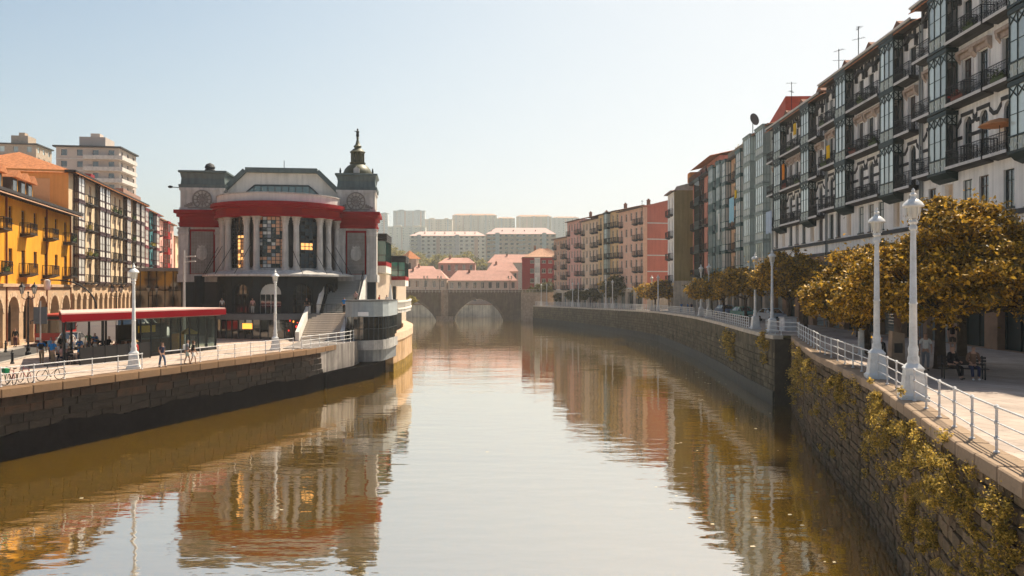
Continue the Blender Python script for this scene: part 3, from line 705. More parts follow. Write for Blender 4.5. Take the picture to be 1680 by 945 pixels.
    for k in range(int(L/5.5)):
        u = 2.5+5.5*k; def_ = MB(); def_.box(-.65,.65,.0,2.4,0,1.05); def_.prism_y([(-.85,1.0),(.85,1.0),(0,1.5)], -.3, 2.6)
        dm = def_.build('dormer', M('dormer_brick',(0.20,0.13,0.10),var=0.3), r, (u,1.0,top+.1))
        MB().box(-.42,.42,-.03,-.004,.35,.95).build('pane', G_DARK, dm)
        MB().prism_y([(-.95,.98),(-.85,.98),(0,1.5),(.85,.98),(.95,.98),(0,1.6)], -.34, 2.6).build('dormer_roof', M('old_tile',(0.20,0.085,0.05),var=.35,scale=4), dm)
    chimney(rf, L*.35, D*.45, top+2.0); chimney(rf, L*.8, D*.4, top+1.8)
    downpipe(r, .08, 0, top-.3); downpipe(r, L-.08, 0.2, top-.3)
    return r
white_house('nearest white house with green glazed bays, rising above the tall golden tree', 40.5, 58.3, [45.0, 54.6], TILE, [42.5,47.6,50.3,52.2,56.9])
white_house('middle white house with green glazed bays and a yellow cloth on its balcony', 58.5, 77.6, [62.6, 72.3], TILE, [59.9,65.4,67.4,69.5,74.8,76.6], (11.4,15.5,19.5), 23.6)
white_house('farthest white house with green glazed bays, beside the red roof sheet', 77.8, 95.6, [82.0, 91.6], TILE, [79.5,84.6,86.8,89.0,94.3], (11.0,14.9,18.8), 22.9)

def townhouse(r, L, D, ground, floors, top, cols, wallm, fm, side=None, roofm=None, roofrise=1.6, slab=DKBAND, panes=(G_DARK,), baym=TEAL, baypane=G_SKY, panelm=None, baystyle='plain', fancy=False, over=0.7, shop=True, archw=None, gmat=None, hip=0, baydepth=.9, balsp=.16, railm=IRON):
    """floors = [(z,h)], cols = [(type,u,w)] with w window, b balcony door, d double balcony, g glazed bay over all floors"""
    ops = []
    for (z, h) in floors:
        for c in cols:
            t, u, w = c[:3]
            if t == 'w': ops.append((u-w/2,u+w/2,z+.95,z+h-.75))
            elif t in 'bd': ops.append((u-w/2,u+w/2,z+.06,z+h-.75))
    n = max(1, int(round(L/(archw or 4)))); pw = L/n; gops = []
    for k in range(n): c = pw*(k+.5); gops.append((c-pw*.36,c+pw*.36,.02,ground-1.0,'round' if archw else None,.6))
    shell(r, L, D, ground, top, ops, wallm, side)
    mb = MB(); wall_grid(mb, 0, L, 0, ground, gops, -.05, .6); mb.quad((0,D,0),(0,-.05,0),(0,-.05,ground),(0,D,ground)); mb.quad((L,-.05,0),(L,D,0),(L,D,ground),(L,-.05,ground)); mb.build('ground_floor_wall', gmat or CREAM, r)
    for k in range(n):
        c = pw*(k+.5); ww = pw*.72; g0 = ground
        put('shop_front', cached(('front', round(ww,2), round(g0,1)), lambda mb: (mb.box(-ww/2,ww/2,.5,.56,0,g0-.9), mb.box(-.05,.05,.44,.5,0,g0-1.8), mb.box(-ww/2,ww/2,.44,.5,g0-1.8,g0-1.65)), random.choice([TEAL,DKWOOD,SHUT])), r, (c,0,0))
    MB().box(0,L,-.16,-.004,ground-.28,ground).build('string_course', STRIP if gmat is None else gmat, r)
    for (z, h) in floors:
        for c in cols:
            t, u, w = c[:3]; pm = random.choice(panes)
            if t == 'w': window(r, u, z+.95, w, h-1.7, fm, pm, 2, 2)
            elif t in 'bd':
                window(r, u, z+.06, w, h-.81, fm, pm, 2, 2, sill=False)
                balcony(r, u, z+.02, w+(.7 if t == 'b' else 1.3), .7, slab, railm, 1.0, fancy, None, sp=balsp)
    for c in cols:
        if c[0] == 'g':
            st = [(z+.02, h-.06) for z, h in floors]
            bay(r, c[1], st[0][0], st, c[2], baydepth, baym, baypane, panelm or baym, c[3] if len(c) > 3 else 3, baystyle)
    MB().box(-.1,L+.1,-over,.3,top-.2,top-.02).build('eaves', DKWOOD, r)
    if roofm:
        rf = gable_roof(r, L, D, top, roofrise, roofm, over+.02, True, hip)
        chimney(rf, L*.3, D*.45, top+roofrise*.7)
    return r
TEALG = M('sea_green_paint', (0.03,0.09,0.09), rough=0.5, var=0.2)
GREYG = M('grey_green_render', (0.55,0.59,0.54), rough=0.9, var=0.12, streak=0.2)
PINKW = M('pink_render', (0.62,0.27,0.20), rough=0.9, var=0.12, streak=0.2)
PEACH = M('peach_render', (0.72,0.46,0.29), rough=0.9, var=0.12, streak=0.2)
OLIVE = M('olive_gable', (0.30,0.235,0.10), rough=0.95, var=0.16, scale=0.3, streak=0.25, dirt=(0.18,0.13,0.06), dirt_amt=0.4, dirt_scale=0.2)
FL5 = lambda g, h, n: [(g+h*k, h) for k in range(n)]
U0 = lambda yf, y: (yf-y)/math.cos(AR)
r = right_root('gallery_house', 'tall house covered in dark green window galleries beside the white houses', 107.2)
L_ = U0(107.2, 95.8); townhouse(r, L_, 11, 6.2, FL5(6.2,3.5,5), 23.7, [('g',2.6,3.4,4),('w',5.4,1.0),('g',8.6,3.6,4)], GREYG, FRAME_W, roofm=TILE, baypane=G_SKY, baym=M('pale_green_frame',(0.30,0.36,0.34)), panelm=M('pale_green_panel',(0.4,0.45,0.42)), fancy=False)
MB().prism_y([(0,23.8),(L_,23.8),(L_,26.9)], 1.5, 6).build('roof_sheet', REDT, r)
r = right_root('cream_house', 'peach house with roof garden, dark side galleries and laundry on its balconies', 119.4)
L_ = U0(119.4, 107.4); townhouse(r, L_, 11, 6.0, FL5(6.0,3.35,5), 22.8, [('g',1.6,2.4,3),('b',4.6,1.1),('b',7.2,1.1),('g',10.2,2.6,3)], PEACH, FRAME_W, baypane=G_WHITE, slab=DKBAND, baym=TEALG, panelm=M('pale_green_panel',(0.4,0.45,0.42)))
MB().box(0.3,L_-.3,.1,.25,22.8,24.0).build('roof_parapet', M('terrace_wall',(0.28,0.22,0.16)), r)
flowers(r, L_*.5, .6, 23.8, 6, YFLOW, 300, 'roof_plants')
r = right_root('narrow_gallery_house', 'narrow grey green house with teal shutters between the peach house and the pink house', 129.2)
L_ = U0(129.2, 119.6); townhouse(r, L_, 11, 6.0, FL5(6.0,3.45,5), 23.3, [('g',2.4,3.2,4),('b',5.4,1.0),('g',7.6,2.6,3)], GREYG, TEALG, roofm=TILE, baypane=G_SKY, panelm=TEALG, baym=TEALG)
r = right_root('pink_house', 'pink house with dark balconies and a glazed centre beside the olive gable', 146.0)
L_ = U0(146.0, 129.4); townhouse(r, L_, 11, 6.4, FL5(6.4,4.15,4), 23.1, [('d',2.4,1.6),('g',8.0,4.2,5),('d',13.4,1.8)], PINKW, FRAME_W, baypane=G_DARK, panelm=TEAL, gmat=CREAM)
MB().box(0.2,L_-.2,1.2,10,23.1,25.8).build('attic_wall', PINKW, r)
for k in range(4): window(r, 2.2+k*4.0, 23.6, 1.1, 1.6, FRAME_B, G_DARK, 2, 1, y=1.12, sill=False)
balcony(r, L_/2, 23.2, L_-1, .9, DKBAND, IRON, 1.0, False, bracket=False)
gable_roof(r, L_, 11, 25.8, 1.2, TILE, .4)
# olive gable house: stands forward of the pink house, its blind gable faces the camera
r = right_root('olive_gable_house', 'house with a tall blind olive gable wall and a narrow river front', 153.4, fwd=3.4)
L_ = U0(153.4, 146.2)
townhouse(r, L_, 12, 5.6, FL5(5.6,4.1,4), 22.2, [('b',2.0,1.1),('b',5.2,1.1)], WHITE_W, FRAME_W, side=OLIVE, roofm=TILE, roofrise=1.8)
mb = MB(); mb.prism_x([(0.0,22.2),(12,22.2),(12,23.5),(6,24.3),(0.4,22.9)], L_+.002, L_+.25); mb.build('gable_head', M('pale_gable_head',(0.5,0.44,0.38)), r)
MB().prism_x([(3.0,23.9),(8.5,24.1),(8.5,25.8),(3.0,25.6)], L_-3, L_-.5).build('roof_sheet', M('orange_sheet',(0.55,0.22,0.05)), r)

# row of pink and cream houses bending towards the bridge
AP = R(-14.5); dP = Vector((math.sin(AP), math.cos(AP)))
def row_root(name, label, t_far, x0=27.4, y0=166.0, fwd=0.0, z=None, group='row of tall houses bending towards the bridge'):
    p = Vector((x0, y0))+dP*t_far; d = -dP
    return thing(name, label, 'house', (p.x, p.y, zr(p.y) if z is None else z), math.atan2(d.y, d.x), group)
ROSE = M('rose_gable', (0.52,0.175,0.135), rough=0.9, var=0.12, scale=0.25, streak=0.12)
pal = [M('salmon_front',(0.74,0.47,0.35),var=0.1,streak=0.15), M('ochre_front',(0.70,0.50,0.28),var=0.1,streak=0.15), M('sand_front',(0.70,0.53,0.39),var=0.1,streak=0.15), M('pink_front',(0.70,0.40,0.34),var=0.1,streak=0.15), M('brown_front',(0.55,0.36,0.27),var=0.1,streak=0.15)]
labs = ['salmon house with a rose pink blind gable wall crossed by pale lines','ochre house next behind the rose gable house in the pink row','sand coloured house in the middle of the pink row','pink front house with dark upper storey near the end of the row','brown end house of the row, nearest to the red house by the bridge']
names = ['rose_gable_house','ochre_house','sand_house','pink_front_house','brown_house']
t = 0.0
for k in range(5):
    ln = [13.5,13.0,12.0,11.5,12.0][k]; top = [21.6,22.2,21.7,22.6,18.8][k]
    r = row_root(names[k], labs[k], t+ln)
    cols = [('bwwb'[j % 4], 1.6+j*(ln-2.6)/4.0, 1.0) for j in range(5)]
    if k == 1: cols[2] = ('g', cols[2][1], 2.0, 3)
    townhouse(r, ln-.1, 12, 4.6, FL5(4.6,(top-4.7)/5,5), top, cols, pal[k], FRAME_W, side=ROSE if k == 0 else None, roofm=M('old_tile',(0.20,0.085,0.05),var=.35,scale=4), roofrise=1.3, panes=(G_DARK,G_DARK,G_BROWN), slab=DKBAND)
    if k == 0:
        mb = MB(); mb.prism_x([(-.4,top-.1),(12.4,top-.1),(6,top+1.5)], ln-.08, ln+.12); mb.build('gable_head', ROSE, r)
        for j in range(5): MB().box(ln-.09,ln-.04,.9,12,4.6+j*(top-4.7)/5-.12,4.6+j*(top-4.7)/5+.12).build('pale_line', STRIP, r)
        MB().box(ln-.09,ln-.045,-.02,.85,0,top-.2).build('corner_strip', M('salmon_front',(0.6,0.34,0.24)), r)
    t += ln
r = thing('red_house', 'dark red house with white window frames and hipped tile roof by the bridge', 'house', (3.2,246,ZR-1.2), R(0))
D_ = 12; RED = M('dark_red_render',(0.28,0.035,0.035),var=0.12)
FL_ = [(2.8,3.05),(5.85,3.05),(8.9,3.05),(11.95,2.6)]
townhouse(r, 13.4, D_, 2.8, FL_, 14.8, [('w',3.0,1.2),('w',5.9,1.2),('g',4.45,1.5,2),('w',8.4,1.2),('w',11.4,1.3)][0:1]+[('g',4.6,1.7,2),('w',6.6,1.2),('w',8.6,1.2),('w',11.6,1.3)], RED, FRAME_W, roofm=TILE_P, roofrise=2.9, hip=5.5, gmat=RED, panes=(G_DARK,), baym=FRAME_W, baypane=G_WHITE, baydepth=.4, over=.5)

# roof antennas
antenna('tall lattice aerial mast on the nearest white house roof, at the top of the picture', RX(62)+2, 60.5, 30.2, 5.2, 1)
antenna('crossed aerial on the middle white house roof above a dormer', RX(74)+2, 75, 30.4, 3.6, 2)
antenna('aerial left of the crossed one, above the boundary of the two white roofs', RX(80)+2, 80, 30.4, 3.0, 3)
antenna('small aerial beside the red roof sheet', RX(94)+1.5, 93.5, 30.0, 3.6, 0)
antenna('thin aerial above the rose gable wall', 27.2, 166.5, 24.6, 3.2, 2)
antenna('aerial on the sand coloured roof of the pink row', 21.5, 190, 24.6, 2.6, 1)
t = thing('satellite_dish', 'round dark dish on a pole above the gallery house roof', 'dish', (RX(108)+1, 108.5, 31.0))
MB().tube([(0,0,-1.2),(0,0,1.2)], .06, 6).build('pole', IRON, t)
MB().lathe([(0.02,.0),(.5,.08),(.85,.28)], 14).build('reflector', DKBAND, t, (0,-.1,1.3)).rotation_euler = (R(80),0,R(30))
# laundry and cloths hanging from balconies
def cloth(label, y, zrel, w, h, col, out=1.0):
    m = M('cloth_%d_%d_%d' % tuple(int(c*100) for c in col), col, rough=0.9, var=0.12)
    mb = MB(); n = 8
    for k in range(n):
        xa, xb = -w/2+w*k/n, -w/2+w*(k+1)/n; wa, wb = .06*math.sin(k*1.7), .06*math.sin((k+1)*1.7)
        for (ya, za, yb, zb) in ((.0,0,.02,-h*.5),(.02,-h*.5,.0,-h*(1+.05*math.sin(k)))): mb.quad((xa,wa+yb,zb),(xb,wb+yb,zb),(xb,wb+ya,za),(xa,wa+ya,za))
    o = mb.build('hanging_cloth', m, None, (RX(y)-out, y, zr(y)+zrel), math.atan2(-math.cos(AR), -math.sin(AR)))
    md = o.modifiers.new('thickness', 'SOLIDIFY'); md.thickness = 0.02
    return tag(o, label, 'laundry', 'laundry on the right bank balconies')
cloth('pale blue sheet hanging under the farthest white house balcony', 94.2, 12.9, 2.2, 2.6, (0.45,0.55,0.66))
cloth('light blue towels on the peach house, at mid height', 112.5, 16.6, 2.6, 3.4, (0.30,0.55,0.66))
cloth('orange towel on a balcony of the farthest white house', 88.6, 17.6, .7, 1.7, (0.75,0.25,0.03))
cloth('yellow cloth over a balcony rail of the middle white house', 74.8, 17.2, .8, 1.2, (0.80,0.50,0.03))
cloth('yellow cloth on the top balcony of the farthest white house', 84.6, 21.3, .8, 1.2, (0.78,0.50,0.05))
cloth('yellow shirt on the peach house, right of the blue towels', 110.2, 17.4, .9, 1.1, (0.8,0.55,0.05))
cloth('white sheet on the narrow grey green house', 120.5, 15.2, 1.0, 3.8, (0.6,0.62,0.58))
t = thing('balcony_parasol', 'small orange parasol open on a balcony of the nearest white house', 'parasol', (RX(47.6)-.55, 47.6, ZR+11.95))
MB().tube([(0,0,0),(0,0,1.9)], .025, 6).build('pole', IRON, t)
MB().lathe([(1.15,1.55),(1.1,1.62),(.6,1.85),(.02,2.0)], 10).build('canopy', M('orange_canvas',(0.65,0.28,0.12)), t)
# ------------------------------------------------------------------ left bank houses
AL = R(-14.6); dL = Vector((math.sin(AL), math.cos(AL)))
def left_root(name, label, X, Y, rz=None, z=ZL, cat='house', group='houses on the left bank'):
    return thing(name, label, cat, (X,Y,z), PI/2-AL if rz is None else rz, group)
YEL = M('ochre_render', (0.80,0.36,0.035), rough=0.9, var=0.12, scale=0.35, streak=0.16, dirt=(0.5,0.2,0.03), dirt_amt=0.35, dirt_scale=0.3)
ORG = M('orange_render', (0.75,0.36,0.11), rough=0.9, var=0.08, scale=0.3, streak=0.1)
ARCL = M('arcade_sandstone', (0.58,0.40,0.25), rough=0.9, var=0.22, scale=1.4, bump=0.25, bscale=7, dirt=(0.3,0.19,0.11), dirt_amt=0.5)
def arcade(root, L, h, n, mat, arch_h, ratio=.34, depth=.7):
    ops = []; pw = L/n
    for k in range(n): c = pw*(k+.5); ops.append((c-pw*ratio,c+pw*ratio,0.02,arch_h,'round',depth))
    mb = MB(); wall_grid(mb, 0, L, 0, h, ops, -.08, depth); mb.quad((0,3.5,0),(0,-.08,0),(0,-.08,h),(0,3.5,h)); mb.quad((L,-.08,0),(L,3.5,0),(L,3.5,h),(L,-.08,h)); mb.quad((0,-.08,h),(L,-.08,h),(L,.3,h),(0,.3,h)); mb.build('arcade_wall', mat, root)
    for k in range(n):
        c = pw*(k+.5); r_ = pw*ratio; m = 9; mb = MB()
    vous = M('voussoir', (0.62,0.45,0.30), rough=0.9, var=0.2, rnd=0.18, scale=3)
    r_ = pw*ratio
    for k in range(n):
        c = pw*(k+.5)
        for j in range(9):
            a0, a1 = PI*j/9+.02, PI*(j+1)/9-.02
            def vs(mb, a0=a0, a1=a1): 
                P = [(r_*math.cos(a), r_*math.sin(a)) for a in (a0,a1)]; Q = [((r_+.42)*math.cos(a), (r_+.42)*math.sin(a)) for a in (a0,a1)]
                mb.prism_y([P[0],Q[0],Q[1],P[1]], -.13, -.083)
            put('arch_stone', cached(('arch_stone', j, round(r_,2)), vs, vous), root, (c,0,arch_h-r_))
        MB().box(-pw*.16,pw*.16,-.16,-.083,0,.5).build('pier_base', vous, root, (pw*k,0,0))
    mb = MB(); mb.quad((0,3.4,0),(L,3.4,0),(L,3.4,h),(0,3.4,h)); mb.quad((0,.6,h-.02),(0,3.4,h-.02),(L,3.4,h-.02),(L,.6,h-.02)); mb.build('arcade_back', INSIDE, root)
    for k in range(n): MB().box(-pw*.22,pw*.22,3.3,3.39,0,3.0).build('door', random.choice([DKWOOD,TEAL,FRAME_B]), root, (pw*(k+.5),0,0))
    MB().box(0,L,-.28,-.083,h-.3,h-.02).build('cornice', mat, root)
# --- ochre house (front and arcade)
Lh = 34.0; p0 = Vector((-51.8,93.4))-dL*Lh
r = left_root('ochre_arcade_house', 'ochre yellow house over a row of round stone arches, iron balconies, tiled roof with dormers', p0.x, p0.y)
top = 14.3; h0 = 5.9; ops = []; us = [Lh-1.9-3.55*k for k in range(9)]
for j, u in enumerate(us):
    if j % 2 == 0: ops += [(u-.55,u+.55,h0+1.0,h0+3.25),(u-.55,u+.55,h0+4.9,h0+7.2)]
    else: ops += [(u-.5,u+.5,h0+1.8,h0+3.3),(u-.5,u+.5,h0+5.7,h0+7.25)]
shell(r, Lh, 13, h0, top, ops, YEL, ORG)
arcade(r, Lh, h0, 8, ARCL, 4.7, .36)
for j, u in enumerate(us):
    if j % 2 == 0:
        for q, z in enumerate((h0+1.0, h0+4.9)):
            window(r, u, z, 1.1, 2.25, FRAME_B, G_BROWN, 2, 3, sill=False); b = balcony(r, u, z-.02, 2.5 if q == 0 else 2.1, .95, DKWOOD, IRON, 1.0, False, sp=.11)
            if (j+q) % 5 == 1: flowers(r, u, -.8, z+.1, 1.2, PLANT, 70)
    else:
        for z, w_ in ((h0+1.8,1.5),(h0+5.7,1.55)): window(r, u, z, 1.0, w_, FRAME_B, G_BROWN, 2, 2)
for u in (Lh-.25, Lh-9.2, Lh-21): MB().tube([(u,-.12,.2),(u,-.12,top-.4)],.09,6).build('downpipe', M('rust_pipe',(0.22,0.07,0.03)), r)
mb = MB(); mb.box(-.3,Lh+.7,-1.25,.3,top-.3,top-.02)
for k in range(int(Lh/.7)): mb.box(.7*k,.7*k+.16,-1.2,0,top-.44,top-.302)
mb.build('eaves', DKWOOD, r)
rf = gable_roof(r, Lh, 13, top, 2.6, TILE_P, 1.3)
for k, u in enumerate((Lh-6.9, Lh-9.1, Lh-11.6, Lh-16, Lh-21)):
    mb = MB(); mb.box(-.85,.85,0,2.6,-.4,1.9); mb.box(-.65,-.5,-.04,-.004,0,1.7)
    d = mb.build('dormer', DKWOOD, r, (u,2.2,top+.7)); MB().prism_y([(-1.15,1.75),(1.15,1.75),(0,2.6)], -.5, 2.8).build('dormer_roof', TILE, d); MB().box(-.5,.5,-.05,-.004,.15,1.5).build('pane', G_DARK, d)
    MB().box(.87,.98,-.02,.1,0,1.9).build('dormer_post', M('ochre_trim',(0.6,0.3,0.06)), d)
for k in range(2): MB().box(-.5,.5,0,.9,0,.08).build('skylight', G_DARK, r, (Lh-3.6-1.6*k,3.4,top+1.68))
# --- orange gable house with white glazed bays
X2, Y2 = -52.9, 95.0; a2 = R(-13.2); L2 = 40.0
r = left_root('bay_window_house', 'long house with an orange gable wall and columns of white glazed bays', X2, Y2, PI/2-a2)
top = 19.6; h0 = 6.2; FLS = [(6.2,3.35),(9.55,3.35),(12.9,3.35),(16.25,3.3)]
BFR = M('plum_frame', (0.05,0.018,0.025), rough=0.5); CRM = M('cream_render', (0.72,0.55,0.36), rough=0.9, var=0.12, streak=0.15)
cols = [('g',3.2,2.6,2),('b',6.4,1.0),('b',9.0,1.0),('g',12.6,2.4,2),('g',15.6,2.2,2),('b',18.8,1.0),('b',21.6,1.0),('b',24.4,1.0),('g',27.6,2.4,2),('b',30.6,1.0),('g',33.6,2.4,2),('g',37.2,2.4,2)]
ops = []
for (z, h) in FLS:
    for c in cols:
        if c[0] == 'b': ops.append((c[1]-.5,c[1]+.5,z+.06,z+2.5))
shell(r, L2, 15, h0, top, ops, CRM, ORG)
arcade(r, L2, h0, 16, ARCL, 4.9, .33, .5)
for (z, h) in FLS:
    for c in cols:
        if c[0] == 'b':
            window(r, c[1], z+.06, 1.0, 2.44, M('red_brown_frame',(0.30,0.07,0.03)), random.choice([G_DARK,G_BROWN,G_WHITE]), 2, 2, sill=False)
            balcony(r, c[1], z+.02, 1.9, .75, DKWOOD, IRON, 1.0, False, sp=.16)
            if (c[1]*3+z) % 4 < 1.2: flowers(r, c[1], -.6, z+.1, 1.3, YFLOW if c[1] < 7 else PLANT, 90)
for c in cols:
    if c[0] == 'g': bay(r, c[1], 6.2, [(z+.02,h-.06) for z, h in FLS], c[2], .6, BFR, M('lit_bay_glass',(0.62,0.60,0.56), rough=0.1, rnd=0.15, spec=0.7), M('white_bay_panel',(0.72,0.66,0.58), rough=0.6), c[3], 'plain', True, G_BROWN)
MB().box(-.5,L2+.3,-.95,.3,top-.22,top-.02).build('eaves', DKWOOD, r)
gable_roof(r, L2, 15, top, 2.9, TILE, 1.0, True, 7.0)
for j, (zb, hh) in enumerate(((12.9,3.0),(6.8,3.0))):   # blind gable with panels, one balcony
    MB().box(-.10,-.004,7.3,10.3,zb,zb+3.6).build('gable_panel', M('pale_orange_panel',(0.66,0.38,0.19),var=0.06), r)
    MB().box(-.10,-.004,2.0,5.6,zb-.4,zb+5.6 if j == 0 else zb+4.8).build('gable_panel', MATS['pale_orange_panel'], r)
    MB().box(-.10,-.004,11.2,14.6,zb-.4,zb+5.6 if j == 0 else zb+4.8).build('gable_panel', MATS['pale_orange_panel'], r)
    MB().box(-.16,-.101,7.3,10.3,zb+3.6,zb+3.8).build('gable_trim', ORG, r)
gb = MB().box(-.9,-.11,7.2,10.4,13.0,13.12).build('balcony', DKWOOD, r)
mb = MB()
for z in (13.3,14.2): mb.bar((-.86,7.2,z),(-.86,10.4,z),.05)
for k in range(22): mb.bar((-.86,7.2+3.2*k/21,13.1),(-.86,7.2+3.2*k/21,14.2),.03)
mb.box(-.84,-.82,7.3,10.3,13.2,14.1); mb.build('railing', IRON, gb)
for k in range(9): MB().box(-.12,.12,-.12,.12,0,1.3).build('chimney_pot', M('pot',(0.28,0.08,0.05)), r, (21+k*.5,9,top+2.6))
MB().box(0,2.2,0,2.2,0,2.0).build('stair_head', M('maroon_box',(0.22,0.03,0.04)), r, (36,7,top+2.4))
# --- teal gable house with plum bays
X3, Y3 = -62.4+.2, 133.2; a3 = R(-14)
r = left_root('teal_gable_house', 'narrow house with a teal gable and plum coloured glazed bays with yellow flowers', X3, Y3, PI/2-a3)
BURG = M('burgundy_paint', (0.16,0.012,0.025), rough=0.5)
townhouse(r, 17.5, 12, 6.4, FL5(6.4,3.15,4), 19.2, [('g',2.4,2.6,2),('w',5.2,1.0),('b',7.6,1.1),('w',9.9,1.0),('g',12.4,2.6,2),('w',15.2,1.0)], M('teal_front',(0.05,0.16,0.18),var=0.1), BURG, side=M('teal_gable',(0.045,0.13,0.16),var=0.1,streak=0.15), roofm=TILE, baym=BURG, baypane=MATS['lit_bay_glass'], panelm=MATS['white_bay_panel'], archw=2.2, gmat=ARCL, baydepth=.65, balsp=.2)
for z in (8.0, 11.2, 14.4): MB().box(-.06,-.004,0.2,11.8,z,z+.22).build('gable_line', STRIP, r)
flowers(r, 7.6, -.7, 13.0, 3, YFLOW, 160); flowers(r, 9, -.7, 7.0, 4, YFLOW, 220)
MB().box(2,16,3,9,0,3.2).build('roof_room', M('brown_brick',(0.30,0.20,0.16),var=0.15), r, (0,0,19.2))
# --- pink house and plain beige house, further on
r = left_root('pink_front_house', 'pink house with red glazed bays beyond the teal gable house', -67.6, 151.5, PI/2-a3)
townhouse(r, 19, 12, 6.4, FL5(6.4,3.1,4), 19.0, [('b',2.2,1.0),('w',4.6,1.0),('g',8.2,2.6,2),('b',11.8,1.0),('w',14.2,1.0),('w',16.6,1.0)], M('pink_render_left',(0.72,0.40,0.33),var=0.1), FRAME_W, roofm=TILE, baym=M('red_bay',(0.34,0.03,0.03)), baypane=G_BROWN, archw=2.4, gmat=ARCL, balsp=.2)
r = left_root('beige_house', 'plain beige house end at the far end of the left street', -72.5, 171.5, PI/2-a3)
townhouse(r, 14, 9, 4, FL5(4,3.2,4), 16.8, [('w',3,1.0),('w',7,1.0),('w',11,1.0)], CRM, FRAME_W, side=M('beige_gable',(0.62,0.40,0.27),var=0.08), roofm=TILE_P)
# --- towers behind
def tower(name, label, X, Y, z0, w, dp, h, rz, nfl, wall, band, glassm, cat='apartment block', winw=1.5, nw=None, group='apartment blocks', balc=True, cap=True, roofm=None):
    r = thing(name, label, cat, (X,Y,z0), rz, group)
    fh = h/nfl; n = nw or max(2, int(w/3.4)); m_ = max(2, int(dp/3.6)); ops = []
    for k in range(nfl):
        for j in range(n): c = w*(j+.5)/n; ops.append((c-winw/2,c+winw/2,k*fh+.9,k*fh+fh-.6))
    mb = MB(); wall_grid(mb, 0, w, 0, h, ops, 0, .3); mb.build('wall', wall, r)
    mb = MB(); sops = []
    for k in range(nfl):
        for j in range(m_): c = dp*(j+.5)/m_; sops.append((c-winw/2,c+winw/2,k*fh+.9,k*fh+fh-.6))
    t = MB(); wall_grid(t, 0, dp, 0, h, sops, 0, .3); mb.v += [(w-y, x, z) for x, y, z in t.v]; mb.f += list(t.f)
    t = MB(); wall_grid(t, 0, dp, 0, h, sops, 0, .3); n0 = len(mb.v); mb.v += [(y, dp-x, z) for x, y, z in t.v]; mb.f += [tuple(i+n0 for i in f) for f in t.f]
    mb.quad((w,dp,0),(0,dp,0),(0,dp,h),(w,dp,h)); mb.quad((0,0,h),(w,0,h),(w,dp,h),(0,dp,h)); mb.build('flank_wall', wall, r)
    for k in range(nfl):
        for j in range(n): put('window', cached(('twin', winw, round(fh,2)), lambda mb: (mb.box(-winw/2,winw/2,.2,.24,.9,fh-.6), mb.box(-.04,.04,.16,.2,.9,fh-.6)), glassm), r, (w*(j+.5)/n,0,k*fh))
        for sx, xx in ((1,w),(-1,0)):
            for j in range(m_): put('window', cached(('twins', winw, round(fh,2), sx), lambda mb: (mb.box(-.24*sx-.02,-.2*sx+.02 if sx<0 else -.2,-winw/2,winw/2,.9,fh-.6),), glassm), r, (xx,dp*(j+.5)/m_,k*fh))
        if balc:
            mb = MB(); mb.box(-.5,w+1.3,-1.1,-.003,k*fh-.15,k*fh+.0) if k else None
            if k:
                put('balcony', cached(('tbal', round(w,1), round(dp,1)), lambda mb: (mb.box(w*.45,w+1.2,-1.2,-.003,-.12,.05), mb.box(w+.003,w+1.2,.0,dp*.8,-.12,.05), mb.box(w*.45,w+1.2,-1.2,-1.1,.05,.95), mb.box(w+1.1,w+1.2,-1.1,dp*.8,.05,.95)), band), r, (0,0,k*fh))
        put('floor_band', cached(('tband', round(w,1), round(dp,1)), lambda mb: (mb.box(-.06,w*.44,-.1,-.003,-.12,.12), mb.box(-.1,-.003,0,dp,-.12,.12)), band), r, (0,0,k*fh+.01))
    if cap:
        MB().box(-.7,w+.7,-.7,dp+.3,h+.01,h+.4).build('roof_slab', DKBAND if roofm is None else roofm, r)
        MB().box(w*.3,w*.72,dp*.2,dp*.7,h+.4,h+3.4).build('lift_house', wall, r); MB().box(w*.45,w*.6,dp*.3,dp*.5,h+3.4,h+4.6).build('tank_house', wall, r)
    return r
LGREY = M('pale_tower_render', (0.52,0.45,0.40), rough=0.9, var=0.1, scale=0.2)
tower('apartment_tower', 'white balconied apartment tower rising behind the orange gable house', -122.5, 214, 4, 16, 14, 43.5, R(8), 14, LGREY, M('tower_band',(0.6,0.57,0.53)), G_DARK)
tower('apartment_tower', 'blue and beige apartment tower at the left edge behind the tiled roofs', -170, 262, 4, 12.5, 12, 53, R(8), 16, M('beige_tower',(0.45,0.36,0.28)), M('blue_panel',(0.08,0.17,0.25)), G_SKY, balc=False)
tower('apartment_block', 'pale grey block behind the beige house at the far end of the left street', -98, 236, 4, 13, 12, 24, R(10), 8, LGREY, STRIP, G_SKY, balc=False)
# ------------------------------------------------------------------ market hall
MST = M('market_stone', (0.56,0.54,0.51), rough=0.85, var=0.18, scale=0.8, streak=0.34, bump=0.15, bscale=7, dirt=(0.26,0.23,0.20), dirt_amt=.4, dirt_scale=.6)
MWH = M('market_white', (0.74,0.70,0.64), rough=0.8, var=0.1, scale=0.7, streak=0.15)
MRED = M('market_red', (0.25,0.006,0.009), rough=0.7, var=0.14, scale=0.6, spec=0.15)
MRED2 = M('market_red_panel', (0.30,0.012,0.008), rough=0.7, var=0.16, scale=1, spec=0.15)
MMAN = M('mansard_slate', (0.10,0.135,0.135), rough=0.6, var=0.15, scale=0.6, streak=0.25)
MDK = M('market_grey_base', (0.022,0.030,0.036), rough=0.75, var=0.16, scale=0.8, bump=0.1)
MBLK = M('market_frame', (0.02,0.03,0.035), rough=0.5)
mk = thing('market_hall', 'grey and red domed market hall with a round columned front by the river', 'market hall', (-27.0,92.0,ZL), R(7))
CY, RR = 1.6, 7.08
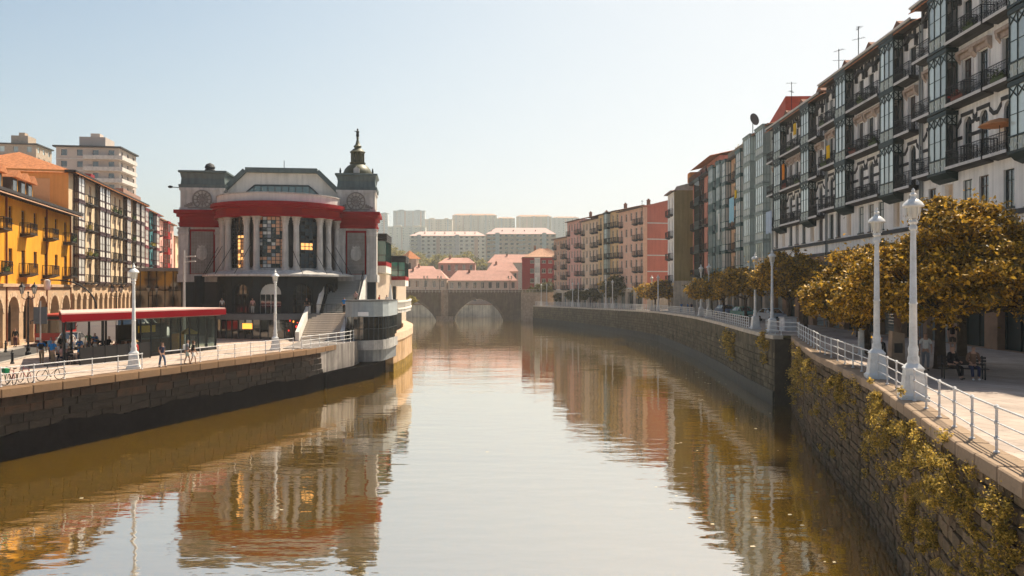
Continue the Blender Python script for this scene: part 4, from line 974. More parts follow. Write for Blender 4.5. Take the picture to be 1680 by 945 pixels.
def arc_band(mb, r0, r1, z0, z1, a=78, n=40, cy=CY):
    """ring sector facing -y between radii r0 < r1"""
    A0, A1 = R(-90-a), R(-90+a)
    for k in range(n):
        p, q = A0+(A1-A0)*k/n, A0+(A1-A0)*(k+1)/n
        c = [(math.cos(t), math.sin(t)) for t in (p, q)]
        P = lambda i, r, z: (c[i][0]*r, cy+c[i][1]*r, z)
        mb.quad(P(0,r1,z0),P(1,r1,z0),P(1,r1,z1),P(0,r1,z1)); mb.quad(P(0,r1,z1),P(1,r1,z1),P(1,r0,z1),P(0,r0,z1)); mb.quad(P(0,r0,z0),P(1,r0,z0),P(1,r1,z0),P(0,r1,z0))
    return mb
def on_arc(th, r): return (r*math.sin(th), CY-r*math.cos(th))
ZC0, ZC1 = 7.5, 13.4
mb = arc_band(MB(), 3.0, RR+.25, ZC1-.05, ZC1+.25); mb = arc_band(mb, 3.0, RR+.05, ZC1+.25, 14.3); mb.build('frieze', MRED, mk, smooth=True)
mb = arc_band(MB(), 3.0, RR+.42, 14.3, 14.55); mb = arc_band(mb, 3.0, RR+.66, 14.55, 14.95); mb.build('cornice', MRED, mk, smooth=True)
for th in (-32.5*2, -36, 0, 36, 65):           # red panels of the frieze
    mb = MB(); s_ = 8.5 if abs(th) > 1 else 10.5
    for k in range(6):
        a, b = R(th-s_+2*s_*k/6), R(th-s_+2*s_*(k+1)/6); p, q = on_arc(a, RR+.12), on_arc(b, RR+.12)
        for za, zb, o in ((13.68,13.86,.0),(13.88,14.06,.03),(14.08,14.26,.0)):
            p, q = on_arc(a, RR+.10+o), on_arc(b, RR+.10+o); mb.quad((p[0],p[1],za),(q[0],q[1],za),(q[0],q[1],zb),(p[0],p[1],zb))
    mb.build('frieze_panel', MRED2, mk)
mb = arc_band(MB(), 2.0, RR-.05, 14.95, 15.85, 80); mb.build('attic_band', MWH, mk, smooth=True)
mb = arc_band(MB(), 2.0, RR+.06, 15.85, 15.97, 80); mb.build('attic_coping', MST, mk, smooth=True)
def column_mb(mb):
    mb.lathe([(.46,0),(.46,.16),(.40,.2),(.43,.32),(.36,.4)], 14); mb.lathe([(.35,.4),(.345,2.2),(.30,ZC1-ZC0-.95)], 14)
    zt = ZC1-ZC0-.95; mb.lathe([(.32,zt),(.36,zt+.08),(.33,zt+.12),(.41,zt+.32),(.34,zt+.34),(.47,zt+.62),(.39,zt+.66),(.54,zt+.86),(.5,zt+.9)], 12)
    mb.box(-.53,.53,-.53,.53,zt+.88,zt+.97)
TH = [-86,-63,-50,-24,-13.6,13.6,24,50,63,86]
for th in TH:
    x, y = on_arc(R(th), RR-.55); put('column', cached('market_column', column_mb, MST, True), mk, (x,y,ZC0), R(th))
mb = arc_band(MB(), 3.0, RR-.95, ZC0-.2, ZC0+.25); mb = arc_band(mb, 3.0, RR-.1, ZC0-.3, ZC0-.0); mb.build('column_plinth', MST, mk)
for a, b in ((-93,-50),(-24,-13.6),(13.6,24),(50,93),(-13.6,-12),):   # wall behind the paired columns
    mb = MB()
    for k in range(8):
        p, q = on_arc(R(a+(b-a)*k/8), RR-1.25), on_arc(R(a+(b-a)*(k+1)/8), RR-1.25); mb.quad((p[0],p[1],ZC0),(q[0],q[1],ZC0),(q[0],q[1],ZC1),(p[0],p[1],ZC1))
    mb.build('drum_wall', MBLK, mk)
# stained windows: leads as frame, small panes gathered by colour
pcols = [((0.012,0.018,0.02),.1),((0.30,0.33,0.36),.25),((0.62,0.62,0.60),.3),((0.70,0.38,0.22),.3),((0.75,0.50,0.20),.3),((0.04,0.07,0.09),.1)]
pm_ = [M('stained_pane_%s' % 'abcdef'[i], c, rough=.15, var=.1, spec=.8) for i, (c, rg) in enumerate(pcols)]
warm = emit('lamp_lit_pane', (0.9,0.45,0.14), 0.8)
for (a, b, warmth, nx) in ((-13,13,'mid',6),(-49,-25,'left',5),(25,49,'right',5)):
    rad = RR-1.0; fr_ = MB(); mbs = [MB() for _ in range(7)]; ny = 14; rr = random.Random(int(a)+99)
    def pt(u, z, o=0.0): x, y = on_arc(R(a+(b-a)*u), rad+o); return (x, y, z)
    w = None
    for i in range(nx+1): fr_.bar(pt(i/nx,ZC0+.25,.03), pt(i/nx,ZC1-.05,.03), .07)
    for j in range(ny+1):
        z = ZC0+.25+(ZC1-ZC0-.3)*j/ny
        for i in range(nx): fr_.bar(pt(i/nx,z,.03), pt((i+1)/nx,z,.03), .16 if j == 8 else .06)
    for i in range(nx):
        for j in range(ny):
            z0_, z1_ = ZC0+.25+(ZC1-ZC0-.3)*j/ny, ZC0+.25+(ZC1-ZC0-.3)*(j+1)/ny; x = rr.random()
            if warmth == 'mid': c = (0 if x < .36 else 2 if x < .58 else 1 if x < .7 else 3 if x < .88 else 5) if i < 4 or x < .3 else (3 if x < .85 else 0)
            elif warmth == 'left': c = 0 if (i < 2 or (j > 8 and x < .8)) else (6 if x < .8 else 3)
            else: c = 6 if (j in (5,6) and 1 <= i <= 3 and x < .75) else (5 if x < .8 else 0)
            e = .004; p0_, p1_ = (i+.06)/nx, (i+.94)/nx
            mbs[c].quad(pt(p0_,z0_+.03),pt(p1_,z0_+.03),pt(p1_,z1_-.03),pt(p0_,z1_-.03))
    win = fr_.build('stained_window', MBLK, mk)
    for c, m in enumerate(mbs):
        if m.v: m.build('pane', (pm_+[warm])[c], win)['kind'] = 'stuff'
# flared skirt roof at the foot of the columns
mb = MB(); A0, A1, n = R(-90-82), R(-90+82), 40
prof = [(RR-.3,7.5),(RR+.5,7.22),(RR+1.5,7.0),(RR+1.52,6.8),(RR-.6,6.75)]
b0 = len(mb.v)
mb.lathe(prof, n, 0, CY, A0, A1, cap=False); mb.build('skirt_roof', MST, mk, smooth=True)
for th in (-72,-56,-38,-18,18,38,56,72):
    p, q = on_arc(R(th), RR-.2), on_arc(R(th+ (7 if th > 0 else -7)), RR+1.4)
    MB().tube([(p[0],p[1],10.2),(q[0],q[1],7.05)], .035, 5).build('stay_cable', IRON, mk)
# gabled roof front behind the drum
GP = [(-7.6,15.0),(7.6,15.0),(7.6,15.6),(4.05,19.15),(-4.05,19.15),(-7.6,15.6)]
mb = MB(); mb.prism_y(GP, 2.6, 30); mb.build('roof_gable', MWH, mk)
for (p, q) in ((GP[5],GP[4]),(GP[4],GP[3]),(GP[3],GP[2])):
    dx, dz = q[0]-p[0], q[1]-p[1]; l_ = math.hypot(dx,dz); nx_, nz_ = -dz/l_, dx/l_
    nx_, nz_ = (nx_, nz_) if nz_ > 0 else (-nx_, -nz_)
    e_ = .08; mb = MB(); mb.prism_y([(p[0]-nx_*.0-dx/l_*e_,p[1]-dz/l_*e_+.003),(q[0]+dx/l_*e_,q[1]+dz/l_*e_+.003),(q[0]+nx_*.55+dx/l_*e_,q[1]+nz_*.55),(p[0]+nx_*.55-dx/l_*e_,p[1]+nz_*.55)], 2.0, 30); mb.build('roof_edge', MMAN, mk)
wn_ = MB(); wp = [(-5.0,16.0),(5.0,16.0),(3.1,17.65),(-3.1,17.65)]
for i in range(4):
    p, q = wp[i], wp[(i+1) % 4]; wn_.bar((p[0],2.5,p[1]),(q[0],2.5,q[1]),.16)
for k in range(11):
    x = -4.0+.8*k; zt = 17.65 if abs(x) <= 3.1 else 16+ (5-abs(x))*1.65/1.9; wn_.bar((x,2.5,16),(x,2.5,zt),.09)
cl = wn_.build('clerestory', MBLK, mk); mb = MB(); mb.prism_y(wp, 2.5, 2.58); mb.build('pane', glassmat('clerestory_glass',(0.05,0.10,0.10),rough=.1), cl)
MB().tube([(-.6,8,19),(-.6,8,21.5)], .04, 5).build('mast', IRON, mk)
# corner towers
def wheel_relief(mb):
    n = 18
    for r0, r1, dd in ((.95,1.12,.16),(.5,.62,.1)):
        for k in range(n):
            a, b = 2*PI*k/n, 2*PI*(k+1)/n; P = [(r0*math.cos(a),r0*math.sin(a)),(r1*math.cos(a),r1*math.sin(a)),(r1*math.cos(b),r1*math.sin(b)),(r0*math.cos(b),r0*math.sin(b))]
            mb.prism_y(P, -dd, -.003)
    for k in range(6): a = PI*k/6; mb.bar((-.95*math.cos(a),-.05,-.95*math.sin(a)),(.95*math.cos(a),-.05,.95*math.sin(a)),.1)
    for s in (-1,1):
        for k in range(4): mb.box(s*(1.2+.22*k)-.12, s*(1.2+.22*k)+.12, -.1-.03*(k % 2), -.003, -.75-.05*k, -.35-.1*k)
    mb.box(-1.6,1.6,-.1,-.003,-1.05,-.9)
for s, hw in ((-1,2.62),(1,2.4)):
    cx = s*8.75; t = MB(); x0, x1 = cx-hw, cx+hw; y0 = 1.0
    t.box(x0+.15,x1-.15,y0+.35,y0+6,6.9,12.6); tw = t.build('corner_tower', MST, mk)
    MB().box(x0-.1,x1+.1,y0-.05,y0+6,6.2,7.1).build('tower_base', MST, tw)
    for q in (x0, x1-1.15):
        mb = MB(); mb.cbox(q,q+1.15,y0,y0+.6,7.1,11.7,.03); mb.cbox(q-.06,q+1.21,y0-.08,y0+.6,11.7,12.0,.03); mb.cbox(q-.1,q+1.25,y0-.12,y0+.6,12.3,12.5,.03); mb.cbox(q+.02,q+1.13,y0-.04,y0+.6,12.0,12.3,.02); mb.build('pilaster', MST, tw)
    MB().box(x0+1.2,x1-1.2,y0+.28,y0+.34,7.1,12.3).build('red_surround', MRED, tw)
    gr = MB(); gw0, gw1 = x0+1.42, x1-1.42
    for k in range(15): x = gw0+(gw1-gw0)*k/14; gr.box(x-.02,x+.02,y0+.17,y0+.2,7.2,12.0)
    for k in range(30): z = 7.2+4.8*k/29; gr.box(gw0,gw1,y0+.14,y0+.17,z-.02,z+.02)
    MB().box(gw0,gw1,y0+.21,y0+.27,7.2,12.0).build('screen_back', M('screen_grey',(0.20,0.18,0.17)), tw); gr.build('screen_grid', M('screen_bars',(0.40,0.37,0.34)), tw)
    mb = MB(); rr = random.Random(5)
    mb.prism_y([(-.5,.0),(-.62,.5),(-.5,1.1),(.5,1.1),(.62,.5),(.5,0),(0,-.35)][::-1], -.12, 0); mb.prism_y([(-.35,1.15),(.35,1.15),(.45,1.5),(.15,1.35),(0,1.55),(-.15,1.35),(-.45,1.5)], -.1, 0)
    for k in range(8): a = k*PI/4; mb.box(.35*math.cos(a)-.1,.35*math.cos(a)+.1,-.2,-.1,.5+.4*math.sin(a)-.1,.5+.4*math.sin(a)+.1)
    mb.build('coat_of_arms', MST, tw, (cx,y0+.14,9.0))
    mb = MB(); mb.box(x0+.1,x1-.1,y0+.1,y0+6,12.55,14.0); mb.box(x0-.15,x1+.15,y0-.2,y0+6.2,13.7,14.1); mb.box(x0-.4,x1+.4,y0-.45,y0+6.4,14.103,14.5); mb.box(x0-.02,x1+.02,y0-.06,y0+6.1,12.9,13.05); mb.build('red_frieze', MRED, tw)
    mb = MB(); mb.box(x0+.2,x1-.2,y0+.2,y0+5.6,14.5,17.0); mb.box(x0+.1,x1-.1,y0+.1,y0+5.7,14.51,14.8); mb.box(x0+.08,x1-.08,y0+.08,y0+5.72,16.78,17.1)
    for q in (x0+.22,x1-.82): mb.box(q,q+.6,y0+.1,y0+.2,14.8,16.78)
    mb.box(cx-1.2,cx+1.2,y0+.12,y0+.2,16.5,16.77); mb.build('upper_stage', MST, tw)
    put('wheel_relief', cached('wheel_relief', wheel_relief, M('relief_shade_stone',(0.22,0.20,0.185),var=.2)), tw, (cx,y0+.19,15.75))  # relief darker than the tower stone: its shaded outline is in the colour
    mb = MB(); w_ = hw
    lv = [(w_+.0,17.1),(w_+.05,17.5),(w_-.15,17.52),(w_-.22,18.2),(w_-.1,18.8),(w_+.08,18.9),(w_+.08,19.1),(w_-.05,19.13)]
    cyy = y0+2.9
    for (a, za), (b, zb) in zip(lv[:-1], lv[1:]):
        P = [(cx-a,cyy-a,za),(cx+a,cyy-a,za),(cx+a,cyy+a,za),(cx-a,cyy+a,za)]; Q = [(cx-b,cyy-b,zb),(cx+b,cyy-b,zb),(cx+b,cyy+b,zb),(cx-b,cyy+b,zb)]
        for k in range(4): kk = (k+1) % 4; mb.quad(P[k],P[kk],Q[kk],Q[k])
    mb.poly([(cx-w_,cyy-w_,19.13),(cx+w_,cyy-w_,19.13),(cx,cyy,19.5)]); mb.poly([(cx+w_,cyy-w_,19.13),(cx+w_,cyy+w_,19.13),(cx,cyy,19.5)]); mb.poly([(cx+w_,cyy+w_,19.13),(cx-w_,cyy+w_,19.13),(cx,cyy,19.5)]); mb.poly([(cx-w_,cyy+w_,19.13),(cx-w_,cyy-w_,19.13),(cx,cyy,19.5)])
    mb.build('mansard_roof', MMAN, tw)
    if s < 0:
        MB().lathe([(.5,19.3),(.62,19.5),(.5,19.65),(.62,19.85),(.45,20.2),(.05,20.4)], 12, cx+.2, cyy).build('finial', DKBAND, tw, smooth=True)
    else:
        DOME = M('bronze_dome', (0.10,0.10,0.055), rough=0.5, var=0.3, streak=0.3)
        SQ = lambda pr: [(a_, 19.2+(b_-19.2)*.79) for a_, b_ in pr]
        MB().lathe(SQ([(1.75,19.2),(1.72,19.6),(1.55,20.1),(1.2,20.6),(.85,20.85),(.8,20.95)]), 20, cx, cyy).build('dome', DOME, tw, smooth=True)
        mb = MB(); mb.lathe(SQ([(.95,20.95),(.98,21.15),(.8,21.2)]), 16, cx, cyy)
        for k in range(8): a = 2*PI*k/8; mb.tube([(cx+.7*math.cos(a),cyy+.7*math.sin(a),20.78),(cx+.7*math.cos(a),cyy+.7*math.sin(a),21.89)],.12,6)
        mb.lathe([(.42,20.78),(.42,21.89)], 10, cx, cyy); mb.lathe(SQ([(.85,22.6),(.95,22.8),(.8,22.95),(.6,23.2),(.35,23.4),(.42,23.5),(.5,23.7),(.3,23.9),(.15,24.6),(.12,24.9),(.22,25.0),(.1,25.1)]), 14, cx, cyy); mb.build('lantern', DOME, tw, smooth=True)
        mb = MB(); mb.lathe(SQ([(.12,25.1),(.2,25.3),(.16,25.7),(.2,26.0),(.08,26.15),(.12,26.3),(.04,26.45)]), 8, cx, cyy); mb.bar((cx-.4,cyy,24.6),(cx+.2,cyy,24.5),.07); mb.build('weather_figure', IRON, tw)
        for q in (-1,1): MB().lathe([(.08,19.1),(.12,19.4),(.05,19.8)], 6, cx+q*1.9, cyy-1.9).build('corner_finial', IRON, tw)
        mb = MB(); mb.prism_y([(-.35,0),(.35,0),(.35,.5),(0,.8),(-.35,.5)], -.5, .3); mb.build('dome_dormer', MST, tw, (cx,cyy-1.45,19.25))
# wall between drum and towers, hall behind
MB().box(-11,6.5,4.2,60,0,14.4).build('hall', MST, mk); 
for k in range(10):
    MB().box(6.503,6.6,8+5*k,11.4+5*k,7.2,12.5).build('hall_window', G_DARK, mk)
mb = MB(); mb.box(-11.4,6.8,4.6,60.4,14.403,14.8); mb.build('hall_cornice', MRED, mk)
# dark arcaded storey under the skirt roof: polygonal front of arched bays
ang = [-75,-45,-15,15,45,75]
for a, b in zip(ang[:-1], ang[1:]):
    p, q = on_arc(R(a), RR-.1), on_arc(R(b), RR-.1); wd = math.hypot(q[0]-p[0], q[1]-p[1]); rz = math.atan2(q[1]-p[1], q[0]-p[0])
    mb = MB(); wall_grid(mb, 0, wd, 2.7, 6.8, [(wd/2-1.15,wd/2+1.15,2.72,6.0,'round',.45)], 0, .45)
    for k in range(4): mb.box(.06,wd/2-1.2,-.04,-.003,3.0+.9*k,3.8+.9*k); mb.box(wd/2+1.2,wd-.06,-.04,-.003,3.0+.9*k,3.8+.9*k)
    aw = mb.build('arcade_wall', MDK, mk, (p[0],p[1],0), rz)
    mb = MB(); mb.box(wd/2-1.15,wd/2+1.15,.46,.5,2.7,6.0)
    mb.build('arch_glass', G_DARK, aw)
    fr_ = MB()
    for k in range(5): x = wd/2-1.15+2.3*k/4; fr_.box(x-.03,x+.03,.38,.44,2.7,5.9)
    for z in (3.6,4.8): fr_.box(wd/2-1.1,wd/2+1.1,.37,.43,z,z+.06)
    fr_.build('arch_frame', MWH if a == -15 else MBLK, aw)
    if a == -15: MB().prism_y([(1.1*math.cos(PI*k/10),1.1*math.sin(PI*k/10)) for k in range(11)], .36, .365).build('fanlight', pm_[2], aw, (wd/2,0,4.86))
MB().lathe([(.5,2.7),(.6,6.9)], 10, -9.0, 1.0).build('service_duct', MDK, mk)
MB().box(-11,-5.5,1.3,4.2,0,7.0).build('side_block', MDK, mk); MB().box(5.5,11,1.3,4.2,0,6.2).build('side_block', MDK, mk)
mb = MB(); mb.prism_y([(1.5*math.cos(2*PI*k/20)*.75,2.0*math.sin(2*PI*k/20)) for k in range(20)], -.1, .02); mb.build('opening_shade_disc', DKBAND, mk, (-8.0,1.25,4.6))  # dark disc painted in for the shade of an oval opening
# terrace slab and glazed ground floor
mb = arc_band(MB(), 3.0, RR+1.75, 2.1, 2.7, 76, 30); mb.build('terrace_slab', M('terrace_grey',(0.12,0.125,0.13),rough=.7,var=.1), mk)
mb = MB(); 
for k in range(24):
    p, q = on_arc(R(-72+6*k), RR+.9), on_arc(R(-66+6*k), RR+.9); mb.quad((p[0],p[1],.02),(q[0],q[1],.02),(q[0],q[1],2.1),(p[0],p[1],2.1))
mb.build('shop_glass', G_DARK, mk)
mb = MB()
for k in range(25): p = on_arc(R(-72+6*k), RR+.95); mb.bar((p[0],p[1],0),(p[0],p[1],2.1),.09)
mb.build('shop_mullions', MBLK, mk)
mb = MB()
for k in range(30):
    p, q = on_arc(R(-72+4.8*k), RR+1.65), on_arc(R(-67.2+4.8*k), RR+1.65)
    mb.bar((p[0],p[1],2.7),(p[0],p[1],3.7),.035); mb.bar((p[0],p[1],3.7),(q[0],q[1],3.7),.05)
    for j in range(1,4): f_ = j/4; x, y = p[0]+(q[0]-p[0])*f_, p[1]+(q[1]-p[1])*f_; mb.bar((x,y,2.7),(x,y,3.7),.02)
mb.build('terrace_railing', IRON, mk)
lit = [emit('shop_light_orange',(1.0,0.35,0.05),1.2), emit('shop_light_red',(0.9,0.05,0.03),0.7), emit('shop_light_white',(1.0,0.85,0.6),0.9)]
rr = random.Random(3)
p = on_arc(R(-16), RR+.97); MB().box(-.55,.55,-.03,.03,0,.6).build('lit_poster', lit[0], mk, (p[0],p[1]-.03,1.1), R(-16))
for k in range(26):
    th = R(rr.uniform(14,44)); p = on_arc(th, RR+.93); c = rr.choice([1,1,0,2]); MB().box(-.07,.07,-.02,.02,0,.1+.1*rr.random()).build('shop_light', lit[c], mk, (p[0],p[1]-.03,rr.uniform(.4,1.9)), th)
# lamp arm on the left tower
mb = MB(); mb.tube([(-11.4,3.2,17.3),(-12.6,3.0,17.35)], .05, 5); mb.lathe([(.1,-.12),(.28,-.05),(.28,.1),(.1,.18)], 8, -12.8, 3.0); mb.v = [(x,y,z+17.35 if abs(z) < 1 else z) for x,y,z in mb.v]; mb.build('lamp_arm', IRON, mk)

# --- stairs
STR = M('stair_stone', (0.50,0.43,0.36), rough=0.85, var=0.15, scale=2)
st = thing('river_staircase', 'broad stone staircase with white side walls beside the market front', 'staircase', (-19.9,82.6,ZL), R(2))
for k in range(15): put('step', cached('stair_step', lambda mb: mb.cbox(-2.05,2.05,0,.42,-.02,.18,.015), STR), st, (0,.34*k,.18*k))
MB().box(-2.0,2.0,5.05,8.2,0,2.68).build('landing', STR, st); MB().prism_x([(.35,0),(5.1,0),(5.1,2.52)], -1.98, 1.98).build('stair_core', MDK, st)
for sx in (-1,1): MB().prism_x([(-.3,0),(5.3,0),(5.3,3.55),(4.9,3.55),(-.3,.95)], sx*2.3-.2, sx*2.3+.2).build('side_wall', MWH, st)
for k in range(20): put('upper_step', cached('upper_step', lambda mb: mb.cbox(-1.9,1.9,0,.36,-.02,.19,.015), M('shaded_step',(0.30,0.30,0.28),var=.15)), st, (.9,6.4+.26*k,2.7+.19*k))  # upper flight greyer: its shade is put into the stone colour
MB().prism_x([(6.6,2.68),(11.6,2.68),(11.6,6.3)], -.95, 2.75).build('upper_core', MDK, st)
mb = MB(); mb.prism_x([(5.2,2.7),(11.7,2.7),(11.7,7.0),(11.2,7.0),(5.2,3.3)], 2.95, 3.15); mb.build('upper_side_wall', MWH, st)
mb = MB(); mb.prism_x([(5.3,2.7),(8.2,4.9),(8.2,5.9),(5.3,3.7)], -1.5, -1.2); mb.build('upper_parapet', MWH, st)
mb = MB(); mb.tube([(-1.0,6.4,3.6),(-1.0,11.4,7.3)], .04, 5); mb.tube([(2.7,6.4,3.7),(2.7,11.4,7.5)], .05, 5)
for k in range(6): mb.tube([(2.7,6.4+k,2.8+.73*k),(2.7,6.4+k,3.7+.75*k)], .03, 5)
mb.build('handrail', IRON, st)
pl = thing('concrete_platform', 'stained concrete platform jutting over the water at the foot of the staircase', 'platform', (0,0,0))
CONC = M('stained_concrete', (0.30,0.27,0.25), rough=0.9, var=0.25, scale=0.8, streak=0.6, dirt=(0.06,0.055,0.05), dirt_amt=0.7, dirt_scale=0.4)
MB().prism([(-20.6,71.6),(-18.0,71.4),(-16.0,80.2),(-16.0,83.5),(-22,83.5)], 1.55, ZL+.06).build('slab', CONC, pl)
MB().prism([(-20.2,74.5),(-17.2,73.9),(-14.3,82.6),(-14.2,92),(-22,92)], -1, 1.5).build('dark_base', MATS['black_wet_stone'], pl)  # near-black wall colour also holds the shade below the slab
# --- restaurant
rs = thing('river_restaurant', 'curved grey and dark glass river room beside the staircase', 'restaurant', (0,0,0))
FP = [(-17.4,83.2),(-16.6,82.7),(-15.4,82.5),(-14.4,82.9),(-13.6,83.8),(-13.2,85.2),(-13.1,91),(-17.4,91)]
def offp(fp, d):
    c = Vector((sum(p[0] for p in fp)/len(fp), sum(p[1] for p in fp)/len(fp))); return [tuple(Vector(p)+(Vector(p)-c).normalized()*d) for p in fp]
MB().prism(FP, ZL+2.5, ZL+4.1).build('upper_band', M('restaurant_grey',(0.30,0.34,0.36),rough=.6,var=.1,streak=.2), rs)
MB().prism(offp(FP,.1), ZL+4.1, ZL+4.2).build('rim', DKBAND, rs)
MB().prism(offp(FP,-.18), ZL+.05, ZL+2.5).build('glass_wall', G_DARK, rs)
mb = MB()
for p, q in zip(FP[:-2], FP[1:-1]):
    for f_ in (0,.5): x, y = p[0]+(q[0]-p[0])*f_, p[1]+(q[1]-p[1])*f_; mb.bar((x+.02,y,ZL+.05),(x+.02,y,ZL+2.5),.06)
    mb.bar((p[0],p[1],ZL+1.25),(q[0],q[1],ZL+1.25),.05)
mb.build('mullions', MBLK, rs)
MB().prism(offp(FP,.08), ZL-.95, ZL+.03).build('sill_band', M('restaurant_sill',(0.36,0.35,0.34),rough=.8,var=.2,streak=.3), rs)
MB().prism(offp(FP,-.3), ZL-2.2, ZL-.952).build('lower_band', M('restaurant_low',(0.16,0.17,0.18),rough=.8,var=.2,streak=.3), rs)
MB().box(-.55,.55,-.05,0,0,.42).build('sign', M('white_sign',(0.8,0.8,0.8)), rs, (-15.4,82.45,ZL+2.6))
# --- bulging river wall, ledges, balustrade
bw = thing('river_wall', 'sunlit pinkish river wall bulging out beyond the market restaurant', 'quay wall', (0,0,0))
BW = M('sunlit_river_wall', (0.50,0.33,0.20), rough=0.9, var=0.25, scale=0.9, streak=0.4, bump=0.25, bscale=6, dirt=(0.30,0.17,0.04), dirt_amt=0.6, dirt_scale=0.4)
mb = MB(); ribbon(mb, L_FAR, -1, -2, ZL-.5, 0, 1.5); mb.build('wall_face', BW, bw)
mb = MB(); ribbon(mb, L_FAR[:6], -1, ZL-.5, ZL+.35, -.12, 1.2); mb.build('ledge', M('ledge_stone',(0.58,0.42,0.30),var=.2), bw)
mb = MB(); ribbon(mb, L_FAR, -1, -.5, .9, -.06, .5); mb.build('algae_band', M('golden_algae',(0.20,0.12,0.015),rough=.8,var=.5,scale=1.2), bw)
mb = MB(); ribbon(mb, [(-13.2,92),(-12.9,96.5),(-13.2,104),(-14.2,112)], -1, ZL+2.6, ZL+3.0, 0, 5); mb.build('upper_deck', MST, bw)
mb = MB(); ribbon(mb, [(-14.2,92),(-13.9,96.5),(-14.2,104),(-15.2,112)], -1, ZL+.35, ZL+2.6, 0.3, 4); mb.build('recess_wall', MDK, bw)
bal = lerp_poly([(-13.3,92),(-13.0,96.5),(-13.3,104),(-14.3,112)], .55)
for p, d in bal: put('baluster', cached('baluster', lambda mb: mb.lathe([(.12,0),(.07,.08),(.14,.3),(.06,.6),(.12,.72)], 8), MWH, True), bw, (p.x,p.y,ZL+3.14))
mb = MB(); ribbon(mb, [(-13.3,92),(-13.0,96.5),(-13.3,104),(-14.3,112)], -1, ZL+3.86, ZL+4.02, -.16, .16); ribbon(mb, [(-13.3,92),(-13.0,96.5),(-13.3,104),(-14.3,112)], -1, ZL+3.0, ZL+3.14, -.18, .18); mb.build('balustrade_rail', MWH, bw)
# --- cube rooms along the river side
def cube(label, x, y, z, w, d, h):
    c = thing('glazed_cube', label, 'glazed room', (x,y,z), R(4), 'projecting glazed rooms of the market side')
    MB().box(0,w,0,d,-.9,0).build('base', MWH, c); MB().box(-.04,w+.04,-.04,d,0,.55).build('red_band', MRED, c)
    MB().box(.1,w-.1,.1,d,.55,h-1.0).build('pane', glassmat('green_glass',(0.03,0.16,0.13),rough=.08), c)
    mb = MB()
    for q in (0,.5,1): mb.box(q*w-.06 if q else 0,q*w+.06 if q < 1 else w,0,.12,.55,h-1)
    for q in (.25,.5,.75,1): mb.box(w-.12,w,q*d-.12,q*d,.55,h-1)
    mb.box(0,w,.02,.1,1.35,1.42); mb.build('frame', IRON, c)
    mb = MB()
    for k in range(4): mb.box(-.1,w+.1,-.1,d,h-1+.27*k,h-1+.27*k+.17)
    mb.build('louvre', DKBAND, c)
cube('glazed market side room with red base, the nearer and higher', -18.6, 103, ZL+8.4, 2.3, 8, 4.2)
cube('glazed market side room with red base, the farther and lower', -17.8, 117, ZL+6.7, 2.1, 8, 3.6)
sv = thing('louvred_facade', 'stepped beige louvred side of the market between the glazed rooms', 'annex', (-20.5,99,ZL), R(2))
MB().box(0,3.4,0,40,0,7.4).build('wall', M('beige_wall',(0.50,0.40,0.31),var=.12), sv)
for k in range(12): put('slat', cached('lslat', lambda mb: mb.box(.3,3.5,-.12,-.003,0,.2), M('slat_brown',(0.26,0.20,0.15),var=.1)), sv, (0,0,3.2+.32*k))
MB().box(1.0,3.2,1,10,7.4,10.6).build('upper_room', M('beige_wall',(0.5,0.4,0.31)), sv)
for k in range(8): put('slat', MATS and cached('lslat2', lambda mb: mb.box(1.0,3.25,-.1,-.003,0,.2), MATS['slat_brown']), sv, (0,1,7.6+.36*k))
MB().box(3.55,4.0,18.2,18.6,3.0,6.7).build('column', MBLK, sv)
# --- glass kiosk left of the market
gk = thing('glass_pavilion', 'glass entrance pavilion with flat grey roof left of the market', 'pavilion', (-47.0,98.5,ZL), R(3))
MB().box(0,9,0,6,0,7.6).build('glass_wall', glassmat('pavilion_glass',(0.06,0.055,0.04),rough=.08), gk)
mb = MB()
for k in range(10): mb.box(k-.04,k+.04,-.06,-.003,0,7.6)
for z in (2.6,5.2): mb.box(0,9,-.05,-.003,z,z+.1)
mb.build('mullions', IRON, gk); MB().box(-.6,9.6,-.7,6.4,7.6,8.0).build('roof', M('grey_metal',(0.25,0.27,0.28),rough=.5), gk)
# ------------------------------------------------------------------ old bridge and the town beyond
BRS = M('bridge_stone', (0.15,0.115,0.085), rough=0.9, var=0.3, scale=0.8, bump=0.5, bscale=3, streak=0.35, dirt=(0.09,0.085,0.05), dirt_amt=0.6, dirt_scale=0.25)
br = thing('stone_bridge', 'old two arched stone bridge with a cutwater pier across the river', 'bridge', (0,230,0))
def bridge_face():
    def arc(xa, xb, zs, zc, n=18):
        """pointed segmental arch from (xa,zs) over zc to (xb,zs)"""
        return [(xa+(xb-xa)*k/n, zs+(zc-zs)*math.sin(PI*k/n)**.72) for k in range(n+1)]
    return arc(-41.5,-22.0,.4,6.6), arc(-16.8,-2.6,.4,6.4)
A1, A2 = bridge_face(); ZD = 8.0
mb = MB()
def span(arcp, mb):
    for p, q in zip(arcp[:-1], arcp[1:]):
        mb.quad((p[0],0,p[1]),(q[0],0,q[1]),(q[0],0,ZD),(p[0],0,ZD)); mb.quad((q[0],7,q[1]),(p[0],7,p[1]),(p[0],7,ZD),(q[0],7,ZD)); mb.quad((p[0],0,p[1]),(p[0],7,p[1]),(q[0],7,q[1]),(q[0],0,q[1]))
span(A1, mb); mb.build('arch_wall', BRS, br); mb = MB(); span(A2, mb); mb.build('arch_wall', BRS, br)
mb = MB(); mb.box(-22.0,-16.8,0,7,-1,ZD); mb.box(-2.6,8.5,0,7,-1,ZD); mb.box(-60,-41.5,0,7,-1,ZD); mb.build('abutment', BRS, br)
mb = MB(); mb.prism([(-22.0,-.003),(-19.4,-2.6),(-16.8,-.003)], -1, 1.4)
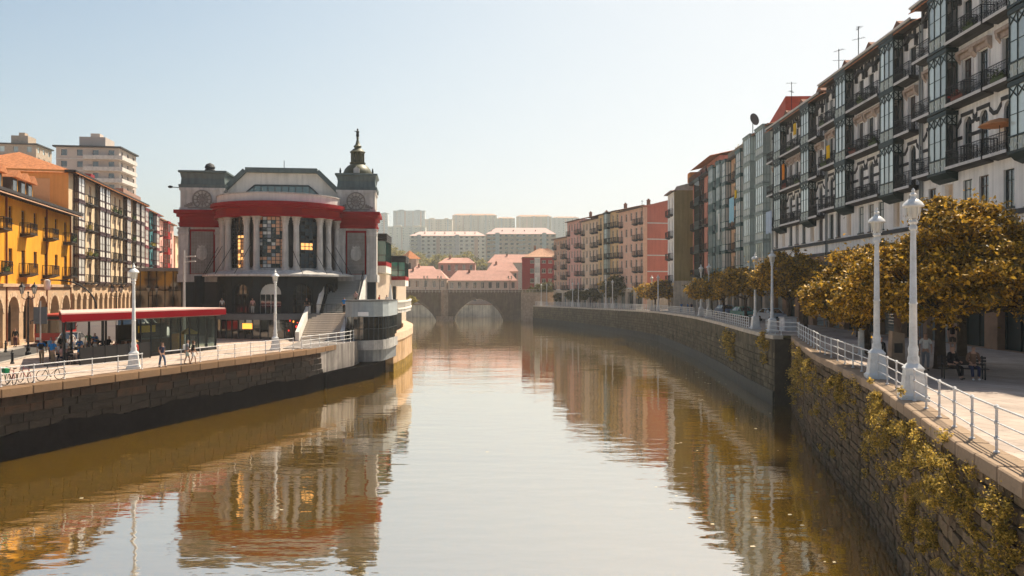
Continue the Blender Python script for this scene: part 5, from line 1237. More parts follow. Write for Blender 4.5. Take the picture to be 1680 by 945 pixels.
mb.prism([(-20.6,-.003),(-19.5,-1.3),(-18.4,-.003)], 1.4, ZD+1.0); mb.build('cutwater', M('pier_stone',(0.34,0.26,0.19),var=.3,bump=.4,bscale=4), br)
ring = M('arch_ring_stone', (0.15,0.12,0.09), rnd=.25, var=.25)
for arcp in (A1, A2):
    for k, (p, q) in enumerate(zip(arcp[:-1], arcp[1:])):
        d = Vector((q[0]-p[0], q[1]-p[1])).normalized(); nn = Vector((-d.y, d.x))*.6
        mb = MB(); mb.prism_y([p,(q[0]-d.x*.03,q[1]-d.y*.03),(q[0]+nn.x,q[1]+nn.y),(p[0]+nn.x,p[1]+nn.y)], -.14, -.003); mb.build('arch_stone', ring, br)
mb = MB(); mb.box(-60,10,-.15,.35,ZD,ZD+.18); mb.box(-60,10,6.65,7.15,ZD,ZD+1.0); mb.build('parapet_base', BRS, br)
mb = MB()
for k in range(70): mb.box(-60+k*1.0-.04,-60+k*1.0+.04,-.05,.05,ZD+.18,ZD+1.05)
mb.box(-60,10,-.06,.06,ZD+1.0,ZD+1.1); mb.box(-60,10,-.03,.03,ZD+.55,ZD+.6); mb.build('railing', M('pale_rail',(0.5,0.48,0.44)), br)
mb = MB(); mb.quad((-60,.0,ZD+.004),(10,0,ZD+.004),(10,7,ZD+.004),(-60,7,ZD+.004)); mb.build('deck', PAVE, br)
mb = MB(); mb.prism([(2.6,-1.5),(8,-4),(12,-1),(9,.0),(2.6,.0)], 0, ZD+.3); mb.build('abutment_tower', M('pier_stone',(0.3,0.25,0.2)), br)
# bridge lamps
def twin_lamp_proto(name, label, group, h, mat=IRON, arms=True):
    t = thing(name, label, 'street lamp', (0,0,0), 0, group)
    MB().lathe([(.24,0),(.22,.25),(.13,.35),(.16,.6),(.09,.75),(.06,h*.55),(.045,h-.35),(.09,h-.3),(.04,h-.2)], 8).build('post', mat, t)
    for s in ((-1,1) if arms else (0,)):
        if s: MB().tube([(0,0,h-.75),(s*.2,0,h-.85),(s*.45,0,h-.7),(s*.45,0,h-.4)], .03, 5).build('arm', mat, t)
        ln = MB().lathe([(.08,h-.4),(.21,h+.12)], 6, s*.45).build('lantern', M('lantern_glass',(0.65,0.60,0.5),rough=.3,var=.1), t)
        mb = MB(); mb.lathe([(.25,h+.12),(.26,h+.16),(.12,h+.34),(.05,h+.4),(.06,h+.46),(.02,h+.56)], 6, s*.45)
        for k in range(6): a = 2*PI*k/6; mb.bar((s*.45+.085*math.cos(a),.085*math.sin(a),h-.4),(s*.45+.215*math.cos(a),.215*math.sin(a),h+.12),.025)
        mb.build('lantern_cap', mat, ln)
    return t
p = twin_lamp_proto('bridge_lamp', 'slim black lamp on the stone bridge, between the pier and the left bank', 'black lamps on the stone bridge', 4.6)
for x, lab in ((-25.0, None),(-21.0,'slim black lamp on the stone bridge above the cutwater pier'),(-.6,'slim black lamp on the stone bridge right of its open arch')):
    c = p if lab is None else copy_tree(p); c.location = (x, 230.6, ZD)
    if lab: c['label'] = lab
# --- low houses behind the bridge
PKR = M('pink_tiles', (0.52,0.30,0.24), rough=.9, var=.15, scale=.6)
BEI = M('beige_low_house', (0.55,0.45,0.36), var=.1); PNK = M('pale_pink_house', (0.58,0.38,0.33), var=.1)
def low_house(name, label, x0, x1, Y, z0, zt, rise, D, wall, roof, nfl, nw, rz=0.0, cat='house', group='houses beyond the stone bridge'):
    r = thing(name, label, cat, (x0,Y,z0), rz, group); L_ = x1-x0; h = zt-z0; ops = []; fh = h/nfl
    for k in range(nfl):
        for j in range(nw): c = L_*(j+.5)/nw; ops.append((c-.55,c+.55,k*fh+fh*.32,k*fh+fh*.82))
    shell(r, L_, D, 0, h, ops, wall)
    for k in range(nfl):
        for j in range(nw): window(r, L_*(j+.5)/nw, k*fh+fh*.32, 1.1, fh*.5, FRAME_W, G_DARK, 2, 1)
    gable_roof(r, L_, D, h, rise, roof, .5, True, min(L_*.2,3)); chimney(r, L_*.3, D*.4, h+rise*.5, 1.6)
    return r
def lh(name, label, pa, pb, Y, zt_px, z0, rise, D, wall, roof, nfl, nw, **k): return low_house(name, label, WX(pa,Y), WX(pb,Y), Y, z0, WZ(zt_px,Y), rise, D, wall, roof, nfl, nw, **k)
lh('long_low_house','long low beige house with a pale tile roof right behind the bridge centre',735,848,264,459,4,3.2,10,BEI,PKR,2,9)
lh('low_house','beige low house with a pink roof behind the left half of the bridge',650,733,265,456,4,3.0,11,BEI,PKR,2,6)
lh('gabled_house','pink house with a plain gable behind the low house roofs',672,716,290,446,5,2.2,10,PNK,PKR,3,3)
lh('brick_pink_house','pink and brick three storey house behind the long low house',719,779,300,431,6,2.0,10,M('brick_pink',(0.48,0.27,0.22),var=.2),PKR,3,5)
lh('pink_row_house','pale pink two storey house left of the red house',798,850,285,444,6,3.0,10,PNK,PKR,2,5)
lh('white_shed_house','pale house with a pale roof behind the dark trees of the hill foot',800,905,330,430,9,3.4,12,M('pale_house',(0.6,0.52,0.46)),PKR,1,8)
ch = thing('church_tower', 'small beige church tower with a pyramid roof left behind the bridge', 'church tower', (WX(672,300),300,6), 0, 'houses beyond the stone bridge')
MB().box(-3,3,-3,3,0,WZ(425,300)-6).build('wall', M('church_stone',(0.45,0.34,0.26),var=.15), ch); MB().lathe([(4.4,WZ(425,300)-6),(.1,WZ(411,300)-6)], 4).build('roof', TILE, ch)
MB().box(-.8,.8,-3.05,-3.003,9,13).build('bell_opening', INSIDE, ch)
lh('church_nave','pinkish church nave beside the small church tower',655,690,295,449,5,4.0,14,PNK,PKR,2,3)
# --- apartment blocks on the hill
HB1 = M('hill_block_beige', (0.80,0.68,0.56), var=.08); HB2 = M('hill_block_grey', (0.76,0.72,0.64), var=.08); HB3 = M('hill_block_brown', (0.66,0.52,0.43), var=.12)  # walls paled so their colour carries part of the distance haze
def hill_block(name, label, pa, pb, Y, pt, wall, roof, nfl, nw, rise=3.0, D=16, pbase=None, rz=0.0, flat=False, win=2.2):
    m_far = 1.6 if Y < 430 else 2.6; Y = Y*m_far; rise = rise*m_far*.9
    x0, x1 = WX(pa,Y), WX(pb,Y); z0 = hz((x0+x1)/2, Y)-4; zt = WZ(pt, Y); L_ = x1-x0; h = zt-z0
    r = thing(name, label, 'apartment block', (x0,Y,z0), rz, 'apartment blocks on the hill'); fh = 3.2 if m_far < 2 else 4.6; n = max(2, int(h/fh)); ops = []
    mb = MB()
    for k in range(n):
        for j in range(nw): c = L_*(j+.5)/nw; ops.append((c-win/2,c+win/2,h-fh*(k+1)+.8,h-fh*(k+1)+2.3))
    shell(r, L_, D, -6, h, ops, wall, d=.25)
    for k in range(min(n, 8)):
        for j in range(nw):
            put('window', cached(('hwin', win), lambda mb: (mb.box(-win/2,win/2,.18,.22,0,1.5), mb.box(-.05,.05,.14,.18,0,1.5)), G_BROWN if (j*7+k*3) % 5 else G_DARK), r, (L_*(j+.5)/nw,0,h-fh*(k+1)+.8))
    for k in range(min(n, 8)):
        if nw >= 5: MB().box(L_*.02,L_*.16,-1.0,-.003,h-fh*(k+1)+.5,h-fh*(k+1)+1.3).build('balcony', STRIP, r); MB().box(L_*.46,L_*.56,-1.0,-.003,h-fh*(k+1)+.5,h-fh*(k+1)+1.3).build('balcony', STRIP, r)
    for q in range(max(1, int(L_/14))):
        c = L_*(q+.5)/max(1, int(L_/14)); MB().box(c-1.6,c+1.6,-.9,-.01,-6,h-1.2 if q % 2 else h+.6).build('stair_tower', HB3 if q % 2 else STRIP, r)
    if flat:
        MB().box(-.6,L_+.6,-.6,D,h,h+.5).build('roof_slab', roof, r); MB().box(L_*.15,L_*.35,3,9,h+.5,h+3).build('lift_house', wall, r); MB().box(L_*.7,L_*.85,3,9,h+.5,h+2.6).build('lift_house', wall, r)
    else:
        rf = gable_roof(r, L_, D, h, rise, roof, .9, False, min(8, L_*.25))
        for q in range(max(2, int(L_/9))): chimney(rf, 4+q*8.5, 3.5, h+.8, 1.8)
    return r
hill_block('round_front_block','brown and grey apartment block with a pink tiled roof above the red house',797,912,380,383,HB3,M('hazed_pink_tiles',(0.66,0.47,0.42),var=.12),12,12,3.4)  # roof tile colour paled with distance haze
hill_block('wide_grey_block','wide greyish green apartment block with a pink roof in the haze',672,797,420,386,HB2,MATS['hazed_pink_tiles'],11,14,2.6)
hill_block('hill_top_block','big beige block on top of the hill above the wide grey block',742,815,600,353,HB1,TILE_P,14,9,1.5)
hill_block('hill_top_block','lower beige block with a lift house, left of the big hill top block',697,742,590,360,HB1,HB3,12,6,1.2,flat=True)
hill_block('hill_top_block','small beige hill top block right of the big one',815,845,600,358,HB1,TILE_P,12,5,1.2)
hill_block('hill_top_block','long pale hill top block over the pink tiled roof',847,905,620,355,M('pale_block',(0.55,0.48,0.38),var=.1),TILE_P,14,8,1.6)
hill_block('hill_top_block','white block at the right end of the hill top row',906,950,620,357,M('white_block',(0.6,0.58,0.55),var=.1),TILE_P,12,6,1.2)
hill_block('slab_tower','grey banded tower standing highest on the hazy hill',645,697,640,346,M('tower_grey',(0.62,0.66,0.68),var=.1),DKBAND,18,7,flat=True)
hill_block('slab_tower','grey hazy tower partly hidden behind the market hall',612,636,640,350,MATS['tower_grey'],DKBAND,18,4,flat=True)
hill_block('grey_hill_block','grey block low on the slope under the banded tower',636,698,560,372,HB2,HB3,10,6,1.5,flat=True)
# ------------------------------------------------------------------ lamps, railings, pavilion, vehicles
def white_lamp_proto():
    t = thing('street_lamp', 'lamp', 'street lamp', (0,0,0), 0)
    mb = MB()                                   # tapering pedestal with base and cap
    def frus(a, b, za, zb):
        P = [(-a,-a,za),(a,-a,za),(a,a,za),(-a,a,za),(-b,-b,zb),(b,-b,zb),(b,b,zb),(-b,b,zb)]; mb.hexa(P)
    frus(.43,.43,0,.16); frus(.40,.35,.16,.24); frus(.35,.27,.24,1.02); frus(.30,.30,1.02,1.07); frus(.30,.17,1.07,1.22); ped = mb.build('pedestal', WHITE_P, t)
    MB().box(-.16,.16,-.36,-.32,.4,.85).build('pedestal_panel', WHITE_P, ped)
    MB().lathe([(.19,1.2),(.19,1.4),(.15,1.5),(.17,1.7),(.13,1.85),(.12,3.2),(.145,3.24),(.115,3.3),(.09,5.7),(.13,5.74),(.13,5.84),(.09,5.9)], 12).build('shaft', WHITE_P, t, smooth=True)
    mb = MB(); mb.lathe([(.1,5.9),(.17,5.98),(.08,6.08)], 8)
    for k in range(6): a = 2*PI*k/6; mb.tube([(.1*math.cos(a),.1*math.sin(a),6.0),(.19*math.cos(a),.19*math.sin(a),6.1),(.23*math.cos(a),.23*math.sin(a),6.5)], .018, 4)
    mb.lathe([(.25,6.48),(.25,6.54)], 12); mb.build('lantern_frame', WHITE_P, t)
    MB().lathe([(.10,6.1),(.17,6.2),(.21,6.48)], 12).build('lantern_glass', M('milky_glass',(0.60,0.58,0.52),rough=.15,var=.05,spec=.8), t, smooth=True)
    MB().lathe([(.34,6.5),(.35,6.54),(.29,6.64),(.18,6.74),(.1,6.78),(.08,6.86),(.12,6.92),(.04,7.0),(.06,7.05),(.01,7.14)], 14).build('lantern_hood', WHITE_P, t, smooth=True)
    return t
proto = white_lamp_proto(); first = [True]
def white_lamp(x, y, z, label, group, s=1.0, rz=0.0):
    c = proto if first[0] else copy_tree(proto); first[0] = False
    c.location = (x,y,z); c.rotation_euler = (0,0,rz); c.scale = (s,s,s); c['label'] = label; c['group'] = group
GR, GL_ = 'white lamps along the right quay', 'white lamps along the left promenade'
white_lamp(13.55,26.9,ZR,'tallest white lamp post, nearest on the right quay in front of the tree', GR, rz=R(-16))
white_lamp(15.25,33.3,ZR,'second nearest white lamp post on the right quay, beside the stone plinth', GR, rz=R(-14))
white_lamp(22.4,68.6,ZR,'right lamp of the white pair just beyond the dark wall corner', GR)
white_lamp(22.6,74.0,ZR,'left lamp of the white pair just beyond the dark wall corner', GR)
white_lamp(25.7,104,ZR,'right lamp of the white pair in front of the pink house', GR)
white_lamp(26.0,109.6,ZR,'left lamp of the white pair in front of the pink house', GR)
white_lamp(26.6,145,zr(145)-.3,'right lamp of the white pair before the rose gable wall', GR, .98)
white_lamp(26.5,151,zr(150)-.3,'left lamp of the white pair before the rose gable wall', GR, .98)
for (px, Y, lab) in ((1005,172,'right lamp of the white pair before the big dark tree'),(994,176,'left lamp of the white pair before the big dark tree'),(949,197,'right lamp of the white pair before the pink row'),(939.5,200,'left lamp of the white pair before the pink row'),(897,221,'right lamp of the last white pair beside the stone bridge'),(888,223,'left lamp of the last white pair beside the stone bridge')):
    white_lamp(WX(px,Y), Y, zr(Y), lab, GR, .88)
white_lamp(-25.6,53.9,ZL,'white lamp post with square pedestal in front of the red cafe canopy', GL_, 1.0, R(20))
white_lamp(-20.9,70.3,ZL,'white lamp post in front of the market hall', GL_, 1.0, R(20))

def railing(label, pts, zf, h, sp, mat, nrail=3, group=None, ball=True, cat='railing', rr_=.028, pr=.032):
    t = thing('railing', label, cat, (0,0,0), 0, group)
    L_ = sum((Vector(b)-Vector(a)).length for a, b in zip(pts[:-1], pts[1:])); n = max(1, int(round(L_/sp))); P = lerp_poly(pts, L_/n-1e-6)
    def post(mb):
        mb.lathe([(.07,0),(.07,.03),(pr,.06),(pr,h)], 8)
        if ball:
            for k in range(nrail):
                z = h-.02 if k == nrail-1 else h*(k+1)/nrail-.02; mb.lathe([(.02,z-.06),(.055,z-.03),(.055,z+.03),(.02,z+.06)], 8)
    for p, d in P: put('post', cached(('rail_post', h, nrail, ball, pr), post, mat, True), t, (p.x,p.y,zf(p.y)))
    for k in range(nrail):
        z = h-.02 if k == nrail-1 else h*(k+1)/nrail-.02
        MB().tube([(p.x,p.y,zf(p.y)+z) for p, d in P], rr_ if k == nrail-1 else rr_*.8, 6).build('rail', mat, t, smooth=True)
    return t
RAILP = M('grey_white_rail', (0.64,0.63,0.62), rough=.4, var=.15, scale=4, spec=.5, dirt=(0.25,0.18,0.12), dirt_amt=.4, dirt_scale=5)
rin = lambda d, poly: [(-q[0],q[1]) for q in inset([(-p[0],p[1]) for p in poly], d)]
rr_near = rin(0.45, R_NEAR)
def cut(poly, y0, y1):
    q = [p for p in poly if y0 < p[1] < y1]; return [(at_y(poly,y0),y0)]+q+[(at_y(poly,y1),y1)]
fR = lambda y: ZR+.02
GRR = 'railings along the right quay'
railing('nearest grey white railing on the right quay, in front of the shaded bench', cut(rr_near,8,26.3), fR, 1.06, 1.75, RAILP, 3, GRR)
railing('white railing between the two nearest lamp posts', cut(rr_near,27.5,32.7), fR, 1.06, 1.7, RAILP, 3, GRR)
railing('white railing from the second lamp post to the dark wall corner', cut(rr_near,33.9,62.6), fR, 1.06, 1.8, WHITE_P, 3, GRR)
rr_far = rin(0.4, R_FAR)
railing('short white railing across the top of the dark wall corner', [(rr_near[-1][0]+.1,63.3),(21.5,64.0),(21.7,68.0)], fR, 1.06, 1.5, WHITE_P, 3, GRR)
def fence_white(label, y0, y1):
    railing(label, cut(rr_far,y0,y1), lambda y: zr(y)+.03, 1.08, 1.1, WHITE_P, 4, GRR, False, rr_=.035, pr=.035)
fence_white('white fence between the two lamp pairs in front of the gallery houses', 74.6, 103.4)
fence_white('white fence along the curve below the olive gable', 110.2, 144.4)
railing('white fence before the pink row, running to the bridge', [(26.1,146),(25.0,152),(20.7,175.2),(14.8,200.2),(8.2,222.2),(4.2,233)], lambda y: zr(y)+.03, 1.08, 1.2, WHITE_P, 4, GRR, False, rr_=.04, pr=.04)
rl = inset(L_NEAR, 0.75); fL = lambda y: ZL+.05
GLR = 'railings along the left promenade'
railing('white railing by the bicycles on the left promenade', cut(rl,30,53.1), fL, 1.05, 2.0, RAILP, 3, GLR)
railing('white railing between the two white lamps of the left promenade', cut(rl,54.7,69.6), fL, 1.05, 2.0, RAILP, 3, GLR)
railing('white railing around the concrete platform by the staircase', [(-18.75,71),(-18.5,72.0),(-16.3,80.0),(-16.3,82.0)], fL, 1.1, 1.6, WHITE_P, 3, GLR)

# --- cafe pavilion with the red canopy
qd = Vector((.318,.948)); qn = Vector((-.948,.318))       # along and away from the quay
ca = Vector((-31.1,55.0)); cang = math.atan2(qd.y, qd.x)
pv = thing('cafe_pavilion', 'glass cafe pavilion under a long flat red canopy', 'pavilion', (ca.x,ca.y,ZL), cang, None)
CRED = M('canopy_red', (0.21,0.004,0.010), rough=.75, var=.1, scale=.5, spec=.15); CTOP = M('canopy_top', (0.60,0.40,0.34), rough=.7, var=.12, scale=.6)
OUT = [(0,0),(17.0,-.2),(17.6,.4),(17.6,6.2),(6.4,7.4)]
mb = MB(); mb.prism(OUT, 3.12, 3.62); mb.build('canopy', CRED, pv); mb = MB(); mb.prism([(x*.998+.02,y*.985+.05) for x,y in OUT], 3.62, 3.72); mb.build('canopy_top', CTOP, pv)
MB().prism([(.9,.5),(16.9,.3),(16.9,5.9),(6.6,7.0)], 3.03, 3.12).build('ceiling', M('canopy_ceiling',(0.25,0.22,0.2)), pv)
GPV = M('pavilion_pane', (0.55,0.65,0.62), rough=.02, var=.05, spec=.9); b_ = GPV.node_tree.nodes['Principled BSDF']; b_.inputs['Transmission Weight'].default_value = .95; b_.inputs['IOR'].default_value = 1.12
for k in range(8):
    x0 = 8.0+1.1*k
    MB().box(x0+.03,x0+1.07,.78,.81,.3,3.02).build('pane', GPV, pv); MB().box(x0-.04,x0+.04,.74,.86,0,3.03).build('post', IRON, pv)
MB().box(16.8,16.9,.74,.86,0,3.03).build('post', IRON, pv)
for k in range(5):
    MB().box(16.83,16.86,.9+1.02*k,1.86+1.02*k,.3,3.02).build('pane', GPV, pv); MB().box(16.78,16.9,.84+1.02*k,.92+1.02*k,0,3.03).build('post', IRON, pv)
for k in range(3,10): MB().box(1.0+1.7*k,1.12+1.7*k,5.8,5.92,0,3.03).build('post', IRON, pv)
for x in (1.0,4.4,7.7): MB().box(x,x+.14,.9,1.04,0,3.03).build('post', IRON, pv)
MB().box(8.0,16.8,.76,.84,0,.28).build('plinth', DKBAND, pv)
MB().box(9.5,15.8,3.4,4.2,0,1.15).build('bar_counter', M('bar_wood',(0.10,0.04,0.02)), pv); MB().box(10,15.5,5.0,5.3,0,2.4).build('back_bar', M('bar_shelf',(0.05,0.04,0.035)), pv)
MB().box(9.4,15.9,3.3,4.3,1.15,1.2).build('counter_top', DKWOOD, pv)
sc_ = thing('terrace_screen', 'low black screen around the cafe tables beside the red canopy', 'screen', (ca.x,ca.y,ZL), cang)
for k in range(6): MB().box(1.3+1.1*k,2.36+1.1*k,-.30,-.24,.05,1.25).build('panel', M('black_screen',(0.012,0.013,0.016),rough=.5), sc_)
for k in range(7): MB().box(1.24+1.1*k,1.30+1.1*k,-.32,-.22,0,1.3).build('post', IRON, sc_)
def pvw(x, y): p = ca+qd*x+qn*y; return p.x, p.y
# white roof unit / van behind the canopy
def cafe_set(x, y, label, chairs, rz0=0):
    px_, py_ = pvw(x, y)
    t = thing('cafe_table', label, 'table', (px_,py_,ZL), rz0, 'cafe tables under the red canopy')
    MB().lathe([(.35,.71),(.35,.74)], 14).build('tabletop', M('pale_tabletop',(0.45,0.42,0.38),rough=.4), t); MB().lathe([(.22,0),(.2,.03),(.03,.06),(.03,.71)], 8).build('pedestal', IRON, t)
    for k in range(chairs):
        a = rz0+2*PI*k/chairs; c = thing('cafe_chair', 'black cafe chair on the '+['right','left','street'][k]+' side of the '+{'nea':'left end cafe table','in ':'middle cafe table','nex':'table by the glass pane','at ':'rear cafe table'}[label[17:20]], 'chair', (px_+.72*math.cos(a),py_+.72*math.sin(a),ZL), a+PI/2, 'cafe chairs under the red canopy')
        MB().box(-.21,.21,-.2,.2,.43,.46).build('seat', DKWOOD, c); MB().box(-.2,.2,-.22,-.19,.5,.85).build('backrest', DKWOOD, c)
        for sx in (-1,1):
            for sy in (-1,1): MB().box(sx*.19-.015,sx*.19+.015,sy*.19-.015,sy*.19+.015,0,.43 if sy > 0 else .85).build('leg', IRON, c)
cafe_set(2.2,1.2,'round cafe table nearest to the left end of the red canopy',3,.3); cafe_set(4.6,1.6,'round cafe table in the middle of the open terrace',3,1.2); cafe_set(6.8,1.1,'round cafe table next to the first glass pane',2,.2); cafe_set(4.0,4.0,'round cafe table at the back of the open terrace',2,.9)
ys_ = thing('yellow_parasol', 'small yellow parasol seen through the cafe glass', 'parasol', (*pvw(14.6,1.8),ZL), 0)
MB().tube([(0,0,0),(0,0,2.1)], .025, 6).build('pole', IRON, ys_); MB().lathe([(.95,1.5),(.9,1.55),(.03,2.0)], 8).build('canopy', M('yellow_canvas',(0.75,0.45,0.02)), ys_)
yb = thing('orange_bin', 'orange cabinet standing inside the cafe glass', 'cabinet', (*pvw(13.0,1.6),ZL), cang)
MB().cbox(-.4,.4,-.3,.3,0,1.6,.03).build('body', M('orange_cabinet',(0.70,0.28,0.02)), yb); MB().box(-.36,.36,-.33,-.303,.1,1.5).build('door', M('orange_door',(0.75,0.35,0.05)), yb)
tt = thing('sandwich_board', 'small yellow notice stand under the canopy ceiling', 'sign', (*pvw(9.2,1.4),ZL+1.9), cang)
MB().box(-1,1,-.03,.03,.0,.55).build('board', M('yellow_canvas',(0.75,0.45,0.02)), tt); MB().box(-.9,-.86,-.02,.02,.55,.97).build('hanger', IRON, tt); MB().box(.86,.9,-.02,.02,.55,.97).build('hanger', IRON, tt)

# --- vehicles
TYRE = M('tyre', (0.012,0.012,0.012), rough=.8); RIM = M('rim', (0.35,0.35,0.36), rough=.35, metal=.6); GCAR = glassmat('car_glass', (0.015,0.02,0.025))
def wheel(root, x, y, r, w=.22):
    o = MB().lathe([(r*.55,-w/2),(r*.95,-w/2),(r,-w/2+.04),(r,w/2-.04),(r*.95,w/2),(r*.55,w/2)], 18).build('wheel', TYRE, root, (x,y,r)); o.rotation_euler = (0,PI/2,0)
    MB().lathe([(.03,-w/2+.02),(r*.56,-w/2+.05),(r*.56,w/2-.05),(.03,w/2-.02)], 12).build('rim', RIM, o)
def car(name, label, x, y, z, rz, col, kind='car', group=None):
    t = thing(name, label, 'van' if kind == 'van' else 'car', (x,y,z), rz, group); P = M(name+'_paint_%d' % int(col[0]*1000+col[2]*100), col, rough=.25, var=.03, spec=.6)
    if kind == 'car':
        L_, W_ = 4.2, .86; prof = [(-2.1,.3),(-2.1,.7),(-1.95,.86),(-1.1,.98),(2.0,1.0),(2.1,.85),(2.1,.3)]; cab = [(-1.15,.97),(-.45,1.45),(.9,1.48),(1.75,1.0)]
    else:
        L_, W_ = 5.2, .98; prof = [(-2.6,.35),(-2.6,.85),(-2.45,1.1),(-1.7,1.25),(2.5,1.3),(2.6,1.2),(2.6,.35)]; cab = [(-1.75,1.24),(-1.0,2.15),(2.35,2.2),(2.58,1.28)]
    mb = MB(); n = len(prof)
    for s in (-1,1):       # lofted body: sides lean in
        pass
    rings = [(-W_,.97),(-W_+.07,1.0),(W_-.07,1.0),(W_,.97)]
    for (xx, k) in rings: mb.v += [(xx,p[0]*k,p[1]*(k if p[1] > .5 else 1)) for p in prof]
    for i in range(3):
        for j in range(n-1): mb.f.append((i*n+j,(i+1)*n+j,(i+1)*n+j+1,i*n+j+1))
        mb.f.append((i*n+n-1,(i+1)*n+n-1,(i+1)*n,i*n))
    mb.f.append(tuple(range(n))); mb.f.append(tuple(range(4*n-1,3*n-1,-1))); mb.build('body', P, t, smooth=True)
    m = len(cab); mb = MB(); xs_ = [(-W_+.06,1),( -W_+.2,0),(W_-.2,0),(W_-.06,1)]
    c0 = [cab[0],cab[-1]]; b = [(-W_+.05,*cab[0]),(W_-.05,*cab[0]),(W_-.05,*cab[-1]),(-W_+.05,*cab[-1]),(-W_+.2,*cab[1]),(W_-.2,*cab[1]),(W_-.2,*cab[2]),(-W_+.2,*cab[2])]
    mb.hexa(b); mb.build('cabin_glass', GCAR, t)
    z1 = cab[1][1]; MB().hexa and None
    mb = MB(); mb.box(-W_+.18,W_-.18,cab[1][0]-.02,cab[2][0]+.02,z1-.02,cab[2][1]+.04)
    for s in (-1,1):
        for i, (a_, b_) in enumerate(((cab[0],cab[1]),(cab[2],cab[3]),((.2,.98 if kind == 'car' else 1.25),(.22,z1)))):
            mb.bar((s*(W_-.05),a_[0],a_[1]) if i != 1 else (s*(W_-.19),a_[0],a_[1]), (s*(W_-.19),b_[0],b_[1]) if i != 1 else (s*(W_-.05),b_[0],b_[1]), .07)
    if kind == 'van': mb.box(-W_+.045,-W_+.12,.3,2.5,1.27,2.0); mb.box(W_-.12,W_-.045,.3,2.5,1.27,2.0)
    mb.build('roof', P, t)
    for s in (-1,1):
        for y_ in (-L_*.31, L_*.3): wheel(t, s*(W_-.1), y_, .32)
        MB().box(s*.62-.16,s*.62+.16,-L_/2-.01,-L_/2+.1,.62,.8).build('headlight', M('headlight',(0.7,0.7,0.68),rough=.1), t); MB().box(s*.66-.12,s*.66+.12,L_/2-.1,L_/2+.01,.65,.9).build('tail_light', M('tail_light',(0.4,0.02,0.02),rough=.2), t)
        MB().box(s*(W_+.09)-.09,s*(W_+.09)+.09,cab[0][0]+.3,cab[0][0]+.42,.98 if kind == 'car' else 1.3,1.12 if kind == 'car' else 1.5).build('mirror', P, t)
    MB().box(-.5,.5,-L_/2-.012,-L_/2+.06,.38,.58).build('grille', IRON, t); MB().box(-.26,.26,-L_/2-.02,-L_/2-.012,.42,.53).build('number_plate', STRIP, t)
    return t
car('parked_car', 'silver car behind the cafe tables near the red bus', -39.6, 71.5, ZL, R(16), (0.22,0.21,0.20))
car('delivery_van', 'tall white van passing behind the red canopy', WX(205,77), 77, ZL, R(100), (0.7,0.68,0.64), 'van').scale = (1.5,1.5,1.5)
for i, (x, y, c, lab) in enumerate(((29.0,100,(0.08,0.30,0.26),'green car parked under the trees on the right quay'),(30.0,92,(0.40,0.48,0.55),'pale blue car parked under the trees, nearer to the dark corner'),(30.3,113,(0.15,0.25,0.4),'dark blue car parked before the pink house'))):
    car('parked_car', lab, x, y, zr(y), R(8), c, group='cars parked on the right quay')
bus = thing('red_bus', 'red single deck bus with a dark windscreen beside the red canopy', 'bus', (-43.6,75.0,ZL), R(14))
BR = M('bus_red', (0.45,0.018,0.015), rough=.3, var=.05, spec=.6)
mb = MB(); n = 8; prof = [(-1.22,.35),(1.22,.35),(1.25,1.2),(1.22,2.7),(1.05,2.98),(-1.05,2.98),(-1.22,2.7),(-1.25,1.2)]
mb.v += [(x,0,z) for x,z in prof]+[(x,11,z) for x,z in prof]
for k in range(n): j = (k+1) % n; mb.f.append((k,j,n+j,n+k))
mb.f.append(tuple(reversed(range(n)))); mb.f.append(tuple(range(n,2*n))); mb.build('body', BR, bus)
MB().box(-1.12,1.12,-.05,.02,1.25,2.45).build('windscreen', GCAR, bus); MB().box(-.9,.9,-.06,.02,2.52,2.82).build('destination_board', IRON, bus)
for s in (-1,1):
    for k in range(6): MB().box(s*1.235-.03,s*1.235+.03,.7+1.7*k,2.2+1.7*k,1.4,2.45).build('side_window', GCAR, bus)
    for y_ in (2.4,8.4): wheel(bus, s*1.05, y_, .48, .3)
    MB().box(s*.9-.2,s*.9+.2,-.05,.02,.6,.85).build('headlight', M('headlight',(0.7,0.7,0.68)), bus); MB().tube([(s*1.2,0,2.5),(s*1.45,-.25,2.4),(s*1.45,-.25,2.1)],.05,5).build('mirror', IRON, bus)
MB().box(-.3,.3,-.06,-.0,.42,.55).build('number_plate', STRIP, bus); MB().box(-1.2,1.2,-.08,.02,.35,.5).build('bumper', IRON, bus)
# --- black lantern posts, poles and bollards of the left street
p = twin_lamp_proto('lantern_post', 'black twin lantern post nearest to the ochre arcade, standing by the people in blue', 'black twin lantern posts', 5.4)
for k, (px, base_py, lab) in enumerate(((46,583,None),(191,556,'black twin lantern post behind the canopy, left of the white lamp'),(250,548,'black twin lantern post behind the canopy, right of the white lamp'))):
    Y = 5.4*F/(base_py-474); c = p if lab is None else copy_tree(p); c.location = (WX(px,Y), Y, ZL); c.rotation_euler = (0,0,R(15))
    if lab: c['label'] = lab
t = thing('arched_street_lamp', 'tall pole with a long curved arm and a white lamp head before the arches', 'street lamp', (WX(158,82),82,ZL), R(12))
mb = MB(); mb.tube([(0,0,0),(0,0,3.4)]+[(-3.6*(1-math.cos(a)),0,3.4+2.9*math.sin(a)) for a in [PI/2*k/8 for k in range(1,9)]], [.11,.09]+[.075]*8, 8); mb.build('curved_pole', IRON, t, smooth=True)
MB().tube([(-3.6,0,6.3),(-5.2,0,6.32)], .06, 6).build('arm', IRON, t)
MB().lathe([(.05,6.38),(.3,6.3),(.34,6.1),(.28,5.4),(.2,5.3)], 10, -4.6, 0).build('lamp_head', WHITE_P, t, smooth=True)
t = thing('tall_street_light', 'tall pale pole with two short lamp arms left of the market', 'street lamp', (WX(302,78),78,ZL), 0)
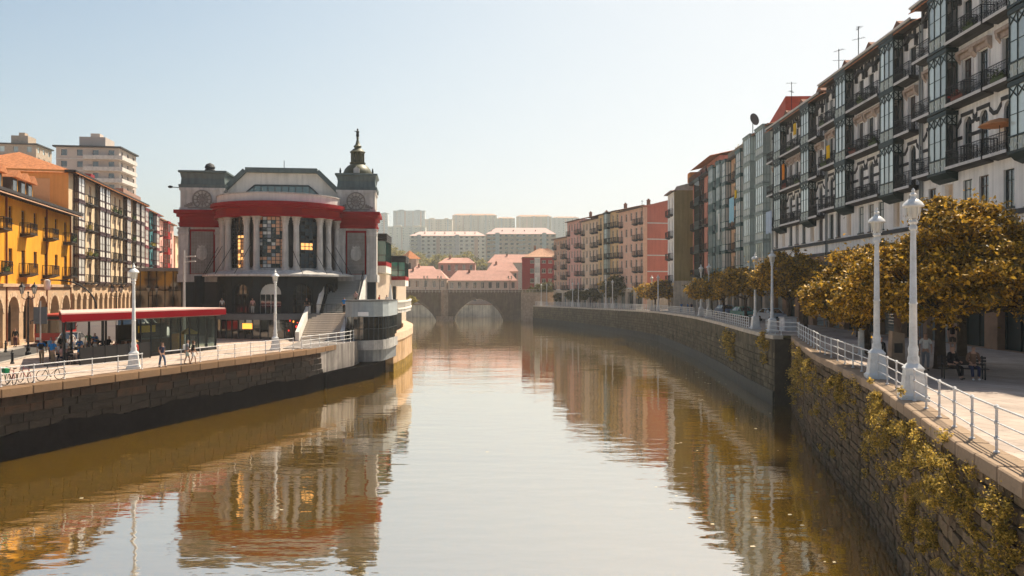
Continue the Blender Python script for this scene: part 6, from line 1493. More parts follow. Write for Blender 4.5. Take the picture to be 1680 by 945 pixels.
MB().lathe([(.16,0),(.15,1),(.10,9.2)], 8).build('pole', M('grey_pole',(0.45,0.42,0.40),rough=.5), t)
for k in range(2): 
    a = MB(); a.tube([(0,0,8.0+.5*k),(.9,0,8.1+.5*k)], .04, 5); a.box(.5,1.1,-.14,.14,8.06+.5*k,8.16+.5*k); a.build('lamp_arm', MATS['grey_pole'], t)
t = thing('traffic_sign', 'pale sign pole with a grey panel behind the people in blue', 'sign', (WX(66,66),66,ZL), R(15))
MB().lathe([(.06,0),(.06,4.4)], 8).build('pole', MATS['grey_pole'], t); MB().box(-.5,-.06,-.03,.03,2.5,3.9).build('panel', M('grey_panel',(0.13,0.14,0.15),rough=.5), t); MB().box(.06,.5,-.03,.03,2.5,3.9).build('panel', MATS['grey_panel'], t)
bp_ = thing('bollard', 'black bollard left of the people in blue, near the railing', 'bollard', (0,0,0), 0, 'black bollards on the left promenade')
MB().lathe([(.14,0),(.14,.1),(.09,.16),(.08,.7),(.11,.74),(.11,.8),(.05,.86),(.07,.95),(.02,1.02)], 8).build('post', IRON, bp_)
MB().lathe([(.1,.3),(.1,.36)], 8).build('band', IRON, bp_)
for k, (px, py, lab) in enumerate(((20,597,None),(9,578,'black bollard near the left edge, second row from the railing'),(4,566,'black bollard at the left edge of the street, farthest of the three'))):
    Y = 5.4*F/(py-474); c = bp_ if lab is None else copy_tree(bp_); c.location = (WX(px,Y),Y,ZL)
    if lab: c['label'] = lab
kb = thing('yellow_kiosk', 'yellow column advertisement inside the ochre arcade', 'kiosk', (WX(28,80),80,ZL))
MB().lathe([(.5,0),(.5,2.3),(.55,2.35),(.55,2.5),(.1,2.8)], 12).build('drum', M('yellow_drum',(0.60,0.30,0.01),rough=.5), kb); MB().lathe([(.52,.0),(.52,.25)], 12).build('foot', DKBAND, kb)
# --- bicycles
def bicycle(label, x, y, rz, col, lean=.12, basket=False, group='bicycles parked by the left railing'):
    t = thing('bicycle', label, 'bicycle', (x,y,ZL+.0), rz, group); t.rotation_euler = (lean,0,rz); C_ = M('bike_paint_%d' % int(sum(col)*1000), col, rough=.35, var=.05)
    for k, xx in enumerate((-.53,.53)):
        mb = MB(); n = 24; mb.tube([(xx+.33*math.cos(2*PI*i/n),0,.34+.33*math.sin(2*PI*i/n)) for i in range(n+1)], .022, 6, False); w = mb.build('wheel', TYRE, t)
        mb = MB(); 
        for i in range(14): mb.tube([(xx,0,.34),(xx+.32*math.cos(2*PI*i/14),0,.34+.32*math.sin(2*PI*i/14))], .004, 3, False)
        mb.lathe([(.03,-.04),(.03,.04)], 6); mb.build('spokes', RIM, w)
    mb = MB(); bb, st_, hd = (-.08,0,.30), (-.24,0,.78), (.36,0,.80)
    for a, b in ((bb,st_),(st_,hd),(bb,(.39,0,.68)),(st_,(-.53,0,.34)),(bb,(-.53,0,.34)),(hd,(.53,0,.34)),(st_,(-.27,0,.9)),(hd,(.33,0,.95))): mb.tube([a,b],.018,6)
    mb.build('frame', C_, t); mb = MB(); mb.tube([(.22,-.28,.98),(.34,-.1,.97),(.34,.1,.97),(.22,.28,.98)],.014,6); mb.build('handlebar', IRON, t)
    MB().hexa([(-.42,-.08,.90),(-.12,-.025,.91),(-.12,.025,.91),(-.42,.08,.90),(-.42,-.07,.95),(-.12,-.02,.94),(-.12,.02,.94),(-.42,.07,.95)]); mb = MB(); mb.hexa([(-.42,-.08,.90),(-.12,-.025,.91),(-.12,.025,.91),(-.42,.08,.90),(-.42,-.07,.95),(-.12,-.02,.94),(-.12,.02,.94),(-.42,.07,.95)]); mb.build('saddle', TYRE, t)
    mb = MB(); mb.tube([(-.08,-.08,.30),(-.08,.08,.30)],.012,5); mb.tube([(-.08,.08,.30),(.06,.08,.2)],.012,5); mb.tube([(-.08,-.08,.3),(-.2,-.08,.4)],.012,5); mb.box(.02,.1,.08,.16,.18,.21); mb.box(-.24,-.16,-.16,-.08,.39,.42); mb.lathe([(.09,.29),(.09,.31)],10,-.08,0); mb.build('pedals', IRON, t)
    if basket: MB().box(.36,.62,-.16,.16,.72,.96).build('basket', M('green_basket',(0.02,0.22,0.09)), t)
def lrail(y, d): 
    a = at_y(L_NEAR, y); n = Vector((-.948,.318)); return a+n.x*d, y+n.y*d
for (y, d, rz, col, lab, bk) in ((46.7,1.35,R(60),(0.02,0.02,0.025),'black bicycle parked broadside against the railing, right of the others',False),(45.3,1.6,R(150),(0.25,0.02,0.03),'red bicycle seen end on, beside the black one',False),(44.5,1.7,R(140),(0.35,0.03,0.04),'bicycle with a pale frame seen end on, middle of the parked ones',False),(43.6,1.6,R(70),(0.02,0.20,0.10),'bicycle with a green basket at the left edge of the picture',True)):
    x_, y_ = lrail(y, d); bicycle(lab, x_, y_, rz, col, basket=bk)
# --- right promenade furniture
pl_ = thing('stone_plinth', 'squat stone plinth monument on a low base behind the second lamp post', 'monument', (WX(1466,37.5),37.5,ZR), R(-12))
MB().cbox(-.75,.6,-.55,.55,0,.38,.04).build('base', M('plinth_stone',(0.33,0.24,0.17),rough=.9,var=.25,bump=.3), pl_); MB().hexa; mb = MB(); mb.hexa([(-.18,-.38,.38),(.42,-.38,.38),(.42,.38,.38),(-.18,.38,.38),(-.12,-.34,1.75),(.40,-.34,1.65),(.40,.34,1.65),(-.12,.34,1.75)]); mb.build('block', MATS['plinth_stone'], pl_); MB().box(-.05,.3,-.40,-.37,.75,1.2).build('plaque', DKBAND, pl_)
po = thing('white_post', 'short white post on the quay left of the stone plinth', 'post', (WX(1413,45),45,ZR))
MB().lathe([(.2,0),(.19,.05),(.17,.08),(.16,1.35),(.18,1.38),(.1,1.5)], 12).build('shaft', WHITE_P, po); MB().lathe([(.23,0),(.23,.08)],12).build('foot', WHITE_P, po)
po = thing('utility_box', 'pale stone box beside the lamp pair beyond the dark corner', 'box', (24.6,71,ZR), R(10))
MB().cbox(-.6,.6,-.45,.45,0,1.15,.04).build('body', WHITE_W, po); MB().box(-.66,.66,-.5,.5,1.15,1.25).build('lid', STRIP, po)
bn = thing('wooden_bench', 'dark slatted bench in the tree shade on the right quay', 'bench', (18.7,33.0,ZR), R(-18))
for k in range(4): MB().box(-.9,.9,-.24+.12*k,-.15+.12*k,.42,.45).build('seat_slat', DKWOOD, bn)
for k in range(3): MB().box(-.9,.9,.27+.02*k,.30+.02*k,.55+.13*k,.65+.13*k).build('back_slat', DKWOOD, bn)
for s in (-.75,.75):
    mb = MB(); mb.bar((s,-.22,0),(s,-.22,.42),.05); mb.bar((s,.2,0),(s,.33,.95),.05); mb.bar((s,-.25,.41),(s,.26,.41),.05); mb.bar((s,-.22,.62),(s,.26,.62),.04); mb.bar((s,-.22,.42),(s,-.22,.62),.04); mb.build('bench_frame', IRON, bn)
# ------------------------------------------------------------------ trees and wall plants
LEAF_G = leafmat('golden_leaf', (0.045,0.042,0.010), (0.80,0.44,0.035), 0.22)  # dark-to-gold range paints shaded and sunlit tones leaf by leaf
LEAF_D = leafmat('green_leaf', (0.04,0.05,0.018), (0.15,0.12,0.02), 0.35)
LEAF_W = leafmat('wall_leaf', (0.10,0.085,0.015), (0.85,0.54,0.09), 0.45)
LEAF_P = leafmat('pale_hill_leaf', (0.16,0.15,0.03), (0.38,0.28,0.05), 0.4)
BARK = M('bark', (0.05,0.038,0.028), rough=.95, var=.35, scale=4, bump=.6, bscale=12)
def leaf_mesh(name, P, size, mat, rng, up=.7, shape=1.6):
    n = len(P); nrm = rng.normal(size=(n,3)); nrm[:,2] += up; nrm /= np.linalg.norm(nrm,axis=1)[:,None]
    a = np.cross(nrm, rng.normal(size=(n,3))); a /= np.linalg.norm(a,axis=1)[:,None]; b = np.cross(nrm, a)
    s = (size*rng.uniform(.45,1.45,size=n))[:,None]; fold = nrm*s*.25
    V = np.empty((n,4,3)); V[:,0] = P-a*s*shape*.5; V[:,1] = P+b*s*.42+fold; V[:,2] = P+a*s*shape*.5; V[:,3] = P-b*s*.42+fold
    me = bpy.data.meshes.new(name); me.vertices.add(4*n); me.loops.add(4*n); me.polygons.add(n)
    me.vertices.foreach_set('co', V.reshape(-1).astype(np.float32)); me.loops.foreach_set('vertex_index', np.arange(4*n, dtype=np.int32))
    me.polygons.foreach_set('loop_start', np.arange(0,4*n,4,dtype=np.int32)); me.update(); me.validate(); me.materials.append(mat); return me
def crown_points(lobes, n, rng, sub=44, spread=.30):
    vol = np.array([l[3]*l[4]*l[5] for l in lobes])**.67; vol /= vol.sum(); out = []
    for l, f in zip(lobes, vol):
        c = np.array(l[:3]); r = np.array(l[3:6]); k = max(5, int(sub*f*len(lobes))); d = rng.normal(size=(k,3)); d[:,2] = d[:,2]*.8+.12; d /= np.linalg.norm(d,axis=1)[:,None]
        cs = c+d*r*rng.uniform(.62,1.0,size=(k,1)); m = int(n*f/k)+1
        for q in cs:
            g = rng.standard_t(4, size=(m,3))*.85*np.array([spread,spread,spread*.55])*(r.mean()*.62)*rng.uniform(.55,1.2); out.append(q+g)
    return np.concatenate(out)
def trunk_mb(h, r, lobes, rng, lean=(0,0)):
    mb = MB(); top = Vector((lean[0],lean[1],h)); mb.tube([(0,0,-.1),(0,0,.15),(lean[0]*.4,lean[1]*.4,h*.5),tuple(top)], [r*1.45,r*1.1,r*.9,r*.8], 9)
    for l in lobes:
        e = Vector(l[:3]); m = top.lerp(e,.5)+Vector((0,0,-.2)); mb.tube([tuple(top),tuple(m),tuple(e)], [r*.62,r*.4,r*.14], 6)
        for k in range(3): q = e+Vector(rng.normal(size=3))*Vector(l[3:6]).length*.3; mb.tube([tuple(m.lerp(e,.4)),tuple(q)], [r*.25,r*.06], 5)
    return mb
def tree(name, label, x, y, z, h, r, lobes, n, size, mat, seed, group=None, lean=(0,0), spread=.24):
    rng = np.random.default_rng(seed); t = thing(name, label, 'tree', (x,y,z), 0, group)
    trunk_mb(h, r, lobes, rng, lean).build('trunk', BARK, t, smooth=True)
    put('crown', leaf_mesh('crown', crown_points(lobes, n, rng, spread=spread), size, mat, rng), t); return t
GT = 'trees on the right promenade'
tree('promenade_tree','big golden leaved tree behind the nearest lamp post, with two dark trunks in its shade',20.0,37.2,ZR,2.5,.26,[(-2.2,-.6,4.4,1.9,1.9,1.7),(.0,-2.4,6.0,2.2,2.1,1.5),(.6,.2,4.8,2.2,2.1,1.7),(-2.0,-3.0,3.3,1.5,1.5,1.1),(-2.6,1.8,3.4,1.4,1.6,1.2),(-1.0,-4.2,4.2,1.8,1.6,1.3),(-.6,-1.6,6.9,1.4,1.3,.9),(1.0,-4.6,4.4,1.8,1.6,1.3)],70000,.125,LEAF_G,1,GT)
tree('promenade_tree','golden tree cut by the right edge of the picture, over the bench',22.6,40.0,ZR,2.5,.25,[(-.4,-3.6,4.2,2.1,2.0,1.6),(1.8,-4.4,4.3,2.1,2.0,1.6),(-1.2,-.6,4.8,1.9,1.9,1.5),(1.0,-1.0,5.2,2.0,2.0,1.3),(3.4,-2.0,4.0,2.0,2.0,1.6),(-1.0,-6.6,3.9,1.8,1.8,1.2),(1.4,-7.2,4.0,1.9,1.8,1.3),(.2,-9.2,3.9,1.8,1.6,1.2)],70000,.125,LEAF_G,2,GT)
tree('promenade_tree','third trunk of the near group, its low golden branches reaching left over the stone plinth',20.3,45.5,ZR,2.2,.2,[(-1.0,.4,3.7,1.9,1.7,1.4),(.6,1.0,5.0,2.0,1.9,1.5),(-1.9,1.8,3.2,1.3,1.3,.9),(.2,-.6,2.9,1.5,1.4,.9),(-1.2,-.9,2.5,1.4,1.3,.9),(-2.4,.3,2.7,1.0,1.0,.8)],42000,.13,LEAF_G,3,GT)
mid = [(27.0,62.0,'golden tree with low branches just right of the lamp pair at the dark corner',1.9,[(-.6,0,2.9,2.0,2.0,1.2),(1.4,.8,3.4,2.1,2.0,1.2),(-2.0,.6,2.5,1.3,1.3,.9)],9000,.2),
       (24.9,71.5,'tall golden tree behind the lamp pair at the dark corner',2.6,[(-.4,0,5.0,2.4,2.3,1.9),(1.4,-.8,4.6,2.1,2.0,1.8),(-1.4,1.2,4.2,1.7,1.8,1.4),(.4,.6,6.4,1.4,1.4,.9)],11000,.2),
       (28.2,76.5,'dark tree against the arcade of the middle white house',2.5,[(0,0,4.7,2.5,2.4,1.8),(1.4,.4,4.2,1.8,1.8,1.4)],8000,.2),
       (27.0,92.0,'golden tree in front of the gallery house, second clump along the quay',2.5,[(-.5,0,4.6,2.5,2.4,1.7),(1.5,.5,4.5,2.3,2.2,1.5),(-1.8,.8,3.8,1.6,1.8,1.3)],9000,.23),
       (27.4,103.0,'spreading golden tree below the peach house',2.3,[(-1.2,0,4.0,2.6,2.3,1.5),(1.3,.8,4.8,2.4,2.2,1.5),(-3.0,.5,3.3,1.6,1.6,1.1)],9000,.25),
       (28.6,114.0,'dark green tree below the pink house',2.3,[(-1.0,0,3.8,2.4,2.4,1.5),(1.0,.8,4.4,2.3,2.2,1.4)],7000,.26)]
for k, (x, y, lab, h, lob, n, s) in enumerate(mid): tree('promenade_tree', lab, x, y, zr(y), h, .18, lob, int(n*1.6), s*.8, LEAF_G if k not in (2,5) else LEAF_D, 20+k, GT)
far = [(WX(1075,150),150,'golden tree at the foot of the rose gable wall',2.2,[(-1.0,0,3.6,2.8,2.6,1.5),(1.4,.5,4.2,2.6,2.4,1.6),(2.6,0,3.3,1.8,1.8,1.3)],6000,.32,LEAF_G),
       (WX(1030,178),178,'large dark tree with golden top before the pink row',2.4,[(0,0,5.4,3.8,3.4,2.6),(-2.8,.5,4.2,2.8,2.6,2.1),(2.6,0,4.4,2.6,2.6,2.2),(.5,0,7.4,2.0,2.0,1.2)],9000,.36,LEAF_D),
       (WX(1004,181),181,'orange topped tree left of the large dark tree',2.2,[(0,0,4.8,2.6,2.4,2.0),(1.2,0,6.0,2.0,1.8,1.2)],4500,.34,LEAF_G),
       (WX(972,192),192,'low dark round tree before the pink row',1.6,[(0,0,2.9,2.8,2.6,1.5),(2.2,.4,2.6,2.2,2.2,1.3)],4500,.34,LEAF_D),
       (WX(945,203),203,'small dark tree between two far lamps',1.6,[(0,0,2.8,2.4,2.4,1.4)],3000,.34,LEAF_D),
       (WX(893,232),232,'dark green tree with orange top in front of the red house',2.4,[(-1.5,0,3.8,3.4,3.0,2.1),(1.6,.5,4.4,3.2,3.0,2.4),(3.8,.4,3.2,2.4,2.2,1.7)],6500,.4,LEAF_D),
       (WX(920,222),222,'small bush like tree right of the tree before the red house',1.4,[(0,0,2.4,2.2,2.0,1.2)],2200,.36,LEAF_D)]
for k, (x, y, lab, h, lob, n, s, m) in enumerate(far): tree('promenade_tree', lab, x, y, zr(y), h, .2, lob, n, s, m, 50+k, GT)
GH = 'trees on the hazy hillside'
hill_t = [(a_, b_*1.5, c_, d_*1.5, e_) for a_, b_, c_, d_, e_ in [(648,395,412,6,'yellow tree hazy above the market side rooms'),(700,400,430,7,'pale green tree left of the pink brick house'),(722,380,424,5,'low yellow tree behind the pink brick house'),(765,405,418,6,'golden tree just right of the pink brick house top'),(786,372,432,5,'small yellow tree below the brown block'),(822,372,436,4.5,'small tree beside the pale shed house'),(683,430,420,7,'grey green tree under the wide grey block'),(742,430,424,6,'tree in front of the wide grey block'),(632,430,404,8,'tall pale tree next to the glazed rooms'),(668,372,436,5,'yellow bush behind the church nave')]]
for k, (px, Y, pt, w, lab) in enumerate(hill_t):
    w *= 1.7; zt = WZ(pt-7, Y); z0 = hz(WX(px,Y),Y)-1; hh = max(4, zt-z0)
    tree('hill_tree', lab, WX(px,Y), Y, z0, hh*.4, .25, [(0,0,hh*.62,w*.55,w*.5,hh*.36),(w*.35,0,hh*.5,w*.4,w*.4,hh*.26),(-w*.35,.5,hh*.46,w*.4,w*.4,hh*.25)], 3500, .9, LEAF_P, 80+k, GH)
tree('bank_bush','yellow green bush on the left bank just before the stone bridge',WX(674,215),215,ZL,1.0,.1,[(0,0,2.2,1.6,1.5,1.2)],1200,.3,LEAF_P,99)
rng = np.random.default_rng(5); pts = []
for k in range(620):
    y = rng.uniform(330,1700); x = rng.uniform(-520,420); w = rng.uniform(2,5)*(1+y/900); P = rng.normal(size=(60,3))*np.array([w,w,w*.6])*.55; pts.append(P+np.array([x,y,hz(x,y)+w*.6]))
tag(put('hillside_wood', leaf_mesh('hillside_wood', np.concatenate(pts), .9, LEAF_P, rng)), 'hazy green and yellow woodland covering the hill between the blocks', 'woodland', kind='stuff')

# plants on the near right quay wall
def wall_pt(y, depth, out):
    x = at_y(R_NEAR, y); i = 0
    for a, b in zip(R_NEAR[:-1], R_NEAR[1:]):
        if a[1] <= y <= b[1]: d = (Vector(b)-Vector(a)).normalized(); break
    n = Vector((-d.y, d.x)); return np.array([x+n.x*out, y+n.y*out, ZR-depth])
rng = np.random.default_rng(17); pts = []
for k in range(170):
    y = 13.5+rng.random()**1.3*46; dep = .25+abs(rng.normal())*1.6+ (0 if rng.random() < .8 else 2.2)
    if dep > 5.0: continue
    s = rng.uniform(.08,.21); m = int(60+s*380); P = rng.normal(size=(m,3))*s*np.array([.5,.75,.7]); P[:,2] -= np.abs(P[:,0])*.3
    pts.append(wall_pt(y, dep, .10+s*.35)+P)
tag(put('wall_plants', leaf_mesh('wall_plants', np.concatenate(pts), .047, LEAF_W, rng, up=.8)), 'small golden plants rooted all over the near right quay wall', 'wall plants', kind='stuff')
shr = [(24.8,.9,.55,'bushy yellow green plant hanging below the nearest lamp post'),(27.8,1.1,.5,'leafy plant on the quay wall between the two nearest lamps'),(29.5,.7,.4,'green plant on the quay wall just below the coping at the second lamp'),(22.6,1.2,.45,'tall yellow plant on the quay wall below the nearest railing'),(20.2,1.0,.5,'golden bush on the quay wall right of the tall yellow plant'),(18.6,1.3,.5,'golden bush on the quay wall under the railing bend'),(16.6,2.6,.5,'yellow shrub low on the quay wall near the picture bottom'),(15.8,1.4,.45,'golden shrub at the right picture edge of the quay wall'),(17.8,3.4,.45,'golden shrub at the foot of the wall near the bottom edge'),(19.3,4.4,.4,'small yellow shrub lowest on the near wall'),(52,1.4,.7,'golden shrub cascading beside the dark corner of the wall'),(56,2.6,.9,'large golden bush growing from the wall next to the dark corner'),(47,1.0,.5,'yellow green shrub under the white railing far along the near wall'),(38,.9,.45,'shrub under the railing halfway to the dark corner'),(24.0,3.2,.5,'rusty orange shrub in the middle of the near wall'),(21.4,2.9,.4,'shrub below the round pipe stone of the wall')]
for k, (y, dep, s, lab) in enumerate(shr):
    r2 = np.random.default_rng(200+k); n = int(1700 if y < 30 else 900); c = wall_pt(y, dep, .12+s*.15); s *= .85; k2 = 14; sub = r2.normal(size=(k2,3))*s*np.array([.28,.8,1.0]); P = np.concatenate([q+r2.normal(size=(n//k2,3))*s*r2.uniform(.12,.26) for q in sub])
    t = thing('wall_shrub', lab, 'shrub', tuple(c), 0, 'shrubs on the near right quay wall'); put('foliage', leaf_mesh('foliage', P, .048 if y < 35 else .085, LEAF_W, r2, up=.8), t)
    mb = MB()
    for q in sub[:5]: mb.tube([(.25+s*.3,0,-.1),tuple(q*.5),tuple(q)], [.02,.014,.006], 5)
    mb.build('stem', BARK, t)
for k, (y, dep, lab) in enumerate(((19.6,3.3,'arching grass tuft on the near wall, left of the golden shrubs'),(22.0,2.2,'small arching grass tuft higher on the near wall'))):
    c = wall_pt(y, dep, .12); mb = MB(); rr = random.Random(k)
    for q in range(70):
        a = rr.uniform(-1.2,1.2); l_ = rr.uniform(.35,.75); dx, dy = -math.cos(a)*l_*.6, math.sin(a)*l_*.8; w_ = .012
        mb.quad((0,-w_,0),(0,w_,0),(dx*.5,dy*.5+w_,l_*.45),(dx*.5,dy*.5-w_,l_*.45)); mb.tri((dx*.5,dy*.5-w_,l_*.45),(dx*.5,dy*.5+w_,l_*.45),(dx,dy,l_*.1))
    tag(mb.build('grass_tuft', LEAF_W, None, tuple(c)), lab, 'grass tuft', 'grass tufts on the near wall')
c = wall_pt(24.2, 2.6, .1); o = MB().lathe([(.02,-.34),(.16,-.28),(.2,0),(.17,.26),(.02,.34)], 12).build('pipe_stone', M('ochre_stone',(0.36,0.20,0.10),var=.3,bump=.4), None, tuple(c), smooth=True); tag(o, 'rounded orange stone jutting from the near right quay wall', 'stone')
# seaweed and leaf bits on the far quay wall
t = thing('wall_shrub','golden shrub on the far quay wall below the lamp pair','shrub',(22.6,82,ZR-1.4),0,'shrubs on the far right quay wall'); r2 = np.random.default_rng(7)
put('foliage', leaf_mesh('foliage', np.concatenate([q+r2.normal(size=(160,3))*.3 for q in r2.normal(size=(8,3))*np.array([.3,1.6,.7])]), .2, LEAF_W, r2, up=.8), t)
MB().tube([(.6,0,-.3),(0,0,0)], .04, 5).build('stem', BARK, t)
t = thing('wall_shrub','small golden shrub on the far quay wall next to the dark corner','shrub',(21.0,66.2,ZR-1.2),0,'shrubs on the far right quay wall')
put('foliage', leaf_mesh('foliage', np.concatenate([q+r2.normal(size=(110,3))*.2 for q in r2.normal(size=(6,3))*np.array([.2,.8,.5])]), .16, LEAF_W, r2, up=.8), t)
MB().tube([(.6,0,-.3),(0,0,0)], .04, 5).build('stem', BARK, t)

rng = np.random.default_rng(8); mb = MB()
for k in range(150):
    y = rng.uniform(25,150); x0_, x1_ = at_y(L_NEAR,y) if y < 79 else -12, (at_y(R_NEAR,y) if y < 63 else at_y(R_FAR,y)); x = x1_-1-abs(rng.normal())*4.5 if k % 3 else rng.uniform(x0_+2,x1_-2); s_ = rng.uniform(.03,.09); mb.quad((x-s_,y-s_*.6,.006),(x+s_,y-s_*.5,.006),(x+s_*.8,y+s_,.012),(x-s_,y+s_*.7,.008))
tag(mb.build('floating_leaves', M('dry_floating_leaf',(0.55,0.48,0.34),var=.3)), 'small pale leaves and foam specks floating on the river', 'floating leaves', kind='stuff')
# ------------------------------------------------------------------ people
SKIN = M('skin', (0.42,0.23,0.15), rough=.6, var=.05); HAIRC = {'dark': M('dark_hair',(0.02,0.014,0.01),rough=.6), 'brown': M('brown_hair',(0.09,0.045,0.02),rough=.6), 'grey': M('grey_hair',(0.3,0.28,0.26),rough=.7), 'blond': M('blond_hair',(0.4,0.24,0.09),rough=.6)}
SHOE_D = M('dark_shoe',(0.02,0.018,0.016),rough=.5); SHOE_W = M('white_shoe',(0.7,0.68,0.65),rough=.5)
def skin_obj(name, verts, edges, radii, mat, parent, roots=(0,), sub=1):
    me = bpy.data.meshes.new(name); me.from_pydata([tuple(v) for v in verts], edges, []); me.materials.append(mat)
    o = put(name, me, parent); md = o.modifiers.new('skin', 'SKIN'); md.use_smooth_shade = True
    sv = me.skin_vertices[0].data
    for i, r in enumerate(radii): sv[i].radius = (r, r) if not isinstance(r, tuple) else r; sv[i].use_root = i in roots
    s = o.modifiers.new('smooth', 'SUBSURF'); s.levels = sub; s.render_levels = sub
    return o
def person(label, x, y, z, face, shirt, legs, hair='dark', pose='stand', h=1.70, shorts=False, sleeve='short', shoes=SHOE_D, build=1.0, hat=None, bag=None, long_hair=False, seed=0, seat=.45, group=None):
    """face: heading in degrees, 0 looks along +Y, 180 towards the camera"""
    t = thing('person', label, 'person', (x,y,z), R(-face), group); rr = random.Random(seed+1); s = h/1.70; V = lambda *a: Vector(a)*s
    sit = pose == 'sit'; hipz = (seat/s+.10) if sit else .90
    step = .17 if pose == 'walk' else .03
    dz = hipz-.90; lean = .05 if sit else 0.02
    pel, spi, che, nb, nk = V(0,-.02,hipz), V(0,-.03,1.12+dz), V(0,lean-.02,1.32+dz), V(0,lean,1.44+dz), V(0,lean+.015,1.51+dz)
    hb, hm, ht = V(0,lean+.035,1.565+dz), V(0,lean+.03,1.63+dz), V(0,lean+.015,1.685+dz)
    S, E, W_, H = [], [], [], []
    for q in (-1,1):
        S.append(V(q*.175*build,lean-.01,1.40+dz))
        if sit: E.append(V(q*.23,.06,1.14+dz)); W_.append(V(q*.17,.30,1.08+dz)); H.append(V(q*.15,.37,1.06+dz))
        elif pose == 'arms': E.append(V(q*.27,.08,1.17)); W_.append(V(q*.10,.26,1.24)); H.append(V(q*.05,.31,1.27))
        else:
            sw = q*step*.9; E.append(V(q*.25*build,-.03+sw*.5,1.13)); W_.append(V(q*.25*build,.05+sw,.89)); H.append(V(q*.245*build,.07+sw*1.1,.81))
    HP = [V(q*.095,0,hipz-.03) for q in (-1,1)]; K, A, T, TT = [], [], [], []
    for q in (-1,1):
        if sit: K.append(V(q*.13,.42,seat/s+.06)); A.append(V(q*.12,.48+q*.06,.09)); T.append(V(q*.13,.60+q*.06,.04))
        else:
            f = -q*step; K.append(V(q*.10,f*.7+.03,.48)); A.append(V(q*.10,f*1.15-.02,.09+(.05 if f < -.1 else 0))); T.append(V(q*.11,f*1.15+.12,.035))
    # body: one continuous surface, fingers and thumb rooted in the palm
    v = [pel,spi,che,nb,nk,hb,hm,ht]; e = [(0,1),(1,2),(2,3),(3,4),(4,5),(5,6),(6,7)]; r = [.115*s*build,.105*s*build,.12*s*build,.075*s,.055*s,(.062*s,.072*s),(.078*s,.092*s),(.055*s,.065*s)]; roots = [0]
    for i in (0,1):
        n = len(v); v += [S[i],E[i],W_[i],H[i]]; e += [(3,n),(n,n+1),(n+1,n+2),(n+2,n+3)]; r += [.055*s,.042*s,.030*s,(.036*s,.022*s)]
        n = len(v); v += [HP[i],K[i],A[i],T[i]]; e += [(0,n),(n,n+1),(n+1,n+2),(n+2,n+3)]; r += [.085*s*build,.055*s,.038*s,.03*s]
        d = (H[i]-W_[i]).normalized(); side = d.cross(Vector((1,0,0))).normalized()
        for f_ in range(4):
            off = side*(.012*s*(f_-1.5)*1.3); n = len(v); L_ = (.07,.082,.076,.06)[f_]*s; v += [H[i]+off, H[i]+off+d*L_*.6, H[i]+off+d*L_+Vector((-.012*s*(1 if i else -1),.006,0))]; e += [(n,n+1),(n+1,n+2)]; r += [.009*s,.008*s,.006*s]; roots.append(n)
        n = len(v); th = side*.03*s; v += [W_[i].lerp(H[i],.6)+th*.6, H[i]+th*1.3, H[i]+th*1.25+d*.035*s]; e += [(n,n+1),(n+1,n+2)]; r += [.010*s,.010*s,.007*s]; roots.append(n)
    n = len(v); v += [hm+V(0,.06,-.02),hm+V(0,.105,-.035)]; e.append((n,n+1)); r += [.02*s,.013*s]; roots.append(n)
    for q in (-1,1): n = len(v); v += [hm+V(q*.07,0,0),hm+V(q*.09,-.01,-.01)]; e.append((n,n+1)); r += [.022*s,.018*s]; roots.append(n)
    skin_obj('body', v, e, r, SKIN, t, roots)
    mb = MB()
    for q in (-1,1): c = hm+V(q*.032,.088,.005); mb.box(c.x-.013*s,c.x+.013*s,c.y-.01*s,c.y+.004*s,c.z-.006*s,c.z+.006*s)
    c = hm+V(0,.085,-.07); mb.box(c.x-.022*s,c.x+.022*s,c.y-.012*s,c.y+.002*s,c.z-.006*s,c.z+.005*s); mb.build('eyes_and_mouth', SHOE_D, t)
    # shirt
    v = [pel+V(0,0,.03),spi,che,nb+V(0,0,-.02)]; e = [(0,1),(1,2),(2,3)]; r = [.14*s*build,.132*s*build,.142*s*build,.088*s]
    for i in (0,1):
        n = len(v)
        if sleeve == 'long': v += [S[i],E[i],W_[i]]; e += [(3,n),(n,n+1),(n+1,n+2)]; r += [.07*s,.056*s,.042*s]
        elif sleeve == 'short': v += [S[i],S[i].lerp(E[i],.75)]; e += [(3,n),(n,n+1)]; r += [.07*s,.06*s]
        else: v += [S[i].lerp(nb,.25)]; e += [(3,n)]; r += [.055*s]
    skin_obj('shirt', v, e, r, shirt, t)
    v = [pel+V(0,0,.06),pel]; e = [(0,1)]; r = [.122*s*build,.135*s*build]
    for i in (0,1):
        n = len(v); v += [HP[i]+V(0,0,-.02)]; e += [(1,n)]; r += [.10*s*build]
        if shorts: v += [HP[i].lerp(K[i],.85)]; e += [(n,n+1)]; r += [.085*s]
        else: v += [K[i],A[i].lerp(K[i],.08)]; e += [(n,n+1),(n+1,n+2)]; r += [.072*s,.058*s]
    skin_obj('shorts' if shorts else 'trousers', v, e, r, legs, t)
    for i in (0,1): skin_obj('shoe', [A[i]+V(0,-.02,-.04),T[i].lerp(A[i],.4)+V(0,0,-.01),T[i]+V(0,.03,.005)], [(0,1),(1,2)], [.048*s,.046*s,.04*s], shoes, t)
    v = [hm+V(0,-.025,.02),ht+V(0,-.012,.012)]; e = [(0,1)]; r = [(.09*s,.094*s),(.066*s,.075*s)]
    if long_hair: v += [hb+V(0,-.06,-.02), nb+V(0,-.09,-.06)]; e += [(0,2),(2,3)]; r += [.07*s,.05*s]
    skin_obj('hair', v, e, r, HAIRC[hair], t)
    if hat: MB().lathe([(.20*s,0),(.20*s,.02*s),(.105*s,.03*s),(.10*s,.11*s),(.05*s,.13*s)], 12).build('hat', hat, t, tuple(hm+V(0,0,.05)))
